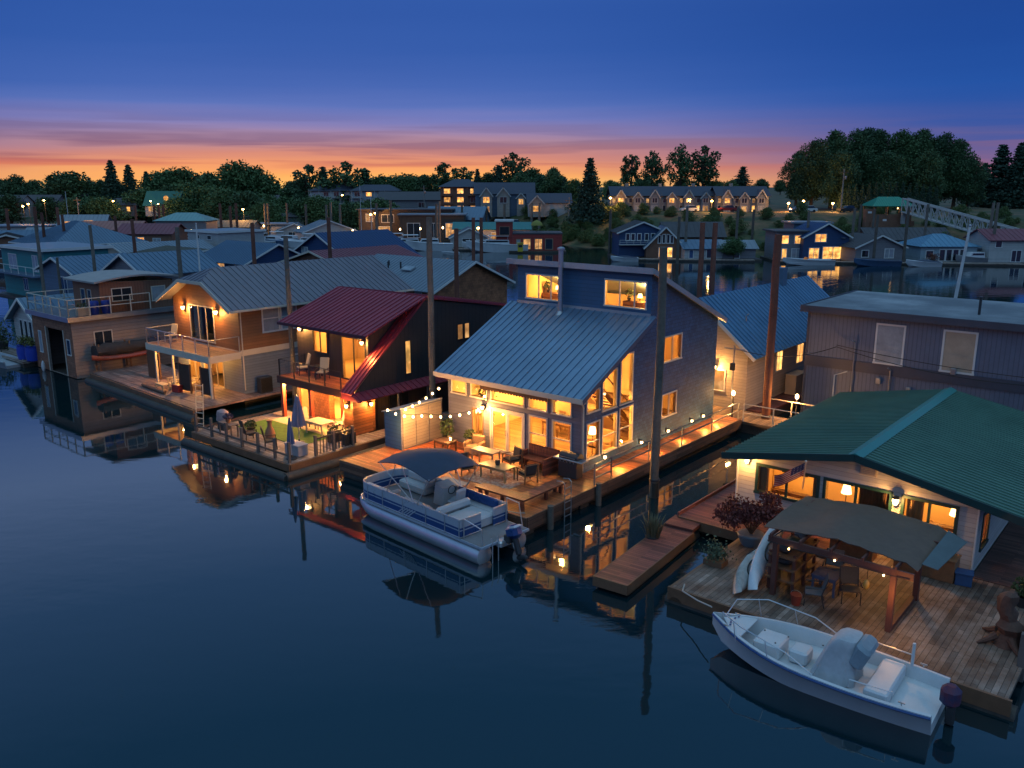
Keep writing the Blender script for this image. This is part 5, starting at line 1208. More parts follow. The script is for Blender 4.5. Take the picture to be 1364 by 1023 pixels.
# walkway and ramp
DR = mat('red_brown_walk', (.19,.06,.045), .6, var=.3, kind='plank', size=.14, axis='x', bump=.2)
W_ = thing('walkway', 'red-brown timber walkway along the left side of the green-roofed home', 'walkway', (-15.2,28.6,0), absolute=True)
MB().box(-15.3,-13.95,28.6,42.9,.50,.62).box(-13.949,-9.2,28.6,30.35,.50,.62).build('boards', DR, W_)
MB().box(-15.38,-15.305,28.6,42.9,.48,.74).build('kerb_rail', DR, W_); MB().box(-15.3,-9.2,28.5,28.595,.25,.62).build('skirt_board', WOOD, W_)
MB().box(-15.1,-14.1,28.9,42.5,-.25,.49).build('float', LOGS, W_)
W2 = thing('finger_dock', 'narrow red-brown finger dock reaching out from the walkway', 'dock', (-14.65,25.5,0), .085)
MB().box(-.62,.62,-3.2,2.2,.34,.46).build('boards', DR, W2); MB().box(-.66,-.621,-3.24,2.2,.12,.47).box(.621,.66,-3.24,2.2,.12,.47).box(-.66,.66,-3.26,-3.201,.12,.47).build('skirt_board', WOOD, W2)
MB().box(-.6,.6,2.21,3.3,.42,.56).build('step', DR, W2); m = MB(); m.tube([(-.35,-3,.05),(-.35,3,.05)],.25,9); m.tube([(.35,-3,.05),(.35,3,.05)],.25,9); m.build('float_log', LOGS, W2, True)
def grassy(label, p, h, r, seed, m, n=90, name='tall_plant', cat='plant'):
    R = random.Random(seed); t = thing(name, label, cat, p); mb = MB()
    for i in range(n):
        a = R.uniform(0,6.28); k = R.uniform(.1,1); q = Vector((cos(a)*r*k*.3,sin(a)*r*k*.3,0)); e = Vector((cos(a)*r*k,sin(a)*r*k,h*R.uniform(.6,1))); mid = q.lerp(e,.55)+Vector((0,0,h*.16)); s = Vector((-sin(a),cos(a),0))*.018
        mb.add([q-s,q+s,mid+s,mid-s,e],[[0,1,2,3],[3,2,4]])
    mb.build('blades', m, t); MB().lathe([(r*.3,0),(r*.4,.12),(r*.42,.2),(r*.3,.19)],n=10).build('pot', DARK, t, True); return t
DRYG = leafmat('dry_grass_blade', (.12,.10,.05), (.22,.17,.09))
grassy('clump of tall dry grass growing at the left edge of the finger dock', (-15.2,26.4,.3), 1.1, .7, 5, DRYG)
# weathered deck
GD = thing('patio_deck', 'weathered plank deck with pergola in front of the green-roofed home', 'deck', (-12.4,23.3,0), absolute=True)
GM = mat('weathered_brown_deck', (.14,.075,.045), .65, var=.4, kind='plank', size=.16, axis='y', col2=(.26,.22,.19), bump=.35, scale=.9)
MB().prism([(-12.5,23.1,.40),(-2.7,23.1,.40),(-2.7,30.2,.40),(-9.19,30.2,.40),(-9.19,28.48,.40),(-12.5,28.48,.40)],(0,0,.13)).build('deck_boards', GM, GD)
MB().box(-12.6,-2.6,23.0,23.09,.1,.55).box(-12.6,-12.51,23.1,28.4,.1,.52).build('skirt_board', WOOD, GD)
m = MB(); m.tube([(-12.7,23.3,-.02),(-2.5,23.3,-.02)],.3,10); m.tube([(-12.3,23,-.02),(-12.3,28.3,-.02)],.28,10); m.tube([(-12.4,26,.0),(-2.6,26,.0)],.3,10); m.build('float_log', LOGS, GD, True)
MB().box(-5.1,-3.2,30.21,42,.42,.55).build('side_walk', mat('damp_dark_walk', (.10,.05,.04), .6, var=.3, kind='plank', size=.15, axis='x'), GD)
PG = thing('pergola', 'dark red timber pergola with a grey-brown tarp roof on the deck', 'pergola', (-8,26,.53), absolute=True)
PW = mat('dark_red_post', (.11,.04,.03), .65, var=.3)
for q in ((-9.75,24.75),(-6.15,24.7),(-6.1,27.3),(-9.9,27.4)): MB().box(q[0]-.08,q[0]+.08,q[1]-.08,q[1]+.08,.535,2.52).build('post', PW, PG)
MB().bar((-10.0,24.72,2.42),(-5.6,24.68,2.42),.08,.22).build('front_beam', PW, PG); MB().bar((-10.0,27.45,2.5),(-5.6,27.4,2.5),.08,.22).build('rear_beam', PW, PG)
for k in range(5): MB().bar((-9.9+.95*k,24.6,2.58),(-9.9+.95*k,28.3,2.64),.06,.12).build('rafter', PW, PG)
MB().box(-6.23,-6.07,24.78,27.22,.54,.68).build('sill', PW, PG)
TARP = mat('grey_brown_tarp', (.125,.082,.06), .75, var=.2, scale=1.5, bump=.4, grain=5)
rows = []
for i in range(15):
    x = -10.3+4.7*i/14
    rows.append([(x, 25.0+3.6*k/10, 2.64+.09*sin(pi*k/10)-.10*abs(sin(2.5*pi*i/14))*sin(pi*k/10)+.22*max(0,1-abs(i-7)/7)+ .02*sin(3*i+2*k) - (.12 if i==14 else 0)) for k in range(11)])
n = 11; vs = [p for r in rows for p in r]; vs += [(p[0],p[1],p[2]-.025) for p in vs]; o_ = 15*n; fs = []
for i in range(14):
    for k in range(n-1): a = i*n+k; fs += [[a,a+n,a+n+1,a+1],[o_+a,o_+a+1,o_+a+n+1,o_+a+n]]
for i in range(14): fs += [[i*n,o_+i*n,o_+i*n+n,i*n+n],[i*n+n-1,i*n+2*n-1,o_+i*n+2*n-1,o_+i*n+n-1]]
for k in range(n-1): fs += [[k,k+1,o_+k+1,o_+k],[14*n+k,o_+14*n+k,o_+14*n+k+1,14*n+k+1]]
MB().add(vs, fs).build('tarp', TARP, PG, True)
MB().prism([(-5.6,25.4,2.58),(-5.2,25.6,2.44),(-5.0,28.2,2.5),(-5.6,28.4,2.66)],(0,0,.02)).build('blue_tarp', mat('blue_grey_tarp', (.09,.12,.13), .8, var=.2, bump=.3), PG)
strings('string_lights', 'few small bulbs strung along the front beam of the pergola', [(-10,24.62,2.38),(-8,24.62,2.38),(-5.7,24.62,2.36)], 3, .05, 5, .5)
# kayaks on a rack of timbers at the left of the pergola
rk = thing('boat_rack', 'timber rack stacked with gear at the left end of the pergola', 'rack', (-9.6,26.0,.53), pi/2)
for x in (-.9,.0,.9):
    for y in (-.35,.45): MB().bar((x,y,0),(x,y,1.35),.09).build('upright', PW, rk)
for z in (.45,.85,1.25): MB().box(-1.05,1.05,-.42,.5,z-.03,z+.03).build('shelf', WOOD, rk)
GEAR = [mat('gear_dark', (.04,.04,.045), .7, var=.3), mat('gear_green', (.07,.10,.06), .7, var=.3), mat('gear_pale', (.30,.29,.27), .6, var=.2), mat('gear_red', (.28,.04,.02), .5, var=.2)]
R = random.Random(31); gl = ['dark gear bag on the top of the timber rack, end nearest the water','green gear bag on the top of the timber rack','pale gear bag on the top of the timber rack, end nearest the house','dark gear bag on the middle shelf of the timber rack','pale bundle on the middle shelf of the timber rack']
for k in range(5):
    b_ = thing('gear_bag', gl[k], 'bag', (-9.6+R.uniform(-.1,.1), 25.3+.7*(k%3), .53+(1.285 if k < 3 else .885)), R.uniform(-.4,.4))
    MB().cbox((0,0,.15),(.5,.34,.3),bev=.11).build('bag', GEAR[[0,1,2,0,2][k]], b_, True); MB().tube([(-.15,0,.28),(-.08,0,.40),(.08,0,.40),(.15,0,.28)],.015,5).build('strap', BLACK, b_)
kayak('white kayak leaning high against the left side of the pergola rack', (-10.5,25.75,1.45), pi/2+.08, 3.6, mat('white_kayak', (.55,.57,.60), .35), 1.15, pitch=-.42)
kayak('lower grubby white kayak leaning under the other one at the pergola corner', (-10.75,25.1,.98), pi/2+.05, 2.9, mat('dirty_white_kayak', (.45,.44,.42), .4, var=.25, col2=(.16,.16,.15), scale=1.1), 1.0, pitch=-.25)
t = thing('paddle', 'black paddle propped across the white kayak', 'paddle', (-10.55,25.9,1.75), .9)
t.rotation_euler.y = -.55; MB().tube([(-.8,0,0),(.7,0,0)],.02,6).build('shaft', BLACK, t); MB().cbox((.95,0,0),(.5,.2,.03),bev=.012).build('blade', BLACK, t)
t = thing('bucket', 'red bucket on the deck under the pergola by the front beam', 'bucket', (-8.9,24.55,.53)); MB().lathe([(.13,0),(.18,.34),(.19,.35),(.165,.33),(.12,.03)],n=14).build('pail', GEAR[3], t, True); MB().tube([(.18*cos(a),0,.34+.14*sin(a)) for a in [pi*k/8 for k in range(9)]],.008,5).build('handle', STEEL, t)
MESHC = mat('brown_sling', (.12,.085,.06), .8, var=.25)
def sling_chair(label, p, rot, m):
    t = thing('patio_chair', label, 'chair', p, rot)
    for sx in (-1,1):
        MB().tube([(sx*.28,-.3,0),(sx*.28,-.26,.40),(sx*.28,.22,.40)],.018,6).build('leg', DARK, t); MB().tube([(sx*.28,.30,0),(sx*.28,.2,.4),(sx*.27,.38,1.0)],.018,6).build('leg', DARK, t)
        MB().tube([(sx*.30,-.28,.62),(sx*.30,.25,.64)],.022,6).build('armrest', DARK, t)
    MB().cbox((0,-.02,.42),(.54,.52,.03),bev=.01).build('seat', m, t); MB().cbox((0,.30,.74),(.54,.03,.56),Matrix.Rotation(-.28,3,'X'),bev=.01).build('backrest', m, t)
    return t
sling_chair('brown sling chair standing under the right half of the pergola', (-7.7,25.9,.53), .5, MESHC)
sling_chair('grey sling chair under the pergola near the timber rack', (-8.5,25.0,.53), -1.2, mat('grey_sling', (.13,.13,.14), .8))
sling_chair('pale sling chair under the pergola against the house side', (-8.6,26.9,.53), .2, mat('pale_sling', (.26,.25,.23), .8))
table('patio_table', 'small table with blue cloth under the pergola', 'table', (-8.5,26.1,.53), .8, .8, .62, mat('blue_cloth', (.06,.09,.18), .8, var=.3))
t = thing('hanging_lantern', 'unlit yellow glass lantern hanging from the front beam of the pergola', 'lantern', (-6.9,24.75,1.64)); MB().tube([(0,0,.3),(0,0,.66)],.01,5).build('cord', BLACK, t); MB().lathe([(.05,0),(.1,.08),(.1,.2),(.04,.3)],n=10).build('globe', mat('amber_glass', (.35,.22,.05), .2), t, True)
def crate(label, p, rot, d, m, name='wooden_box', lid=True):
    t = thing(name, label, 'box', p, rot); MB().cbox((0,0,d[2]/2),d,bev=.015).build('body', m, t)
    if lid: MB().cbox((0,0,d[2]+.03),(d[0]+.06,d[1]+.06,.05),bev=.01).build('lid', m, t)
    return t
crate('long brown deck box under the right window of the green-roofed home', (-6.4,29.6,.53), 0, (1.9,.7,.75), TEAK)
crate('orange-brown box on the long brown deck box', (-6.1,29.6,1.342), .1, (.85,.5,.22), mat('orange_wood', (.38,.17,.06), .6))
crate('low planter bench by the patio door of the green-roofed home', (-8.8,29.5,.53), 0, (1.5,.6,.5), TEAK)
crate('blue tub beside the long deck box at the house corner', (-5.2,29.5,.53), .2, (.5,.4,.4), mat('blue_tub', (.03,.09,.22), .5), name='tub')
# maple in a pot, shrubs
def shrub_pot(label, p, h, r, pot, lm, seed, n=3600, size=.13):
    R = random.Random(seed); t = thing('potted_maple', label, 'potted tree', p)
    MB().lathe([(.34,0),(.48,.32),(.5,.4),(.46,.44),(.42,.40)],n=18).build('pot', pot, t, True); st = MB(); pts = []
    for i in range(11):
        a = 6.28*i/11+R.uniform(-.3,.3); k = R.uniform(.45,1); e = Vector((cos(a)*r*k, sin(a)*r*k, .4+h*R.uniform(.5,.92)))
        st.tube([(0,0,.4),(e.x*.35,e.y*.35,.4+h*.35),e],[.035,.022,.008],6)
        for _ in range(n//11): q = Vector((R.gauss(0,1),R.gauss(0,1),R.gauss(0,.6))); q = q.normalized()*R.uniform(.1,.52)*r*.8; pts.append(e+q)
    st.build('branch', WOOD, t, True); MB().leaves(pts, size, R, .4).build('foliage', lm, t); return t
shrub_pot('dark red Japanese maple in a blue-grey pot at the deck corner', (-12.0,28.0,.53), 1.35, 1.05, mat('blue_grey_pot', (.12,.16,.20), .5), leafmat('maple_leaf', (.09,.015,.02), (.20,.05,.03)), 21)
R = random.Random(22); t = thing('deck_shrub', 'small green shrub in a low box at the left edge of the deck', 'shrub', (-12.2,25.6,.53)); MB().cbox((0,0,.1),(.7,.5,.2)).build('planter_box', WOOD, t)
MB().leaves([(R.gauss(0,.22),R.gauss(0,.20),.25+abs(R.gauss(0,.28))) for _ in range(420)], .11, R).build('foliage', leafmat('grey_green_leaf', (.06,.09,.05), (.13,.15,.08)), t)
potted('dark leafy plant beside the right edge post of the weathered deck', (-3.4,29.0,.53), .35,.22,.6,.35, DARK, LEAFG, 23)
# carved stump figure: driftwood column
R = random.Random(33); t = thing('driftwood_stump', 'carved driftwood stump standing at the right edge of the deck', 'stump', (-3.35,26.2,.53))
rings = []
for z, r_ in ((0,.42),(.15,.40),(.35,.30),(.55,.34),(.75,.22),(.95,.27),(1.15,.20),(1.35,.24),(1.5,.2),(1.58,.08)):
    rings.append([(r_*(1+R.uniform(-.2,.2))*cos(q)+.1*sin(z*4), r_*(1+R.uniform(-.2,.2))*sin(q), z) for q in [2*pi*k/14 for k in range(14)]])
DW = mat('driftwood', (.10,.05,.035), .8, var=.4, scale=4, bump=.6, grain=12)
MB().loft(rings).build('trunk', DW, t, True)
for k in range(4): a = 1.1+1.4*k; MB().tube([(cos(a)*.3,sin(a)*.3,.25),(cos(a)*.6,sin(a)*.55,.1),(cos(a)*.85,sin(a)*.8,.02)],[.13,.08,.03],8).build('root', DW, t, True)
MB().box(-2.85,-2.65,28.0,28.2,.1,2.1).box(-2.85,-2.65,25.0,25.2,.1,1.5).box(-2.8,-2.72,25.2,28.0,.6,1.35).solo('edge_fence', mat('grey_post', (.13,.11,.10)), 'weathered board fence at the right edge of the deck', 'fence', (-2.75,26.6,.1), absolute=True)
# the flag on its angled staff
FL = thing('house_flag', 'stars and stripes flag on an angled staff over the left window', 'flag', (-11.1,30.35,2.25), 0); FL.scale = (1.4,1.4,1.4)
MB().tube([(0,0,0),(.30,-.75,1.0)],.018,6).ball((.31,-.77,1.03),.035,8,6).build('staff', CREAM, FL, True)
FR = mat('flag_red', (.38,.03,.04), .8, var=.08); FW = mat('flag_white', (.55,.54,.55), .8, var=.08); FB = mat('flag_blue', (.02,.035,.16), .8, var=.08)
top = Vector((.29,-.72,.96)); dn = Vector((-.22,.56,-.72)).normalized()*.62; fly = Vector((-.82,-.05,-.52))
m = MB()
for i in range(13):
    for j in range(12):
        def FP(u, v): return top + dn*v + fly*u + Vector((.02*sin(9*u),.06*sin(7*u+2*v),.03*sin(6*u+1)))
        u0, u1, v0, v1 = j/12, (j+1)/12, i/13, (i+1)/13
        m.mat(2 if (j < 5 and i < 7) else i % 2); m.poly(FP(u0,v0), FP(u0,v1), FP(u1,v1), FP(u1,v0))
m.build('cloth', [FR, FW, FB], FL)
m = MB()
for i in range(4):
    for j in range(4):
        c = top + dn*((i+.6)*.13) + fly*((j+.6)*.095); 
        for s_ in (.02,-.02): m.mat(0).add([c+Vector((.011*cos(a),s_+.06*sin(7*(j+.6)*.095+2*(i+.6)*.13),.011*sin(a))) for a in [2*pi*k/5 for k in range(5)]],[[0,1,2,3,4]])
m.build('stars', FW, FL)
# mooring line from the motor boat
MB().tube([(-10.5,21.95,.95),(-11.2,22.4,.75),(-12.0,22.9,.62),(-12.2,23.4,.6)],.025,6).solo('mooring_line', mat('pale_rope', (.4,.38,.34), .9), 'pale mooring line from the bow of the white motor boat to the deck', 'rope', (-10.5,21.95,.95), absolute=True)
# ================= grey flat-roofed building behind
GB = mat('grey_blue_batten', (.115,.14,.205), .65, var=.15, kind='batten', size=.22)
def grey_block():
    xl, xr, yf, yb = -18.1, 2, 48.2, 57.0; zt = 6.45
    H = thing('floating_home', 'long two-storey grey-blue building with flat roof behind the green-roofed home', 'building', (xl,yf,0), absolute=True); w = MB()
    ops = [(3.9,5.25,3.95,6.0),(7.3,8.75,3.95,6.0),(13.2,14.6,3.95,6.0)]
    wall(w, (xl,yf), (xr,yf), .1, zt, zt, ops); wall(w, (xr,yf), (xr,yb), .1, zt, zt); wall(w, (xr,yb), (xl,yb), .1, zt, zt); wall(w, (xl,yb), (xl,yf), .1, zt, zt)
    w.build('wall', [GB, PLASTER], H)
    MB().box(xl-.3,xr+.3,yf-.35,yb+.3,zt+.004,zt+.26).build('roof', mat('worn_flat_roof', (.15,.17,.19), .75, var=.4, scale=.25, col2=(.24,.26,.28)), H)
    DB = mat('dark_blue_band', (.055,.06,.085), .6, var=.2)
    MB().box(xl-.36,xr+.36,yf-.42,yf-.355,zt-.06,zt+.32).box(xl-.37,xl-.305,yf-.35,yb+.3,zt-.06,zt+.32).build('fascia', DB, H); MB().box(xl-.02,xr,yf-.06,yf-.005,3.25,3.85).build('band', DB, H)
    MB().box(xl-.03,xl+.1,yf-.04,yf-.0,.1,zt).build('corner_board', DB, H)
    for o, p in zip(ops, (PALEGLASS, mat('drawn_blind', (.42,.33,.24), .7), DARKGLASS)): window(H, (xl,yf), (xr,yf), *o, frame=WHITE, pane=p, fw=.1)
    for x, y, h in ((-9.8,50.5,.9),(-7.2,49.4,.5),(-1.2,49.2,.4),(-8,55,.4)): MB().lathe([(.07,0),(.07,h),(.1,h),(.1,h+.06)],(x,y,zt+.26),8).build('vent_pipe', DARK, H)
    MB().cbox((.2,50.4,zt+.42),(1.3,.9,.3),bev=.03).build('roof_hatch', DARK, H)
    for x, z0, z1 in ((-15.3,2.0,4.9),(-13.3,2.0,3.6)): MB().tube([(x,yf-.12,z0),(x,yf-.12,z1),(x-.1,yf-.3,z1+.12)],.04,6).build('service_pipe', STEEL, H)
    MB().tube([(-16.3,yf-.1,.6),(-16.3,yf-.1,2.9),(-15.6,yf-.1,3.2)],.04,6).build('conduit', WHITE, H)
    for x, z in ((-12.3,2.6),(-13.9,2.9),(-10.2,3.95),(-7.6,1.6)): MB().cbox((x,yf-.08,z),(.26,.14,.34),bev=.02).build('meter_box', STEEL, H)
    MB().box(xl-.2,xr,yf,yb,-.3,.1).build('float', LOGS, H)
grey_block()
# ================= white home with blue metal roof behind the blue house
BR2 = mat('bright_blue_metal_roof', (.10,.22,.35), .45, .45, var=.18, scale=.4, bump=.14, grain=2.2)
CREAMLAP = mat('cream_lap_siding', (.44,.37,.30), .6, var=.1, kind='siding', size=.18)
def blue_roof_house():
    xl, xr, yf, yb = -27.0, -20.6, 45.9, 62; ze, zr_ = 4.1, 6.95; xc = -23.75
    H = thing('floating_home', 'cream floating home with bright blue metal roof behind the blue home', 'floating home', (xr,yf,0), absolute=True); w = MB()
    wall(w, (xl,yf), (xr,yf), .3, ze, ze, [(1.9,2.8,.85,2.8),(3.9,5.0,1.5,2.7)]); w.mat(0).poly((xl,yf,ze),(xr,yf,ze),(xc,yf,zr_-.1))
    wall(w, (xr,yf), (xr,yb), .3, ze, ze, [(4.2,5.0,2.2,3.4),(7.4,8.4,2.2,3.4),(10,10.6,2.4,3.2)]); wall(w, (xr,yb), (xl,yb), .3, ze, ze); wall(w, (xl,yb), (xl,yf), .3, ze, ze)
    w.build('wall', [CREAMLAP, PLASTER], H)
    sl = (zr_-ze)/(xr-xc)
    roof(MB(), [(xr+.7,yf-.6,ze-.35),(xr+.7,yb+.5,ze-.35),(xc,yb+.5,zr_),(xc,yf-.6,zr_)], .1, .5).build('right_roof', BR2, H)
    roof(MB(), [(xl-.7,yb+.5,ze-.35),(xl-.7,yf-.6,ze-.35),(xc,yf-.6,zr_),(xc,yb+.5,zr_)], .1, .5).build('left_roof', BR2, H)
    m = MB(); m.bar((xl-.7,yf-.63,ze-.42),(xc,yf-.63,zr_-.07),.05,.2); m.bar((xc,yf-.63,zr_-.07),(xr+.7,yf-.63,ze-.42),.05,.2); m.build('barge_board', WHITE, H)
    MB().box(xc-.35,xc+.35,57,57.7,6.5,7.9).build('chimney', mat('blue_chimney', (.07,.14,.22), .6), H)
    for x, y in ((-21.9,48.2),(-21.6,52.0)): MB().tube([(x,y,5.1),(x,y,5.75),(x+.15,y,5.9)],.05,6).build('vent_pipe', STEEL, H)
    for o in [(1.9,2.8,.85,2.8)]: window(H, (xl,yf), (xr,yf), *o, frame=WHITE, pane=WARM, name='door')
    window(H, (xl,yf), (xr,yf), 3.9,5.0,1.5,2.7, frame=WHITE, pane=WARMDIM)
    for o in [(4.2,5.0,2.2,3.4),(7.4,8.4,2.2,3.4)]: window(H, (xr,yf), (xr,yb), *o, frame=WHITE, pane=WARM, mull=(.5,))
    window(H, (xr,yf), (xr,yb), 10,10.6,2.4,3.2, frame=WHITE, pane=PALEGLASS)
    sconce(H, (-22.6,yf-.01,2.9), (0,-1), 60, 1.2); sconce(H, (-24.6,yf-.01,2.9), (0,-1), 50, 1.2)
    MB().box(xl-.2,xr+.2,yf-.1,yb,-.3,.3).build('float', LOGS, H)
blue_roof_house()
crate('pale storage cabinet on the red walk along the cream home', (-20.0,52,.6), pi/2, (1.8,.7,1.2), mat('beige_cabinet', (.36,.30,.24), .6), name='storage_cabinet')
SW = thing('side_walk', 'red side walk along the cream home with the bright blue roof', 'walkway', (-19.9,53,0), absolute=True); MB().box(-20.5,-19.3,45.9,62,.45,.6).build('boards', DR, SW); MB().box(-20.4,-19.4,46,62,-.2,.44).build('float', LOGS, SW)
# main dock across the back
MD = thing('main_dock', 'lit timber main dock running behind the blue home', 'dock', (-24,44.4,0), absolute=True)
MB().box(-60,8,43.05,45.3,.52,.66).build('boards', mat('dock_timber', (.26,.17,.10), .7, var=.3, kind='plank', size=.15, axis='y', bump=.2), MD); MB().box(-60,8,43.2,45.2,-.2,.51).build('float', LOGS, MD)
railing(MD, [(-19.4,43.1,.66),(-12.5,43.1,.66)], 1.0, .06, 1.7, (.5,1.0), .05, m=CREAM, name='dock_railing')
railing(MD, [(-19.2,45.2,.66),(-12.5,45.2,.66)], 1.0, .06, 1.7, (1.0,), .05, m=CREAM, name='rear_railing')
def post_lamp(label, p, h, w_, grp=None, world=False, s=1.0):
    t = (thing_w if world else thing)('dock_lamp', label, 'lamp', p, 0, grp)
    MB().tube([(0,0,0),(0,0,h)],.04*s,6).build('post', DARK, t); MB().lathe([(.05*s,0),(.1*s,.06*s),(.1*s,.2*s),(.03*s,.28*s)],(0,0,h),8).build('bulb', BULB, t, True)
    if w_: point_light('lamp_light', t, (0,-.3,h+.1), w_)
    return t
post_lamp('dock lamp at the rear corner of the blue home by the main dock', (-20.2,43.4,.66), 1.3, 14)
post_lamp('dock lamp at the end of the dock railing by the red-brown piling', (-17.3,45.3,.66), 1.2, 40)

for k, (p, q) in enumerate((((-20.4,43.6,4.6),(-16.2,47.7,4.6)),((-16.2,47.7,4.6),(-4.5,47.6,4.0)),((-16.2,47.7,4.7),(1.0,47.4,4.7)))):
    a, b = Vector(p), Vector(q); MB().tube([a.lerp(b,i/14)-Vector((0,0,.5*4*(i/14)*(1-i/14))) for i in range(15)],.02,5).solo('overhead_cable', BLACK, ['slack cable from the cream home to the grey-blue building','slack cable sagging low along the grey-blue building front','upper slack cable along the grey-blue building front'][k], 'cable', p, absolute=True)
t = thing('service_mast', 'thin service mast with cables at the corner of the cream home', 'mast', (-20.4,43.6,.66)); MB().tube([(0,0,0),(0,0,4.1)],.04,7).build('shaft', STEEL, t, True); MB().bar((-.6,0,3.9),(.6,0,3.9),.06).build('crossarm', STEEL, t); MB().cbox((0,-.1,2.9),(.25,.2,.4),bev=.02).build('meter_box', DARK, t)
for k, (x, z, lb) in enumerate(((-12.6,2.0,'framed picture behind the left window of the green-roofed home'),(-8.6,2.1,'framed picture behind the patio door of the green-roofed home'),(-6.9,2.2,'framed picture behind the right window of the green-roofed home'))):
    t = thing('picture_frame', lb, 'picture', (x,33.44,z)); MB().box(-.55,.55,-.03,0,-.35,.35).build('frame', DARK, t); MB().box(-.5,.5,-.04,-.031,-.3,.3).build('canvas', PIC[k], t)
for k, x in enumerate((-13.0,-10.7,-9.0,-7.35)):
    t = thing('curtain', ['curtain drawn aside at the left end of the left window, green-roofed home','curtain drawn aside at the right end of the left window, green-roofed home','brown blind across the right half of the patio door, green-roofed home','curtain drawn aside at the left end of the right window, green-roofed home'][k], 'curtain', (x,30.62,1.6))
    m = MB(); n_ = 5 if k != 2 else 11
    for j in range(n_): m.tube([(.11*j-.05,0,-.5 if k == 2 else .05),(.11*j-.05,0,1.2)],.06,6)
    m.build('cloth', WOOD if k == 2 else mat('tan_curtain', (.38,.24,.12), .9), t, True); MB().tube([(-.15,0,1.2),(.11*n_,0,1.2)],.015,6).build('rod', DARK, t)
sofa('brown armchair behind the right window of the green-roofed home', (-6.6,32.6,.56), pi, mat('brown_leather', (.10,.05,.03)), 1.0, 'armchair', 'armchair')
table('dining_table', 'dark table behind the patio door of the green-roofed home', 'table', (-9.0,32.3,.56), 1.4, .8, .74, WOOD)
# ================= floating homes of the rows behind
def simple_home(label, x0, x1, y0, y1, ze, zr_, wm, rm, ridge='Y', wins=(), oh=.5, trim=None, cat='floating home', name='floating_home', zf=.35, rib=.5, grp=None):
    """gabled (ridge 'Y' or 'X'), hipped ('H') or flat ('F') home in the mooring frame; wins: (side, s0, s1, z0, z1, pane)"""
    H = thing(name, label, cat, ((x0+x1)/2, y0, 0), 0, grp, absolute=True); trim = trim or WHITE; w = MB(); xc, yc = (x0+x1)/2, (y0+y1)/2
    for a, b in (((x0,y0),(x1,y0)),((x1,y0),(x1,y1)),((x1,y1),(x0,y1)),((x0,y1),(x0,y0))): wall(w, a, b, zf-.2, ze, ze, inner=False)
    w.mat(0); t = MB(); sl = 0
    if ridge == 'Y':
        w.poly((x0,y0,ze),(x1,y0,ze),(xc,y0,zr_-.1)); w.poly((x1,y1,ze),(x0,y1,ze),(xc,y1,zr_-.1)); sl = (zr_-ze)/(x1-xc)*oh
        roof(MB(), [(x1+oh,y0-oh,ze-sl),(x1+oh,y1+oh,ze-sl),(xc,y1+oh,zr_),(xc,y0-oh,zr_)], .1, rib).build('right_roof', rm, H)
        roof(MB(), [(x0-oh,y1+oh,ze-sl),(x0-oh,y0-oh,ze-sl),(xc,y0-oh,zr_),(xc,y1+oh,zr_)], .1, rib).build('left_roof', rm, H)
        t.bar((x0-oh,y0-oh-.02,ze-sl-.08),(xc,y0-oh-.02,zr_-.08),.05,.2); t.bar((xc,y0-oh-.02,zr_-.08),(x1+oh,y0-oh-.02,ze-sl-.08),.05,.2)
    elif ridge == 'X':
        w.poly((x1,y0,ze),(x1,y1,ze),(x1,yc,zr_-.1)); w.poly((x0,y1,ze),(x0,y0,ze),(x0,yc,zr_-.1)); sl = (zr_-ze)/(yc-y0)*oh
        roof(MB(), [(x0-oh,y0-oh,ze-sl),(x1+oh,y0-oh,ze-sl),(x1+oh,yc,zr_),(x0-oh,yc,zr_)], .1, rib).build('front_roof', rm, H)
        roof(MB(), [(x1+oh,y1+oh,ze-sl),(x0-oh,y1+oh,ze-sl),(x0-oh,yc,zr_),(x1+oh,yc,zr_)], .1, rib).build('rear_roof', rm, H)
        t.bar((x1+oh+.02,y0-oh,ze-sl-.08),(x1+oh+.02,yc,zr_-.08),.05,.2); t.bar((x1+oh+.02,yc,zr_-.08),(x1+oh+.02,y1+oh,ze-sl-.08),.05,.2)
    elif ridge == 'H':
        a, b, c, d = (x0-oh,y0-oh,ze), (x1+oh,y0-oh,ze), (x1+oh,y1+oh,ze), (x0-oh,y1+oh,ze); k = min(x1-x0, y1-y0)/2*.9
        r0, r1 = ((xc,y0+k,zr_),(xc,y1-k,zr_)) if (y1-y0) >= (x1-x0) else ((x0+k,yc,zr_),(x1-k,yc,zr_))
        ps = [[a,b,r0],[b,c,r1,r0],[c,d,r1],[d,a,r0,r1]] if (y1-y0) >= (x1-x0) else [[a,b,r1,r0],[b,c,r1],[c,d,r0,r1],[d,a,r0]]
        m = MB()
        for p in ps: roof(m, p, .08, rib)
        m.build('roof', rm, H); t.bar((x0-oh,y0-oh-.03,ze-.08),(x1+oh,y0-oh-.03,ze-.08),.05,.18); t.bar((x1+oh+.03,y0-oh,ze-.08),(x1+oh+.03,y1+oh,ze-.08),.05,.18)
    else:
        MB().box(x0-oh,x1+oh,y0-oh,y1+oh,ze+.004,ze+.22).build('roof', rm, H); t.box(x0-oh-.05,x1+oh+.05,y0-oh-.055,y0-oh-.005,ze-.05,ze+.28); t.box(x1+oh+.005,x1+oh+.055,y0-oh,y1+oh,ze-.05,ze+.28)
    w.build('wall', wm, H); t.build('trim_board', trim, H)
    for s, s0, s1, z0, z1, p in wins:
        a, b = ((x0,y0),(x1,y0)) if s == 'f' else ((x1,y0),(x1,y1))
        window(H, a, b, s0, s1, z0, z1, frame=trim, pane=p, mull=(.5,) if s1-s0 > 1.1 else (), fw=.09)
    MB().box(x0-.5,x1+.5,y0-1.2,y1+.3,-.25,zf-.12).build('float', LOGS, H)
    return H
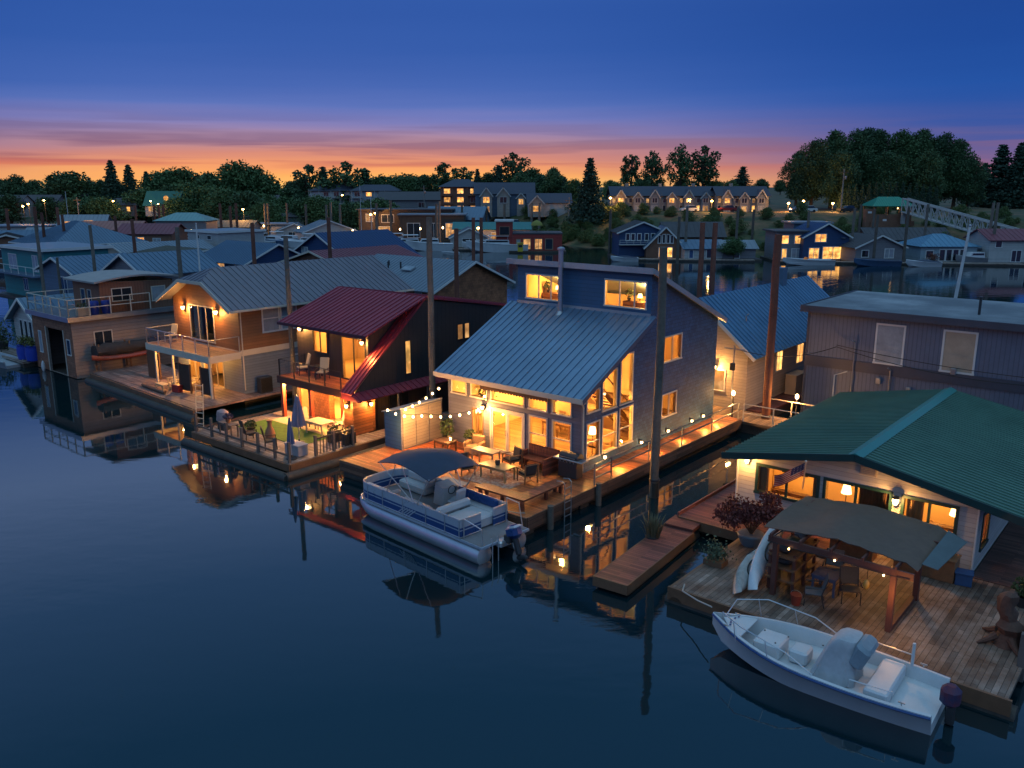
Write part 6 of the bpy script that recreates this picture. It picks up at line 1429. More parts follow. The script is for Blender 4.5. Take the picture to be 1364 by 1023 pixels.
SLATEB = mat('slate_blue_lap', (.08,.13,.20), .65, var=.15, kind='siding', size=.2)
MIDGREY = mat('mid_grey_lap', (.18,.175,.19), .65, var=.15, kind='siding', size=.2)
TEALW = mat('teal_lap', (.02,.21,.22), .6, var=.15, kind='siding', size=.2)
DEEPB = mat('deep_blue_lap', (.012,.045,.13), .6, var=.2, kind='siding', size=.22)
BROWNS = mat('brown_shingle', (.32,.125,.055), .75, var=.45, kind='shingle', size=.26, scale=1.4)
PALEROOF = mat('pale_blue_grey_roof', (.19,.235,.285), .5, .35, var=.15, scale=.4)
STEELBL = mat('steel_blue_roof', (.09,.16,.245), .45, .4, var=.15, scale=.4)
DARKROOF = mat('dark_shingle_roof', (.065,.065,.075), .8, var=.25, scale=.6)
SALMON = mat('salmon_roof', (.32,.13,.11), .6, .1, var=.2, scale=.5)
DEEPBR = mat('deep_blue_roof', (.012,.05,.15), .5, .3, var=.15, scale=.5)
MARR2 = mat('dull_maroon_roof', (.19,.055,.075), .55, .2, var=.2, scale=.4)
OLIVER = mat('olive_grey_roof', (.13,.13,.11), .8, var=.25, scale=.4)
LIGHTW = mat('pale_lap', (.40,.40,.39), .6, var=.12, kind='siding', size=.2)
G_, P_, W1, W2_ = DARKGLASS, PALEGLASS, WARM, WARMDIM
simple_home('grey gabled home with blue ribbed roof and small front window behind the boathouse', -84.2,-76.9,38.6,46,5.55,7.15,MIDGREY,STEELBL,'Y',[('f',4.2,5.2,3.4,4.7,W2_),('r',1,2,3.2,4.4,G_)])
simple_home('slate blue home with low ribbed roof between the teal home and the grey gabled home', -101,-92.2,38.8,46,4.6,6.0,SLATEB,STEELBL,'Y',[('f',5.2,6.6,2.2,3.9,G_),('r',2,3.4,2.3,3.6,G_)])
simple_home('teal flat-roofed home with white framed windows at the left edge', -119,-106.3,41.4,49,6.0,6.2,TEALW,PALEROOF,'F',[('f',2.2,4.6,3.5,5.2,P_),('f',9.4,10.8,3.5,5.3,P_),('f',6,7.2,1,2.4,G_),('r',2,3.2,3.6,5.2,P_)])
T_ = bpy.data.objects[[o.name for o in bpy.data.objects if o.get('label','').startswith('teal flat')][0]]
railing(T_, [(-119,39.9,3.2),(-105.8,39.9,3.2)], .95, .07, 2.2, (1.0,), .06, m=WHITE, name='balcony_railing'); MB().box(-119,-105.7,39.8,41.39,3.02,3.2).build('balcony_floor', SLATEB, T_)
simple_home('wide blue home with pyramid hip roof behind the teal home', -150,-135.5,54.5,68,4.7,8.0,DEEPB,STEELBL,'H',[('f',3,4.4,1.6,3.2,G_),('f',9,10.4,1.6,3.2,G_)],.8)
simple_home('cream gabled home with pale roof behind the grey gabled home', -123,-112.5,55,68,4.1,5.7,CREAMLAP,PALEROOF,'Y',[('f',4.6,5.8,2.3,3.6,G_)])
simple_home('low home with olive grey roof and skylights behind the tan home', -111,-101,52.5,66,4.6,5.5,MIDGREY,OLIVER,'X',[('f',2,3.2,2.2,3.4,G_)])
simple_home('white parapet building with two dark vents above the olive roof', -124.5,-116,70,78,6.6,6.8,LIGHTW,PALEROOF,'F',[('f',2.6,3.3,5.6,6.1,G_),('f',5.6,6.6,5.6,6.1,G_)],.25)
simple_home('blue-walled home with broad grey roof and one lit window behind the tan home', -99.5,-89,57,66,4.6,6.6,DEEPB,STEELBL,'X',[('f',4.6,6.0,3.2,4.3,W2_),('f',8.4,9.8,3.2,4.2,G_)])
simple_home('deep blue home with long blue gable roof right of the tan home ridge', -96.5,-83.5,68.5,80,4.3,7.6,DEEPB,DEEPBR,'Y',[('f',3,4.2,4.4,5.6,P_),('r',3,5,2,3.4,G_)])
simple_home('home with dull maroon roof and cream rake just behind the tan home', -84.5,-72.5,59,71,4.8,6.4,BROWNB,MARR2,'Y',[('f',5,6.2,3.2,4.4,G_)],.6,CREAM)
J = simple_home('brown shingled home with pale roof and skylight behind the maroon-roofed home', -69.5,-56.3,55.7,66.3,4.1,6.35,BROWNS,PALEROOF,'X',[('f',8.2,9.4,2.6,3.8,P_),('f',10.8,11.6,2.4,3.8,P_)],.6)
MB().cbox((-62.5,58.4,5.42),(1.4,.8,.14),Matrix.Rotation(.4,3,'X')).build('skylight', PALEGLASS, J)
for x, y in ((-66,59),(-65,58),(-63.8,58.6)): MB().tube([(x,y,5.0),(x,y,6.0)],.09,7).build('vent_pipe', DARK, J)
sh = thing('boat_shelter', 'white boat shelter with slanting grey beam right of the grey gabled home', 'shelter', (-74,36.5,0), absolute=True)
MB().box(-75.5,-69.6,37,42,.3,2.3).build('wall', LIGHTW, sh); roof(MB(), [(-75.9,36.6,2.5),(-69.2,36.6,2.5),(-69.2,42.4,3.9),(-75.9,42.4,3.9)], .12, .6).build('roof', PALEROOF, sh)
MB().bar((-69.3,36.4,1.4),(-69.3,42.6,4.3),.3,.3).build('beam', DARKROOF, sh); MB().box(-76,-69,36.5,43,-.25,.29).build('float', LOGS, sh)
simple_home('pale cottage with front gable windows behind the blue barrels', -74.6,-69.4,26.2,33.5,3.3,4.9,LIGHTW,STEELBL,'Y',[('f',1.2,1.7,.9,3.0,G_),('f',2.1,2.6,.9,3.0,G_),('f',3.0,3.5,.9,3.0,G_)],.5)
CT = thing('potted_shrub', 'green shrub hanging over the pale cottage deck at the left edge', 'shrub', (-75.6,25.4,.4)); R = random.Random(91)
MB().leaves([(R.gauss(0,.7),R.gauss(0,.5),1.3+R.gauss(0,.5)) for _ in range(700)], .2, R).build('foliage', LEAFG, CT); MB().lathe([(.4,0),(.55,.7),(.5,.75)],n=12).build('tub', DARK, CT, True)
cd_ = thing('cottage_deck', 'small timber deck in front of the pale cottage', 'deck', (-72.5,24.8,0), absolute=True); MB().box(-78,-68.6,24.3,26.1,.32,.48).build('boards', DECKGREY, cd_); MB().box(-77.9,-68.7,24.4,26,-.2,.31).build('float', LOGS, cd_)
# ---- farther homes of the left marina, placed by distance
def wp(px, y, row=300):
    """world point that lies y metres ahead under image column px"""
    b = (511.5-row)/F; return ((px-682)/F/(cos(PITCH)+b*sin(PITCH))*y, y)
def home_w(label, px, y, wd, dp, ze, zr_, wm, rm, ridge='X', rot=0.0, wins=(), z=0.0, name='floating_home', cat='floating home', oh=.5, row=300, trim=None, grp=None, rib=.9, fl=True):
    x, y = wp(px, y, row); H = thing_w(name, label, cat, (x, y, z), rot, grp); trim = trim or WHITE; w = MB(); x0, x1, y0, y1 = -wd/2, wd/2, 0, dp
    w.box(x0,x1,y0,y1,.1 if fl else -1.0,ze); yc = dp/2
    if ridge == 'X':
        w.poly((x1,y0,ze),(x1,y1,ze),(x1,yc,zr_-.1)); w.poly((x0,y1,ze),(x0,y0,ze),(x0,yc,zr_-.1)); m = MB(); sl = (zr_-ze)/yc*oh
        roof(m, [(x0-oh,y0-oh,ze-sl),(x1+oh,y0-oh,ze-sl),(x1+oh,yc,zr_),(x0-oh,yc,zr_)], .12, rib); roof(m, [(x1+oh,y1+oh,ze-sl),(x0-oh,y1+oh,ze-sl),(x0-oh,yc,zr_),(x1+oh,yc,zr_)], .12, rib)
    elif ridge == 'Y':
        w.poly((x0,y0,ze),(x1,y0,ze),(0,y0,zr_-.1)); m = MB(); sl = (zr_-ze)/(wd/2)*oh
        roof(m, [(x1+oh,y0-oh,ze-sl),(x1+oh,y1+oh,ze-sl),(0,y1+oh,zr_),(0,y0-oh,zr_)], .12, rib); roof(m, [(x0-oh,y1+oh,ze-sl),(x0-oh,y0-oh,ze-sl),(0,y0-oh,zr_),(0,y1+oh,zr_)], .12, rib)
        t = MB(); t.bar((x0-oh,y0-oh-.03,ze-sl-.1),(0,y0-oh-.03,zr_-.1),.06,.26); t.bar((0,y0-oh-.03,zr_-.1),(x1+oh,y0-oh-.03,ze-sl-.1),.06,.26); t.build('barge_board', trim, H)
    elif ridge == 'H':
        m = MB(); k = min(wd,dp)/2*.9; a, b, c, d = (x0-oh,y0-oh,ze), (x1+oh,y0-oh,ze), (x1+oh,y1+oh,ze), (x0-oh,y1+oh,ze); r0, r1 = (x0+k,yc,zr_), (x1-k,yc,zr_)
        for p in ([a,b,r1,r0],[b,c,r1],[c,d,r0,r1],[d,a,r0]): roof(m, p, .1, rib)
    else: m = MB().box(x0-oh,x1+oh,y0-oh,y1+oh,ze+.01,ze+.3)
    w.build('wall', wm, H); m.build('roof', rm, H)
    for s0, s1, z0, z1, p in wins: window(H, (x0,y0), (x1,y0), s0, s1, z0, z1, frame=trim, pane=p, mull=(.5,) if s1-s0 > 1.4 else (), fw=.13, proud=.06)
    if fl: MB().box(x0-.8,x1+.8,y0-1.6,y1,-.3,.35).build('float', LOGS, H)
    return H
far_rows = [
 ('white home with pale steep roof and lit upper windows in the far left marina', 105,196,10,8,3.6,7.0,LIGHTW,PALEROOF,'X',.1,[(2,3.4,4.4,5.6,W1),(4.2,5.4,4.4,5.6,W1),(6.2,8.2,4.3,5.8,W1)]),
 ('home with salmon pink roof in the far left marina', 142,190,13,8,4.2,5.8,MIDGREY,SALMON,'X',.05,[(2,4,1.4,3,W2_),(8,10,1.4,3,P_)]),
 ('home with dull maroon roof and warm lit porch in the far left marina', 190,182,12,8,3.8,5.6,BROWNB,MARR2,'X',-.05,[(1.5,3,1,2.8,W1),(4,6,1,2.8,W1),(8,9.5,1,2.6,P_)]),
 ('pale green home with flat roof far left behind the pilings', 20,205,14,8,4.0,4.2,LIGHTW,PALEROOF,'F',0,[(2,3.5,1.5,3,P_),(7,9,1.5,3,W2_)]),
 ('dark home with shallow gable at the far left edge of the marina', 6,150,12,9,3.4,5.2,BROWNB,DARKROOF,'Y',.5,[(3,5,1.2,2.6,G_)]),
 ('blue boathouse with sky blue roof near the left piling pair', 30,165,15,10,3.2,5.0,SLATEB,STEELBL,'X',.3,[(3,5,1.2,2.4,G_)]),
 ('grey home with tarp-blue roof behind the pyramid-roofed home', 72,178,12,8,3.4,5.0,MIDGREY,PALEROOF,'X',.2,[(2,3,1.2,2.4,P_)]),
 ('open boathouse with pale teal roof and upper deck in the far left marina', 241,205,12,8,5.4,7.2,MIDGREY,mat('pale_teal_roof', (.18,.33,.33), .5, .3, var=.15),'H',0,[(2,4,.8,3.2,G_),(6,9,.8,3.2,G_)]),
 ('low grey boathouse under the lone street lamp of the left marina', 300,215,13,8,3.6,5.0,MIDGREY,OLIVER,'X',0,[(3,5,1,2.5,G_)]),
 ('pale covered slip with white roof left of the yellow street lamp', 345,225,16,8,3.6,3.8,LIGHTW,PALEROOF,'F',0,[(4,6,1,2.4,G_),(9,11,1,2.4,G_)]),
 ('long low green-grey shed at the shore behind the turquoise pool boat', 362,270,20,8,4.2,5.2,mat('green_grey_lap', (.12,.16,.15), .7),DARKROOF,'X',0,[(5,8,1.4,3,G_)]),
 ('pale tent-roofed slip at the end of the left marina', 440,205,13,8,3.0,5.4,LIGHTW,PALEROOF,'Y',.5,[(4,6,.8,2.4,G_)]),
 ('small white boathouse with pale gable beside the tent-roofed slip', 392,215,9,7,2.6,4.4,LIGHTW,PALEROOF,'Y',.2,[(3,5,.8,2.2,G_)]),
 ('brown two-storey marina building with dark flat roof and hanging lights', 540,222,24,10,7.4,7.7,mat('dark_brown_lap', (.075,.05,.035), .7, var=.3, kind='batten', size=.4),DARKROOF,'F',0,[(2,3.6,4.6,6.4,W2_),(6,9,4.4,6.2,G_),(11,14,4.4,6.2,G_),(17,19,4.4,6.2,W2_),(5,8,.8,3.2,W2_),(12,16,.8,3.2,G_)]),
 ('open pavilion-like marina hall with pale flat canopy roof', 575,214,16,10,6.4,6.7,mat('dark_brown_lap', (.075,.05,.035)),PALEROOF,'F',0,[(2,5,1,4.4,G_),(7,10,1,4.4,G_),(11.5,14,1,4.4,W2_)]),
 ('blue gabled marina building right of the pale flat canopy', 603,224,15,10,5.2,8.2,SLATEB,STEELBL,'X',-.2,[(2,5,1,3.6,G_),(8,11,1,3.6,G_)]),
 ('long low slip building with teal roof near the red barge house', 655,205,18,7,3.6,5.0,LIGHTW,mat('teal_roof', (.02,.16,.17), .5, .2),'X',0,[(3,5,1,2.6,G_),(9,12,1,2.6,W2_)]),
 ('small pale blue boathouse in front of the teal-roofed slip', 625,188,8,6,2.6,4.6,LIGHTW,PALEROOF,'Y',.1,[(2.5,5.5,.5,2.2,G_)]),
]
for a in far_rows: home_w(*a)
# ---- the far side of the channel
RB_ = home_w('dark red barge house with flat roof deck and tall end block on the channel', 716,178,10.2,8,3.7,3.75,mat('barn_red_lap', (.28,.03,.025), .65, var=.2, kind='siding', size=.24),DARKROOF,'F',0,[(.8,1.5,.9,2.6,P_),(2.2,3.6,.7,2.7,W2_),(4.6,6,.7,2.7,W2_),(6.8,8.2,.7,2.7,G_)],row=320,trim=mat('tan_trim', (.30,.22,.14), .6),oh=.1)
MB().box(-8.6,-5.12,.2,7.8,.1,6.2).build('end_block', mat('barn_red_lap', (.28,.03,.025)), RB_); MB().box(-8.9,-4.9,-.1,8.1,6.21,6.5).build('end_block_roof', LIGHTW, RB_)
window(RB_, (-8.6,.2), (-5.12,.2), .8,2.7,3.6,5.2, frame=mat('tan_trim', (.30,.22,.14)), pane=G_); window(RB_, (-8.6,.2), (-5.12,.2), .4,.9,.8,2.4, frame=WHITE, pane=P_)
yl = thing_w('yellow_kiosk', 'small bright yellow float stand at the corner of the red barge house', 'kiosk', (*wp(693,175,330),.35), 0); MB().cbox((0,0,.8),(1.1,.8,1.6),bev=.05).build('body', mat('bright_yellow', (.5,.38,.03), .5), yl); MB().cbox((0,0,1.75),(1.4,1.1,.12)).build('canopy', mat('bright_yellow', (.5,.38,.03)), yl); MB().poly((-.4,-.405,.9),(.4,-.405,.9),(.4,-.405,1.4),(-.4,-.405,1.4)).build('window', DARKGLASS, yl)
ys = thing_w('roof_parasol', 'olive yellow parasol on the roof deck of the red barge house', 'parasol', (*wp(715,182,310),3.85)); MB().tube([(0,0,0),(0,0,2.4)],.05,6).build('pole', DARK, ys); MB().lathe([(1.3,1.5),(1.1,2.0),(.6,2.4),(.05,2.6)],n=10).build('canopy', mat('olive_yellow', (.20,.20,.04), .8), ys, True)
BB = home_w('blue two-storey houseboat with white railed upper windows across the channel', 856,163,9.2,8,5.0,6.9,DEEPB,DARKROOF,'Y',.05,[(1.4,2.0,3.4,4.6,G_),(2.4,3.0,3.4,4.6,G_),(3.6,4.2,3.4,4.6,G_),(5.0,5.6,3.4,4.6,G_),(6.2,6.8,3.4,4.6,G_),(7.4,8,3.4,4.6,G_),(5.2,7.4,.5,2.3,G_)],row=330)
MB().box(-4.6,4.6,-1.3,-.01,2.55,2.7).build('balcony_floor', LIGHTW, BB); railing(BB, [(-4.6,-1.25,2.7),(4.6,-1.25,2.7)], .8, .08, 1.3, (.5,1.0), .07, m=LIGHTW, name='balcony_railing')
home_w('brown steep-gabled houseboat with white gable windows and warm porch light', 886,160,7,8,2.6,6.1,BROWNB,STEELBL,'Y',-.05,[(2.2,2.6,3.1,4.4,G_),(3.0,3.4,3.1,4.6,G_),(3.8,4.2,3.1,4.6,G_),(4.5,4.9,3.1,4.4,G_),(2.4,4.8,.5,2.2,W1)],row=330)
home_w('dark-roofed houseboat behind the steep-gabled one', 925,176,12,8,3.6,6.2,BROWNB,DARKROOF,'X',0,[(3,5,1,2.6,G_)],row=325)
home_w('pale blue-grey floating shed with blue door beside the channel pilings', 938,158,7.4,6,2.4,3.7,LIGHTW,STEELBL,'X',.1,[(.9,1.6,.5,1.9,mat('blue_door', (.03,.08,.2), .5)),(4.2,5.2,.5,2.0,G_)],row=335)
home_w('small grey floating shed half hidden by the willow bush', 985,158,6,6,2.4,3.6,MIDGREY,PALEROOF,'X',.0,[(2,3,.5,1.9,G_)],row=335)
LH = home_w('blue lit houseboat with white diamond gable window across the channel', 1100,156,8.6,8,4.6,6.9,DEEPB,DEEPBR,'Y',.1,[(2.2,4.2,3.6,4.9,W1),(1.2,3.0,.6,2.4,W1),(3.8,7.6,.5,2.6,W1)],row=330)
MB().lathe([(.05,0),(.5,.02),(.05,.04)],n=6).build('gable_ornament', WHITE, LH).location = (3.1,-.1,4.2)
home_w('narrow lit houseboat with small balcony left of the blue lit one', 1053,157,5.4,7,5.2,5.6,MIDGREY,DARKROOF,'F',0,[(1.0,2.2,3.2,4.6,W1),(3.4,4.4,3.2,4.6,W1),(1.2,2.0,.5,2.2,W1),(3.0,4.6,.5,2.2,P_)],row=330)
home_w('flat-topped blue block behind the blue lit houseboat', 1080,166,7,6,6.4,6.6,SLATEB,PALEROOF,'F',0,[(2,4.4,4.4,5.8,W1)],row=320)
home_w('grey-brown houseboat with pale window and dark gable roof', 1172,152,9.2,9,3.0,5.0,MIDGREY,DARKROOF,'Y',.15,[(5.6,7.2,1,2.5,P_),(1.2,2.4,1.2,2.3,G_)],row=335)
home_w('low dark houseboat roof behind the grey-brown houseboat', 1212,168,16,8,3.4,5.4,BROWNB,DARKROOF,'X',0,[(3,5,1,2.6,G_)],row=330)
HB = home_w('pale blue houseboat with light blue hip roof and white glazed porch', 1264,152,10,9,3.0,5.0,mat('pale_blue_lap', (.25,.32,.36), .6, kind='siding', size=.2),mat('light_blue_roof', (.10,.24,.36), .5, .3, var=.15),'H',0,[(3.4,4.3,.5,2.4,G_),(4.6,5.5,.5,2.4,G_),(5.8,6.7,.5,2.4,G_),(7.0,7.9,.5,2.4,G_),(1,2.2,1,2.2,G_)],row=335)
home_w('white and maroon houseboat at the right edge across the channel', 1352,150,9,8,4.4,6.0,LIGHTW,MARR2,'X',0,[(1,2,3,4,G_),(4,5.6,.5,2.4,G_),(6.6,8,3,4,G_)],row=335)
home_w('small tan houseboat beside the foot of the gangway', 1318,153,6,6,2.4,3.4,MIDGREY,PALEROOF,'F',0,[(1,2.4,.6,2,G_),(3.6,5,.6,2,G_)],row=335)
fb = thing_w('fabric_planter', 'red flowering shrub in a tub on the float of the pale blue houseboat', 'shrub', (*wp(1243,150,342),.4)); R = random.Random(17); MB().leaves([(R.gauss(0,.5),R.gauss(0,.4),.9+R.gauss(0,.35)) for _ in range(300)], .24, R).build('foliage', leafmat('rust_leaf', (.14,.04,.02), (.22,.09,.03)), fb); MB().lathe([(.35,0),(.5,.5)],n=10).build('tub', DARK, fb)
def float_dock(label, px0, px1, y0, y1, row=340, w_=2.0):
    a, b = wp(px0,y0,row), wp(px1,y1,row); L_ = hypot(b[0]-a[0], b[1]-a[1]); t = thing_w('float_dock', label, 'dock', ((a[0]+b[0])/2,(a[1]+b[1])/2,0), atan2(b[1]-a[1], b[0]-a[0]))
    MB().box(-L_/2,L_/2,-w_/2,w_/2,.25,.42).build('boards', DECKGREY, t); MB().box(-L_/2,L_/2,-w_/2+.1,w_/2-.1,-.2,.24).build('float', LOGS, t)
float_dock('long floating dock in front of the blue two-storey houseboat', 822,1005,158,155); float_dock('floating dock along the lit houseboats right of the channel', 1035,1364,153,147)
float_dock('floating dock by the white motor yachts of the far marina', 500,660,186,182); float_dock('floating dock running along the end of the left marina', 395,520,196,190)
# ================= pilings
def pile(label, X, Y, top, r, m, lean=(0,0), cap=False):
    t = thing('piling', label, 'piling', (X,Y,0)); R = random.Random(int(abs(X*7+Y*13)))
    pts = [(lean[0]*u+R.uniform(-.02,.02), lean[1]*u+R.uniform(-.02,.02), -1.5+(top+1.5)*u) for u in (0,.15,.3,.5,.7,.85,1)]
    MB().tube(pts, [r*1.12,r*1.1,r*1.06,r*1.02,r*.98,r*.95,r*.93], 12).build('shaft', m, t, True)
    k = MB().tube([(lean[0]*.25,lean[1]*.25,-.1),(lean[0]*.3,lean[1]*.3,.7)], r*1.16, 12, False).build('waterline_stain', mat('wet_dark_wood', (.03,.028,.022), .5, var=.4), t, True)
    if r > .17: MB().lathe([(r*1.2,0),(r*1.32,.03),(r*1.32,.10),(r*1.2,.13)],(lean[0]*.3,lean[1]*.3,.75),14).build('guide_hoop', DARK, t, True)
    if cap: MB().lathe([(r*1.05,0),(r*1.05,.08),(.03,.5)],(lean[0],lean[1],top),10).build('cap', DARK, t, True)
    return t
PL = [
 ('tall weathered piling standing in the water beside the blue home side walkway', -17.97,31.19,10.95,0.180,PILEW),
 ('red-brown steel piling rising by the main dock between the cream and grey buildings', -18.7,44.5,10.9,0.216,PILER),
 ('weathered piling between the maroon-roofed home and the blue home', -31.75,31.2,11.85,0.167,PILEW),
 ('dark piling between the tan home and the maroon-roofed home', -43.6,30.8,10.5,0.149,PILEW),
 ('dark piling between the boathouse and the tan home', -60.9,33.4,10.4,0.167,PILEW),
 ('red-brown piling in front of the shingled gable of the brown home', -47.8,50.0,10.1,0.194,PILER),
 ('left one of the paired rusty pilings behind the blue home roof', -27.09,52.0,11.05,0.180,PILER),
 ('right one of the paired rusty pilings behind the blue home roof', -26.35,52.3,11.05,0.180,PILER),
 ('rusty piling rising over the ridge of the tan home', -79.4,52,9.65,0.216,PILER),
 ('rusty piling at the right end of the deep blue gable roof', -73,57,10.2,0.216,PILER),
 ('dark piling in front of the slate blue home left of the grey gable', -85.7,38,9.7,0.161,PILEW),
 ('dark piling beside the teal home at the left edge', -88.7,34.2,9.7,0.161,PILEW),
 ('rusty piling at the right corner of the pyramid-roofed home', -105.5,52,9.4,0.216,PILER),
 ('rusty piling in front of the salmon pink roof', -148,70,8.4,0.245,PILER),
 ('rusty piling at the shingled home ridge, one of a close pair', -68.9,75,9.8,0.216,PILER),
 ('second of the close pair of rusty pilings past the shingled home', -68.2,75.6,9.8,0.216,PILER),
 ('rusty piling at the left corner of the pyramid-roofed home', -140,58,9.1,0.230,PILER),
 ('rusty piling standing beside the left corner piling of the pyramid-roofed home', -142.5,56,9.4,0.230,PILER),
 ('dark thin piling in front of the slate blue home ribbed roof', -93.2,37.6,6.2,0.136,PILEW),
]
for q in PL: pile(*q)
def wpile(label, px, y, top, r, m, grp, row=330):
    x, y = wp(px, y, row); t = thing_w('piling', label, 'piling', (x,y,0), 0, grp)
    MB().tube([(0,0,-1.5),(0,0,top*.6),(.04,0,top)],[r*1.08,r,r*.95],8).build('shaft', m, t, True); return t
GP = 'distant pilings of the channel'
for px, y, top in ((812,170,9),(903,152,8.2),(913,160,9.8),(1001,168,9),(1134,158,9.5),(1142,165,10),(1165,150,8.5),(1160,172,9),(1205,150,9.8),(1230,160,10.2),(1316,156,10.5),(1322,152,10.6),(980,165,9.5),(1074,160,9)):
    wpile('dark slim piling among the houseboats on the far side of the channel', px, y, top, .26, PILEW, GP)
for px, y, top in ((503,205,9.5),(522,212,10),(582,196,9.5),(586,200,10),(410,215,9),(437,210,9),(443,214,9.5),(455,208,9),(648,228,8.5),(616,225,9),(672,220,9),(708,215,9.4),(718,214,9.4),(385,230,9),(360,225,9),(356,222,9)):
    wpile('dark piling in the far marina in front of the apartment blocks', px, y, top, .30, PILEW, 'distant pilings of the far marina')
for px, y, top in ((15,175,9),(52,170,9.5),(82,185,9),(297,200,9.5),(310,196,9),(318,205,9.5),(210,215,9),(216,218,9),(222,214,9),(185,220,8.6)):
    wpile('rusty piling among the roofs of the far left marina', px, y, top, .32, PILER, 'distant pilings of the left marina')
def flagpole(label, p, top, r, lean=(0,0), m=None):
    t = thing('pole', label, 'pole', p); MB().tube([(0,0,-1),(lean[0],lean[1],top)],[r,r*.5],8).build('shaft', m or WHITE, t, True); MB().ball((lean[0],lean[1],top+.08),.09,8,6).build('finial', STEEL, t, True); return t
flagpole('white pole standing behind the grey gabled home ridge', (-74.5,42.8,0), 9.9, .12)
flagpole('leaning white pole behind the roof of the grey-blue building at the right', (-14.2,62.5,0), 10.8, .16, (.9,.0))
# ================= far bank: trees, blocks, boats, lamps
BARK = mat('tree_bark', (.07,.055,.04), .9, var=.3, bump=.5, grain=6)
LF = [leafmat('leaf_dark', (.030,.075,.030), (.08,.15,.048)), leafmat('leaf_mid', (.040,.10,.030), (.11,.17,.05)), leafmat('leaf_conifer', (.016,.048,.030), (.042,.085,.042)), leafmat('leaf_bush', (.05,.095,.022), (.11,.14,.04))]
def broad_mesh(seed, h, r, n, lobes, size, lean=.0, base=.22, sparse=False):
    R = random.Random(seed); tr = MB(); pts = []; tr.tube([(0,0,-.8),(.1,0,h*.2),(.15,.1,h*.5),(.1,.1,h*.9)], [h*.030,h*.023,h*.014,h*.004], 7)
    L_ = []
    for i in range(lobes):
        u = (i+.5)/lobes; z = h*(base+(1-base)*(.12+.80*u)); k = sin(pi*min(1,.18+.80*u))**.8; a = 2.4*i+R.uniform(-.5,.5)
        d = r*(.62 if not sparse else .75)*k*R.uniform(.35,1.05); c = Vector((cos(a)*d, sin(a)*d, z)); q = r*((.36 if n > 10000 else .44) if not sparse else .26)*(.55+.6*k)*R.uniform(.75,1.25); L_.append((c,q))
        tr.tube([(.1,.05,max(h*.12,z-h*.22)),tuple(c*.55+Vector((0,0,z*.42))),tuple(c)],[h*.010,h*.007,h*.002],5)
    tot = sum(q*q for _, q in L_)
    for c, q in L_:
        for _ in range(int(n*q*q/tot)):
            v = Vector((R.gauss(0,1),R.gauss(0,1),R.gauss(0,1))).normalized(); rr = q*(R.random()**.38)*R.uniform(.75,1.18)
            pts.append(c+Vector((v.x*rr,v.y*rr,v.z*rr*(.8 if not sparse else 1.15))))
    return tr, MB().leaves(pts, size, R)
def conifer_mesh(seed, h, r, n, size, ragged=.3):
    R = random.Random(seed); tr = MB(); tr.tube([(0,0,-.8),(0,0,h*.5),(0,0,h*.99)],[h*.024,h*.014,h*.002],7); pts = []; k = 26
    for i in range(k):
        u = (i+.3)/k; z = h*(.06+.93*u); rad = r*(1-u)**1.05*(1+R.uniform(-ragged,ragged))+.12; m = 9
        for b in range(m):
            a = 6.28*b/m+i*1.1+R.uniform(-.2,.2); l = rad*R.uniform(.65,1.12)
            for _ in range(max(1, int(n/(k*m)*(.35+1.3*(1-u))))):
                t = R.random()**.6; w = .16*l+.08; pts.append((cos(a)*l*t+R.gauss(0,w), sin(a)*l*t+R.gauss(0,w), z-.30*l*t+R.gauss(0,.10*h/k*2)))
    return tr, MB().leaves(pts, size, R, .5)
PROTO = {}
def proto(key, pair, lm, label):
    t = thing_w('conifer_tree' if 'con' in key else ('bush' if 'bush' in key else 'broadleaf_tree'), label, 'tree' if 'bush' not in key else 'bush', (0,0,0))
    pair[0].build('trunk', BARK, t, True); pair[1].build('crown', lm, t); PROTO[key] = [t, False]
proto('b0', broad_mesh(1,10,4.2,6500,17,.46), LF[0], 'tree'); proto('b1', broad_mesh(2,10,4.8,6500,19,.46), LF[1], 'tree'); proto('b2', broad_mesh(3,10,3.5,6000,15,.44), LF[0], 'tree'); proto('b3', broad_mesh(4,10,5.2,6500,16,.46), LF[1], 'tree')
proto('s0', broad_mesh(5,10,2.6,1500,15,.46,sparse=True,base=.3), LF[0], 'tree'); proto('s1', broad_mesh(6,10,3.2,1700,17,.46,sparse=True,base=.25), LF[0], 'tree')
proto('con0', conifer_mesh(7,10,2.5,6500,.34,.22), LF[2], 'tree'); proto('con1', conifer_mesh(8,10,2.0,5500,.34,.45), LF[2], 'tree')
proto('big', broad_mesh(9,10,3.6,15000,36,.26,base=.08), LF[0], 'tree'); proto('big2', broad_mesh(10,10,3.9,15000,32,.26,base=.06), LF[0], 'tree')
proto('bush', broad_mesh(11,10,6.5,2000,12,.8,base=.02), LF[3], 'bush'); proto('hedgecon', conifer_mesh(12,10,1.7,2600,.42,.15), LF[2], 'tree')
RT = random.Random(77)
def tree(key, px, y, top, label, grp=None, wide=1.0, z=None, row=250):
    """tree whose tip stands at image row top when seen from the drone, y metres off"""
    x, y = wp(px, y, row); g = ground_z(x, y) if z is None else z; b = (511.5-top)/F; r0 = cos(PITCH)+b*sin(PITCH); tz = CH + (-sin(PITCH)+b*cos(PITCH))/r0*y
    h = max(tz-g, 1.0); p = PROTO[key]; t = p[0] if not p[1] else copy_tree(p[0]); p[1] = True; s = h/10
    place_w(t, (x,y,g), RT.uniform(0,6.28), label, (s*wide,s*wide,s))
    if grp: t['group'] = grp
    elif 'group' in t: del t['group']
    return t
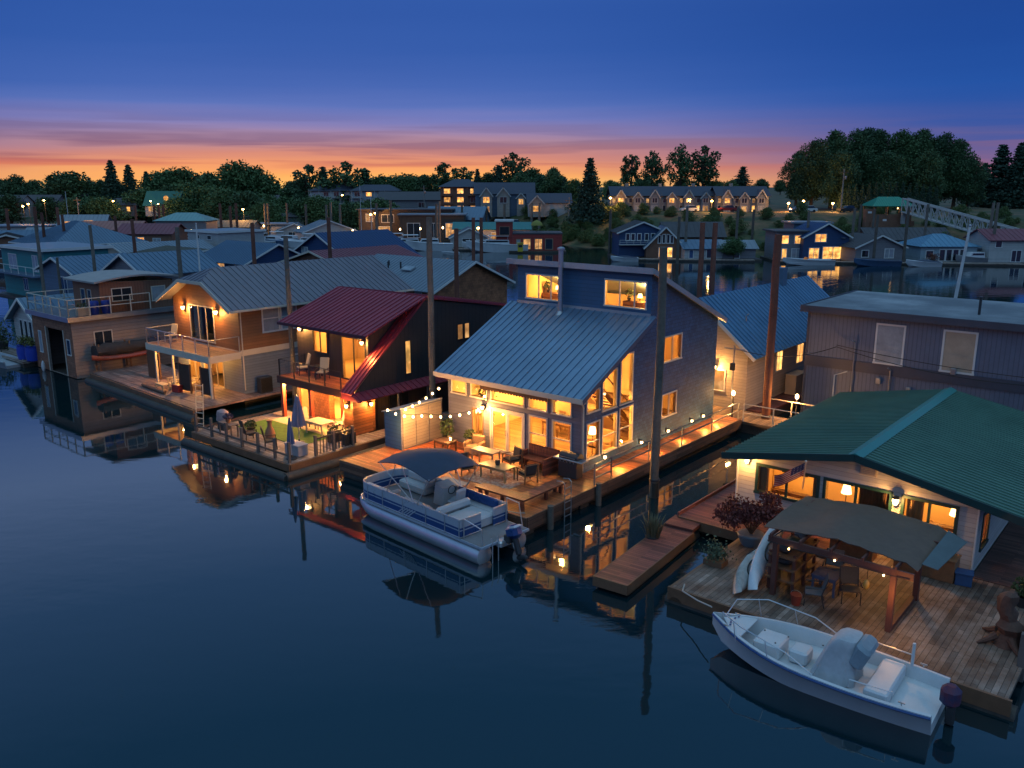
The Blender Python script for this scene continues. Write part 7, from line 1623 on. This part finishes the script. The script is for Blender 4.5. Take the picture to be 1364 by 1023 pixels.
# singled-out trees
for a in [
 ('con0',150,330,212,'tallest pointed conifer of the left skyline',None,1.15), ('con0',173,332,218,'second pointed conifer, just right of the tallest one on the left skyline',None,1.2),
 ('b2',22,345,232,'rounded tree at the far left end of the skyline',None,1.0), ('b0',92,330,228,'broad double-crowned tree left of the tallest conifer',None,1.5),
 ('s1',412,318,218,'tall ragged tree standing over the left end of the white apartment block',None,1.3), ('con1',432,320,221,'narrow conifer close to the ragged tree by the white apartment block',None,1.3),
 ('s1',463,310,214,'feathery tree behind the middle of the white apartment block',None,1.5), ('con0',487,315,224,'pointed dark tree behind the white apartment block',None,1.3),
 ('s0',593,300,214,'thin feathery tree rising behind the dark apartment block',None,1.5), ('s1',618,300,222,'loose feathery tree over the roof of the dark apartment block',None,1.6),
 ('s1',684,290,202,'tall open-crowned tree right of the dark apartment block',None,1.35), ('con0',664,285,219,'small conifer in front of the open-crowned tree by the dark apartments',None,1.4),
 ('con0',786,212,209,'big lone spruce standing on the bank left of the townhouses',None,1.35),
 ('s0',840,290,203,'slim tall tree, first of the four behind the townhouses',None,1.15), ('s1',868,285,200,'open tall tree, second of the four behind the townhouses',None,1.0),
 ('s1',905,280,191,'tall airy tree, third of the four behind the townhouses',None,.95), ('s1',937,280,193,'broad airy tree, last of the four behind the townhouses',None,1.25),
 ('con1',988,290,221,'clump-topped tree above the right end of the townhouses',None,2.0),
 ('con1',1330,250,191,'tall dark conifer at the right edge beyond the big grove',None,1.9), ('con0',1355,245,188,'dark conifer at the very right edge of the picture',None,1.6), ('con0',1309,262,216,'smaller dark conifer between the big grove and the right edge',None,1.7)]: tree(*a)
for i, (px, y, top, k, w_) in enumerate([(1062,238,196,'big',1.0),(1082,232,184,'big2',.95),(1108,238,173,'big',1.0),(1137,240,168,'big2',1.0),(1165,244,167,'big',1.05),(1195,242,167,'big2',1.0),(1222,240,166,'big',1.0),(1250,238,171,'big2',1.0),(1272,234,182,'big',.95),(1291,232,206,'big2',1.1),(1120,226,200,'big2',1.15),(1180,230,196,'big2',1.2),(1235,228,200,'big2',1.1),(1150,250,170,'big',1.0),(1208,250,172,'big2',1.0)]):
    tree(k, px, y, top+RT.uniform(-4,4), 'dark tall cottonwood of the dense grove on the right bank', 'cottonwoods of the dense right grove', w_)
for i in range(15): tree('hedgecon', 1122+9.0*i, 212, 247-5*sin(pi*i/14), 'clipped dark hedge conifer in the row before the right grove', 'hedge conifers before the right grove', 1.0)
G1 = 'trees along the left skyline'
for px, y, top in [(0,380,243),(45,370,243),(62,375,244),(120,350,241),(135,345,238),(196,345,231),(212,338,234),(228,335,231),(246,332,225),(262,330,232),(280,328,228),(300,330,230),(318,326,222),(338,330,229),(352,335,236),(370,345,242),(388,350,246),(398,345,240)]:
    tree(RT.choice(['b0','b1','b2','con0','con1']), px, y, top+RT.uniform(-5,4), 'dark tree in the close row along the left skyline', G1, RT.uniform(.9,1.25))
G2 = 'trees behind the apartment blocks'
for px, y, top in [(446,330,236),(505,320,232),(520,318,236),(535,315,233),(550,312,230),(565,310,234),(580,308,240),(636,290,228),(650,292,232),(700,280,229),(708,270,226),(722,262,232),(738,250,221),(752,244,233),(766,240,241),(820,262,240),(852,266,238),(924,270,240),(955,280,244),(972,280,242),(1004,285,243),(1020,288,246)]:
    tree(RT.choice(['b1','b0','b3','b2','con0']), px, y, top+RT.uniform(-4,3), 'green tree among those behind the apartments and townhouses', G2, RT.uniform(1.0,1.3))
G3 = 'low trees at the foot of the left skyline'
for px, y, top in [(10,300,258),(60,310,262),(95,285,263),(120,300,262),(135,290,262),(240,290,262),(262,295,255),(290,290,262),(335,285,262),(350,290,256),(375,280,262),(405,275,263),(425,272,262),(440,268,268),(460,262,270),(475,258,268),(500,255,266),(355,262,268),(330,275,254),(305,285,250),(225,300,246),(250,300,244),(278,300,246),(190,305,252)]:
    tree(RT.choice(['b1','b3','b0']), px, y, top, 'low green tree or shrub at the foot of the left skyline', G3, RT.uniform(1.1,1.5))
G4 = 'far trees closing the horizon'
for i in range(46):
    px = -30 + i*31.5 + RT.uniform(-9,9)
    if 1040 < px < 1300: continue
    tree(RT.choice(['b0','b1','b2','con0']), px, RT.uniform(420,520), RT.uniform(237,245), 'hazy far tree closing the horizon', G4, RT.uniform(1.1,1.6))
G5 = 'bushes on the channel bank'
for i in range(250):
    px = RT.uniform(690,1364) if i < 170 else RT.uniform(690,840); x, y0 = wp(px, 190, 300); azd = math.degrees(atan2(x, y0)); d, h, w_ = bank(azd); rr = d + w_*RT.choice([RT.uniform(.05,.35), RT.uniform(.1,.5), RT.uniform(.6,1.0)]); y = rr*cos(radians(azd)); x = rr*sin(radians(azd))
    p = PROTO['bush']; t = p[0] if not p[1] else copy_tree(p[0]); p[1] = True; s = RT.uniform(.10,.34)
    place_w(t, (x,y,ground_z(x,y)-.15), RT.uniform(0,6.28), 'scrubby green bush growing on the channel bank', (s,s,s*.9)); t['group'] = G5
tree('b3', 978, 157, 318, 'willow bush between the small floating sheds across the channel', None, 1.5, .3, 330)
# ---- blocks of flats and houses on the bank
def gable_front(H, x0, x1, y, z0, z1, zp, wm, dep, rm, trim, wins=()):
    """a projecting gabled bay"""
    w = MB(); w.box(x0,x1,y-1.2,y,z0,z1); w.prism([(x0,y-1.2,z1),(x1,y-1.2,z1),((x0+x1)/2,y-1.2,zp)],(0,1.19,0)); g = w.build('gable_bay', wm, H)
    r = MB(); xm = (x0+x1)/2; k = .35; s = (zp-z1)/(xm-x0)*k
    r.prism([(x0-k,y-1.5,z1-s),(xm,y-1.5,zp),(xm,y-1.5,zp+.25),(x0-k,y-1.5,z1-s+.25)],(0,dep+1.5,0)); r.prism([(xm,y-1.5,zp),(x1+k,y-1.5,z1-s),(x1+k,y-1.5,z1-s+.25),(xm,y-1.5,zp+.25)],(0,dep+1.5,0)); r.build('gable_roof', rm, g)
    t = MB(); t.bar((x0-k,y-1.54,z1-s),(xm,y-1.54,zp),.07,.3); t.bar((xm,y-1.54,zp),(x1+k,y-1.54,z1-s),.07,.3); t.build('barge_board', trim, g)
    for s0, s1, a, b, p in wins: window(g, (x0,y-1.2), (x1,y-1.2), s0, s1, a, b, frame=trim, pane=p, mull=(.5,), fw=.12, proud=.06)
    return g
NAVYROOF = mat('navy_shingle_roof', (.045,.055,.085), .8, var=.2)
TH_W = [mat('beige_lap', (.32,.27,.23), .7, kind='siding', size=.2), mat('greige_lap', (.24,.23,.23), .7, kind='siding', size=.2), mat('blue_grey_lap', (.16,.19,.23), .7, kind='siding', size=.2)]
def townhouses(label, px0, px1, y, base, nb, lit, seed):
    a, b = wp(px0,y,265), wp(px1,y,265); L_ = b[0]-a[0]; R = random.Random(seed); H = thing_w('townhouse_row', label, 'townhouses', ((a[0]+b[0])/2, y, base)); H.scale = (1,1,.80)
    x0, x1 = -L_/2, L_/2; MB().box(x0,x1,0,9,-1.5,5.2).build('wall', TH_W[1], H); m = MB(); roof(m, [(x0-.5,-.6,5.0),(x1+.5,-.6,5.0),(x1+.5,4.5,8.0),(x0-.5,4.5,8.0)], .15, 0); roof(m, [(x1+.5,9.6,5.0),(x0-.5,9.6,5.0),(x0-.5,4.5,8.0),(x1+.5,4.5,8.0)], .15, 0); m.build('roof', NAVYROOF, H)
    k = L_/nb
    for i in range(nb):
        c = x0 + k*(i+.5); ww = k*.5; hi = i % 2 == 0
        gable_front(H, c-ww/2, c+ww/2, 0, -1.2, 4.9 if hi else 4.5, 6.9 if hi else 6.1, TH_W[i % 3], 5, NAVYROOF, LIGHTW, [(ww*.22,ww*.78,2.9,4.3,W1 if lit[(2*i) % len(lit)] else G_),(ww*.2,ww*.8,.2,1.9,W2_ if lit[(2*i+1) % len(lit)] else P_)])
        window(H, (x0,0), (x1,0), k*i+.15, k*i+k*.2, .2, 2.0, frame=LIGHTW, pane=W1 if lit[(i+1) % len(lit)] else G_, fw=.12, proud=.06); window(H, (x0,0), (x1,0), k*i+.15, k*i+k*.2, 2.9, 4.2, frame=LIGHTW, pane=G_ if i % 2 else W2_, fw=.12, proud=.06)
    for i in range(nb//2): MB().cbox((x0+k*(2*i+1),4.6,8.3),(.8,.6,1.2)).build('chimney', TH_W[0], H)
    return H
townhouses('long row of gabled townhouses on the bank, left block next to the lone spruce', 815, 950, 222, 7.0, 6, [1,0,0,0,0,0,1,0,0,0,0], 1); townhouses('shorter row of gabled townhouses with lit windows, right of the long row', 956, 1024, 218, 7.0, 3, [1,0,0,1,0,0,0], 2)
def flats(label, px, y, base, wd, st, cols, wm, rm, lit, hip=True, row=262, sh=2.7):
    x, y = wp(px,y,row); H = thing_w('apartment_block', label, 'apartment building', (x,y,base)); H.scale = (1,1,.87); zt = st*sh; MB().box(-wd/2,wd/2,0,11,-2,zt).build('wall', wm, H)
    m = MB(); a, b, c, d = (-wd/2-.6,-.8,zt), (wd/2+.6,-.8,zt), (wd/2+.6,11.6,zt), (-wd/2-.6,11.6,zt); r0, r1 = (-wd/2+3.5,5.5,zt+2.4), (wd/2-3.5,5.5,zt+2.4)
    for p in ([a,b,r1,r0],[b,c,r1],[c,d,r0,r1],[d,a,r0]): roof(m, p, .15, 0)
    m.build('roof', rm, H); k = wd/cols; R = random.Random(cols*st)
    for j in range(st):
        for i in range(cols): window(H, (-wd/2,0), (wd/2,0), k*i+k*.28, k*i+k*.74, j*sh+.6, j*sh+2.1, frame=LIGHTW, pane=(W1 if (i,j) in lit else (P_ if R.random() < .3 else G_)), mull=(.5,), fw=.12, proud=.07)
    for i in range(0,cols,2):
        w = MB()
        for j in range(1,st): w.box(-wd/2+k*i+.2,-wd/2+k*(i+1)-.2,-1.6,-.01,j*sh-.15,j*sh+.02)
        q = -wd/2+k*i+.2; w.box(q,q+.15,-1.6,-1.45,-.6,zt); w.box(q+k-.55,q+k-.4,-1.6,-1.45,-.6,zt); w.build('balcony_stack', LIGHTW if 'white' in label else BROWNB, H)
    return H
flats('white three-storey apartment block on the bank, its left half with railed balconies', 448, 305, 4.8, 18, 3, 5, LIGHTW, NAVYROOF, {(4,2)}); flats('white and blue three-storey apartment block next to the railed one, on its right', 499, 300, 4.8, 16, 3, 4, mat('pale_blue_grey_lap', (.26,.30,.34), .7), NAVYROOF, {(1,2)})
flats('dark brown three-storey apartment block with columns of lit balcony windows', 613, 242, 6.2, 11, 3, 3, BROWNB, NAVYROOF, {(0,0),(0,1),(0,2),(1,0),(1,1),(1,2),(2,0),(2,2)})
def gh(label, px, y, base, wd, zt, zp, wm, bays, row=265):
    H = home_w(label, px, y, wd, 9, zt, zp, wm, NAVYROOF, 'X', 0, (), base, 'house', 'house', .5, row, LIGHTW, None, 0, False)
    for x0, x1, z1, zp_, wins in bays: gable_front(H, x0, x1, 0, -1, z1, zp_, TH_W[0], 4, NAVYROOF, LIGHTW, wins)
    return H
gh('navy-roofed house with two white gabled bays right of the dark apartment block', 672, 238, 6.2, 16, 5.4, 8.2, SLATEB, [(-6.5,-3.4,4.8,6.8,[(.7,2.4,2.8,4.3,W1),(.7,2.4,.2,1.8,W2_)]),(-2,1.4,4.8,6.8,[(.8,2.6,2.8,4.3,G_)]),(3.4,5.6,4.2,5.4,[(.5,1.7,2.4,3.8,W1)])])
gh('small white cottage with lit gable left of the lone spruce', 732, 226, 6.6, 11, 2.8, 5.0, LIGHTW, [(-5.2,-1.4,2.4,4.4,[(.9,2.9,.4,1.8,W1)])])
home_w('low house with dark hip roof and lit porch lights at the left treeline', 158, 300, 12, 8, 2.8, 5.2, MIDGREY, DARKROOF, 'H', 0, [(1.5,3,.6,2.2,W1),(5,6.2,.6,2.2,W1),(8.5,9.6,.6,2.2,W1)], 4.2, 'house', 'house', .6, 265, LIGHTW, None, 0, False)
gt = home_w('small white house with green roof and round lit gable window at the left treeline', 214, 290, 11, 8, 3.0, 7.2, LIGHTW, mat('green_house_roof', (.02,.13,.10), .6, .1, var=.15), 'X', 0, [(1.2,2.4,.6,2.2,W2_),(7,8.2,.8,2.0,P_)], 4.6, 'house', 'house', .6, 265, WHITE, None, 0, False)
MB().tube([(1.6,.55,4.9),(1.6,.30,4.9)],.8,16).build('round_window', WARM, gt, True)
for px, y, wd, lb in ((4,300,12,'pale two-storey house at the far left edge behind the marina'),(52,310,12,'dim two-storey house left of the bright street lamp'),(90,325,10,'grey house under the trees right of the bright street lamp'),(350,300,9,'small dim house half hidden by trees right of the yellow street lamp')):
    home_w(lb, px, y, wd, 8, 4.4, 6.6, LIGHTW if px < 10 else MIDGREY, DARKROOF, 'X', 0, [(1,2.4,2.6,3.8,P_),(4,5.4,2.6,3.8,G_),(7,8.2,.6,2.2,W2_)], 3.8, 'house', 'house', .5, 268, LIGHTW, None, 0, False)
home_w('long low dark-roofed shed on the bank above the marina building', 553, 262, 22, 10, 3.4, 5.6, MIDGREY, DARKROOF, 'X', 0, [(3,5,1,2.4,G_),(12,14,1,2.4,G_)], 6.2, 'shed', 'shed', .6, 275, LIGHTW, None, 0, False)
# green roofed pavilion and gangway
PV = thing_w('pavilion', 'brown gangway pavilion with bright green hip roof on the right bank', 'pavilion', (*wp(1183,186,268),6.4)); m = MB(); a, b, c, d = (-4.6,-3.4,2.9),(4.6,-3.4,2.9),(4.6,3.4,2.9),(-4.6,3.4,2.9)
for p in ([a,b,(2.2,0,4.8),(-2.2,0,4.8)],[b,c,(2.2,0,4.8)],[c,d,(-2.2,0,4.8),(2.2,0,4.8)],[d,a,(-2.2,0,4.8)]): roof(m, p, .12, .5)
m.build('roof', mat('bright_green_roof', (.015,.22,.15), .5, .2, var=.12), PV)
for x in (-3.9,-1.4,1.4,3.9): MB().box(x-.14,x+.14,-2.9,-2.6,-1.5,2.85).build('post', WOOD, PV); MB().box(x-.14,x+.14,2.6,2.9,-1.5,2.85).build('post', WOOD, PV)
MB().box(-4.2,4.0,-2.85,-2.65,-1.5,1.2).build('front_wall', BROWNB, PV); MB().box(-4.6,4.6,-3.2,3.2,-1.6,-.2).build('base', BROWNB, PV); MB().box(-5.6,-4.21,-2.9,-1.2,-1.5,2.3).build('notice_kiosk', BROWNB, PV); MB().cbox((-1.6,-2.9,-.1),(.8,.08,.6)).build('notice_board', WHITE, PV); MB().cbox((-4.9,-2.96,1.6),(.8,.08,.4)).build('sign_board', WHITE, PV)
MB().lathe([(.08,2.3),(.14,2.45),(.05,2.6)],(.9,-3.0,0),8).build('lamp', BULBSOFT, PV)
p0 = Vector((*wp(1204,182,280),8.2)); p1 = Vector((*wp(1376,160,325),2.0)); GW = thing_w('gangway', 'long white truss gangway sloping from the bank down to the floats', 'gangway', tuple(p0)); d = p1-p0; side = Vector((-d.y,d.x,0)).normalized()*.9; ht = Vector((0,0,2.7)); N_ = 20
for s in (-1,1):
    MB().bar(side*s, d+side*s, .26).build('lower_chord', LIGHTW, GW); MB().bar(ht+side*s, d+ht+side*s, .26).build('upper_chord', LIGHTW, GW); m = MB()
    for i in range(N_+1):
        q = d*(i/N_)+side*s; m.bar(q, q+ht, .15)
        if i < N_: e = d*((i+1)/N_)+side*s; m.bar(q if i % 2 else q+ht, e+ht if i % 2 else e, .13)
    m.build('lattice', LIGHTW, GW)
MB().loft([[tuple(q*1-side), tuple(q+side), tuple(q+side-Vector((0,0,.15))), tuple(q-side-Vector((0,0,.15)))] for q in (Vector((0,0,0)), d)]).build('deck', LIGHTW, GW)
m = MB()
for i in range(0,N_+1,2): q = d*(i/N_)+ht; m.bar(q-side, q+side, .08)
m.build('cross_braces', LIGHTW, GW); hw_ = MB(); hw_.bar(Vector((0,0,-2.5)),Vector((0,0,.0)),.7,.7); hw_.build('abutment', LIGHTW, GW)
# utility poles and street lamps
def upole(label, px, y, top, base_row=268):
    x, y = wp(px,y,base_row); g = ground_z(x,y); b = (511.5-top)/F; tz = CH+(-sin(PITCH)+b*cos(PITCH))/(cos(PITCH)+b*sin(PITCH))*y; t = thing_w('utility_pole', label, 'utility pole', (x,y,g)); h = tz-g
    MB().tube([(0,0,-.5),(0,0,h)],[.2,.13],8).build('shaft', mat('grey_pole', (.22,.21,.20), .8), t); MB().cbox((0,-.1,h-.8),(2.2,.12,.14)).build('crossarm', WOOD, t); MB().lathe([(.2,0),(.25,.1),(.25,.7),(.1,.8)],(.4,-.25,h-2.4),8).build('transformer', STEEL, t, True)
upole('tall grey utility pole in front of the dense right grove', 1121, 205, 225); upole('grey utility pole left of the lone spruce', 758, 222, 263); upole('dark utility pole before the trees right of the white apartment block', 565, 260, 247); upole('thin utility pole left of the white apartment block', 412, 275, 252); upole('slim utility pole among the left trees by the steep white roof', 103, 270, 263)
SL = [('yellow street lamp standing alone over the left marina',324,222,279,3.0),('bright white street lamp left of the dark tree group',59,262,267,2.6),('lower yellow street lamp near the far left edge',38,255,272,1.6),('lowest yellow street lamp near the far left edge',31,250,275,1.6),('pale street lamp at the left of the hip-roofed low house',135,290,268,1.3),('pale street lamp in front of the hip-roofed low house',151,288,268,1.2),('street lamp left of the green-roofed small house',201,282,268,1.6),('street lamp below the green-roofed small house',211,280,272,1.2),
      ('street lamp in front of the white apartment block',456,292,260,1.2),('yellow lamp over the floats by the red barge house',637,196,304,2.2),('bright lamp at the left end of the townhouse row',813,214,264,2.0),('pair-globe lamp between the two townhouse rows',948,208,268,2.0),('yellow street lamp, left of three before the right grove',1050,212,271,1.8),('yellow street lamp, middle of three before the right grove',1070,216,268,1.6),('yellow street lamp, right of three before the right grove',1109,208,271,2.0),('pair of warm work lights by the marina building',500,218,284,1.6),('warm lamp at the left end of the marina building',494,217,286,1.4)]
for lb, px, y, row, s in SL:
    x, y = wp(px,y,row); b = (511.5-row)/F; z = CH+(-sin(PITCH)+b*cos(PITCH))/(cos(PITCH)+b*sin(PITCH))*y; g = max(ground_z(x,y), .3); t = thing_w('street_lamp', lb, 'street lamp', (x,y,g)); h = z-g
    MB().tube([(0,0,-.8),(0,0,h*.9),(0,-.15,h-.05)],[.09,.07,.05],6).build('post', DARK, t, True); MB().lathe([(.12,-.16),(.28,-.05),(.28,.1),(.05,.24)],(0,-.2,h),8).build('lamp_globe', glow('street_glow', (1.0,.55,.14), 30.0, var=.05), t, True)
    if s > 1.5: point_light('lamp_light', t, (0,-1.0,h-.2), 130*s)
# cars parked on the bank
def car(label, px, y, rot, m, row=282):
    x, y = wp(px,y,row); t = thing_w('parked_car', label, 'car', (x,y,ground_z(x,y)), rot)
    MB().loft([[(-2.2,s*.85,z) for s,z in ((-1,.35),(-1,.75),(1,.75),(1,.35))],[(-1.2,s*.9,z) for s,z in ((-1,.3),(-1,.95),(1,.95),(1,.3))],[(1.9,s*.9,z) for s,z in ((-1,.3),(-1,.98),(1,.98),(1,.3))],[(2.2,s*.85,z) for s,z in ((-1,.4),(-1,.85),(1,.85),(1,.4))]]).build('body', m, t)
    MB().prism([(-.9,-.75,.95),(1.7,-.75,.97),(1.2,-.7,1.5),(-.2,-.7,1.5)],(0,1.5,0)).build('cabin', DARKGLASS, t); MB().cbox((.5,0,1.52),(1.4,1.35,.06),bev=.02).build('roof', m, t)
    for sx in (-1.35,1.35):
        for sy in (-1,1): MB().tube([(sx,sy*.92,.33),(sx,sy*.70,.33)],.33,12).build('wheel', BLACK, t)
CW = mat('white_car', (.6,.6,.6), .3); CS = mat('silver_car', (.35,.36,.38), .3, .5); CD = mat('dark_car', (.03,.03,.035), .3); CR = mat('red_car', (.2,.02,.02), .3)
for a in [('white car parked left before the two-gabled navy-roofed house',651,230,.0,CW),('white van-like car parked before the two-gabled navy-roofed house',663,229,.2,CW),('white car parked right before the two-gabled navy-roofed house',684,229,-.1,CW),('white car parked at the right end of the long townhouse row',918,210,.1,CW),('red car parked before the shorter townhouse row',968,208,0,CR),('silver car parked left under the dense right grove',1062,205,.1,CS),('white car parked left of the utility pole at the right grove',1075,204,0,CW),('dark car parked by the utility pole at the right grove',1128,204,.2,CD),('silver car at the left shore trees by the shed',370,285,.2,CS)]: car(*a)
# boats of the far marina
HB_ = mat('blue_hull', (.04,.09,.18), .3); HG = mat('grey_hull', (.25,.26,.28), .4)
BT = [('white cabin cruiser with flying top in the middle of the far marina',545,184,.2,10,3.2,1.5,HULLW,('cabin','top')),('white cabin boat at the left end of the far marina float',505,187,-.2,9,3,1.4,HULLW,('cabin','top')),('white motor yacht right of the middle cruiser in the far marina',572,183,.1,10,3.2,1.5,HULLW,('cabin',)),('blue-hulled cabin boat in front of the brown marina building',526,192,.3,9,2.8,1.4,HB_,('cabin','top')),('small white cabin boat by the teal-roofed slip',640,184,-.1,8,2.6,1.2,HULLW,('cabin',)),('white passenger boat with long cabin left of the red barge house',662,179,.0,13,3.6,1.6,HULLW,('cabin','top')),
 ('white sailing boat with tall mast left in the far marina',487,190,.4,10,3,1.2,HULLW,('cabin','mast')),('blue sailing boat with mast beside the tall-masted white one',500,192,.3,8.5,2.8,1.2,HB_,('cabin','mast')),('covered blue boat at the end of the left marina',425,195,.3,8,2.8,1.1,HULLW,('cover',)),('white cabin boat with pale cover left of the tent-roofed slip',385,200,-.3,9,3,1.3,HULLW,('cabin','cover')),('turquoise covered pool boat at the left shore',373,235,0,9,3.4,1.2,mat('turquoise_hull', (.05,.35,.42), .4),('cover',)),
 ('white bowrider tied before the blue lit houseboat',1078,149,.05,9,2.6,.9,HULLW,('windscreen','open')),('long blue covered boat before the grey-brown houseboat',1170,147,.03,8,2.4,.9,HB_,('cover',)),('white covered runabout before the pale blue houseboat',1232,146,.05,6,2.2,.8,HULLW,('cover',)),('small white skiff with arched cover at the blue two-storey houseboat',832,156,.1,5,2,.7,HULLW,('cover',)),('dark cabin boat beside the pale blue houseboat',1300,151,.1,7,2.5,1.1,HG,('cabin',)),
 ('white cabin boat among the pilings of the far left marina',60,170,.3,8,2.8,1.2,HULLW,('cabin',)),('white cabin boat with top in front of the maroon roof of the left marina',165,172,.5,8,2.8,1.3,HULLW,('cabin','top')),('blue cabin boat under the pale teal boathouse roof',232,190,.2,8,2.8,1.2,HB_,('cabin',)),('white sailing boat at the left edge marina with thin mast',100,180,.2,9,2.8,1.1,HULLW,('cabin','mast')),('white boat with cover below the yellow street lamp',310,185,.3,8,2.6,1.1,HULLW,('cover',)),('white cabin boat right of the yellow street lamp',345,195,-.2,9,2.8,1.3,HULLW,('cabin','top')),('grey covered boat by the far left rusty pilings',45,185,.1,8,2.6,1.1,HG,('cover',)),('red covered boat at the foot of the yellow street lamp',318,192,.1,7,2.4,1.1,mat('red_hull', (.22,.03,.03), .4),('cover',)),
 ('small white dinghy alone on the water by the red barge house',600,172,.2,3.6,1.6,.5,HULLW,('open',))]
for lb, px, y, rot, L_, B_, fb_, hm, parts in BT: skiff('moored_boat', lb, (*wp(px,y,325),0), rot, L_, B_, fb_, hm, parts, 'boat', None, True)

RB = random.Random(404)
XB = ['white cabin boat lying in the crowded far marina','white covered boat lying in the crowded far marina','small blue boat lying in the crowded far marina']
for i in range(26):
    px = RB.uniform(345,600) if i < 16 else RB.uniform(20,330); y = RB.uniform(192,228) if i < 16 else RB.uniform(185,235); k = RB.choice([0,0,1,2])
    skiff('moored_boat', XB[k], (*wp(px,y,318),0), RB.uniform(-.5,.5), RB.uniform(7,10), 2.8, RB.uniform(1.0,1.5), [HULLW,HULLW,HB_][k], [('cabin','top'),('cover',),('cabin',)][k], 'boat', 'boats crowded in the far marina', True, cv=mat('pale_cover', (.35,.37,.40), .8))
for i, (px, y) in enumerate(((470,205),(515,200),(533,210),(560,206),(398,212),(352,218),(178,190),(120,188),(70,196),(255,200),(285,205),(22,190),(590,202),(430,220))):
    t = post_lamp('small warm light on the floats of the far marina', (*wp(px,y,310),.3), RB.uniform(2.0,3.4), 0, 'small lights of the far marina', True, 1.8)
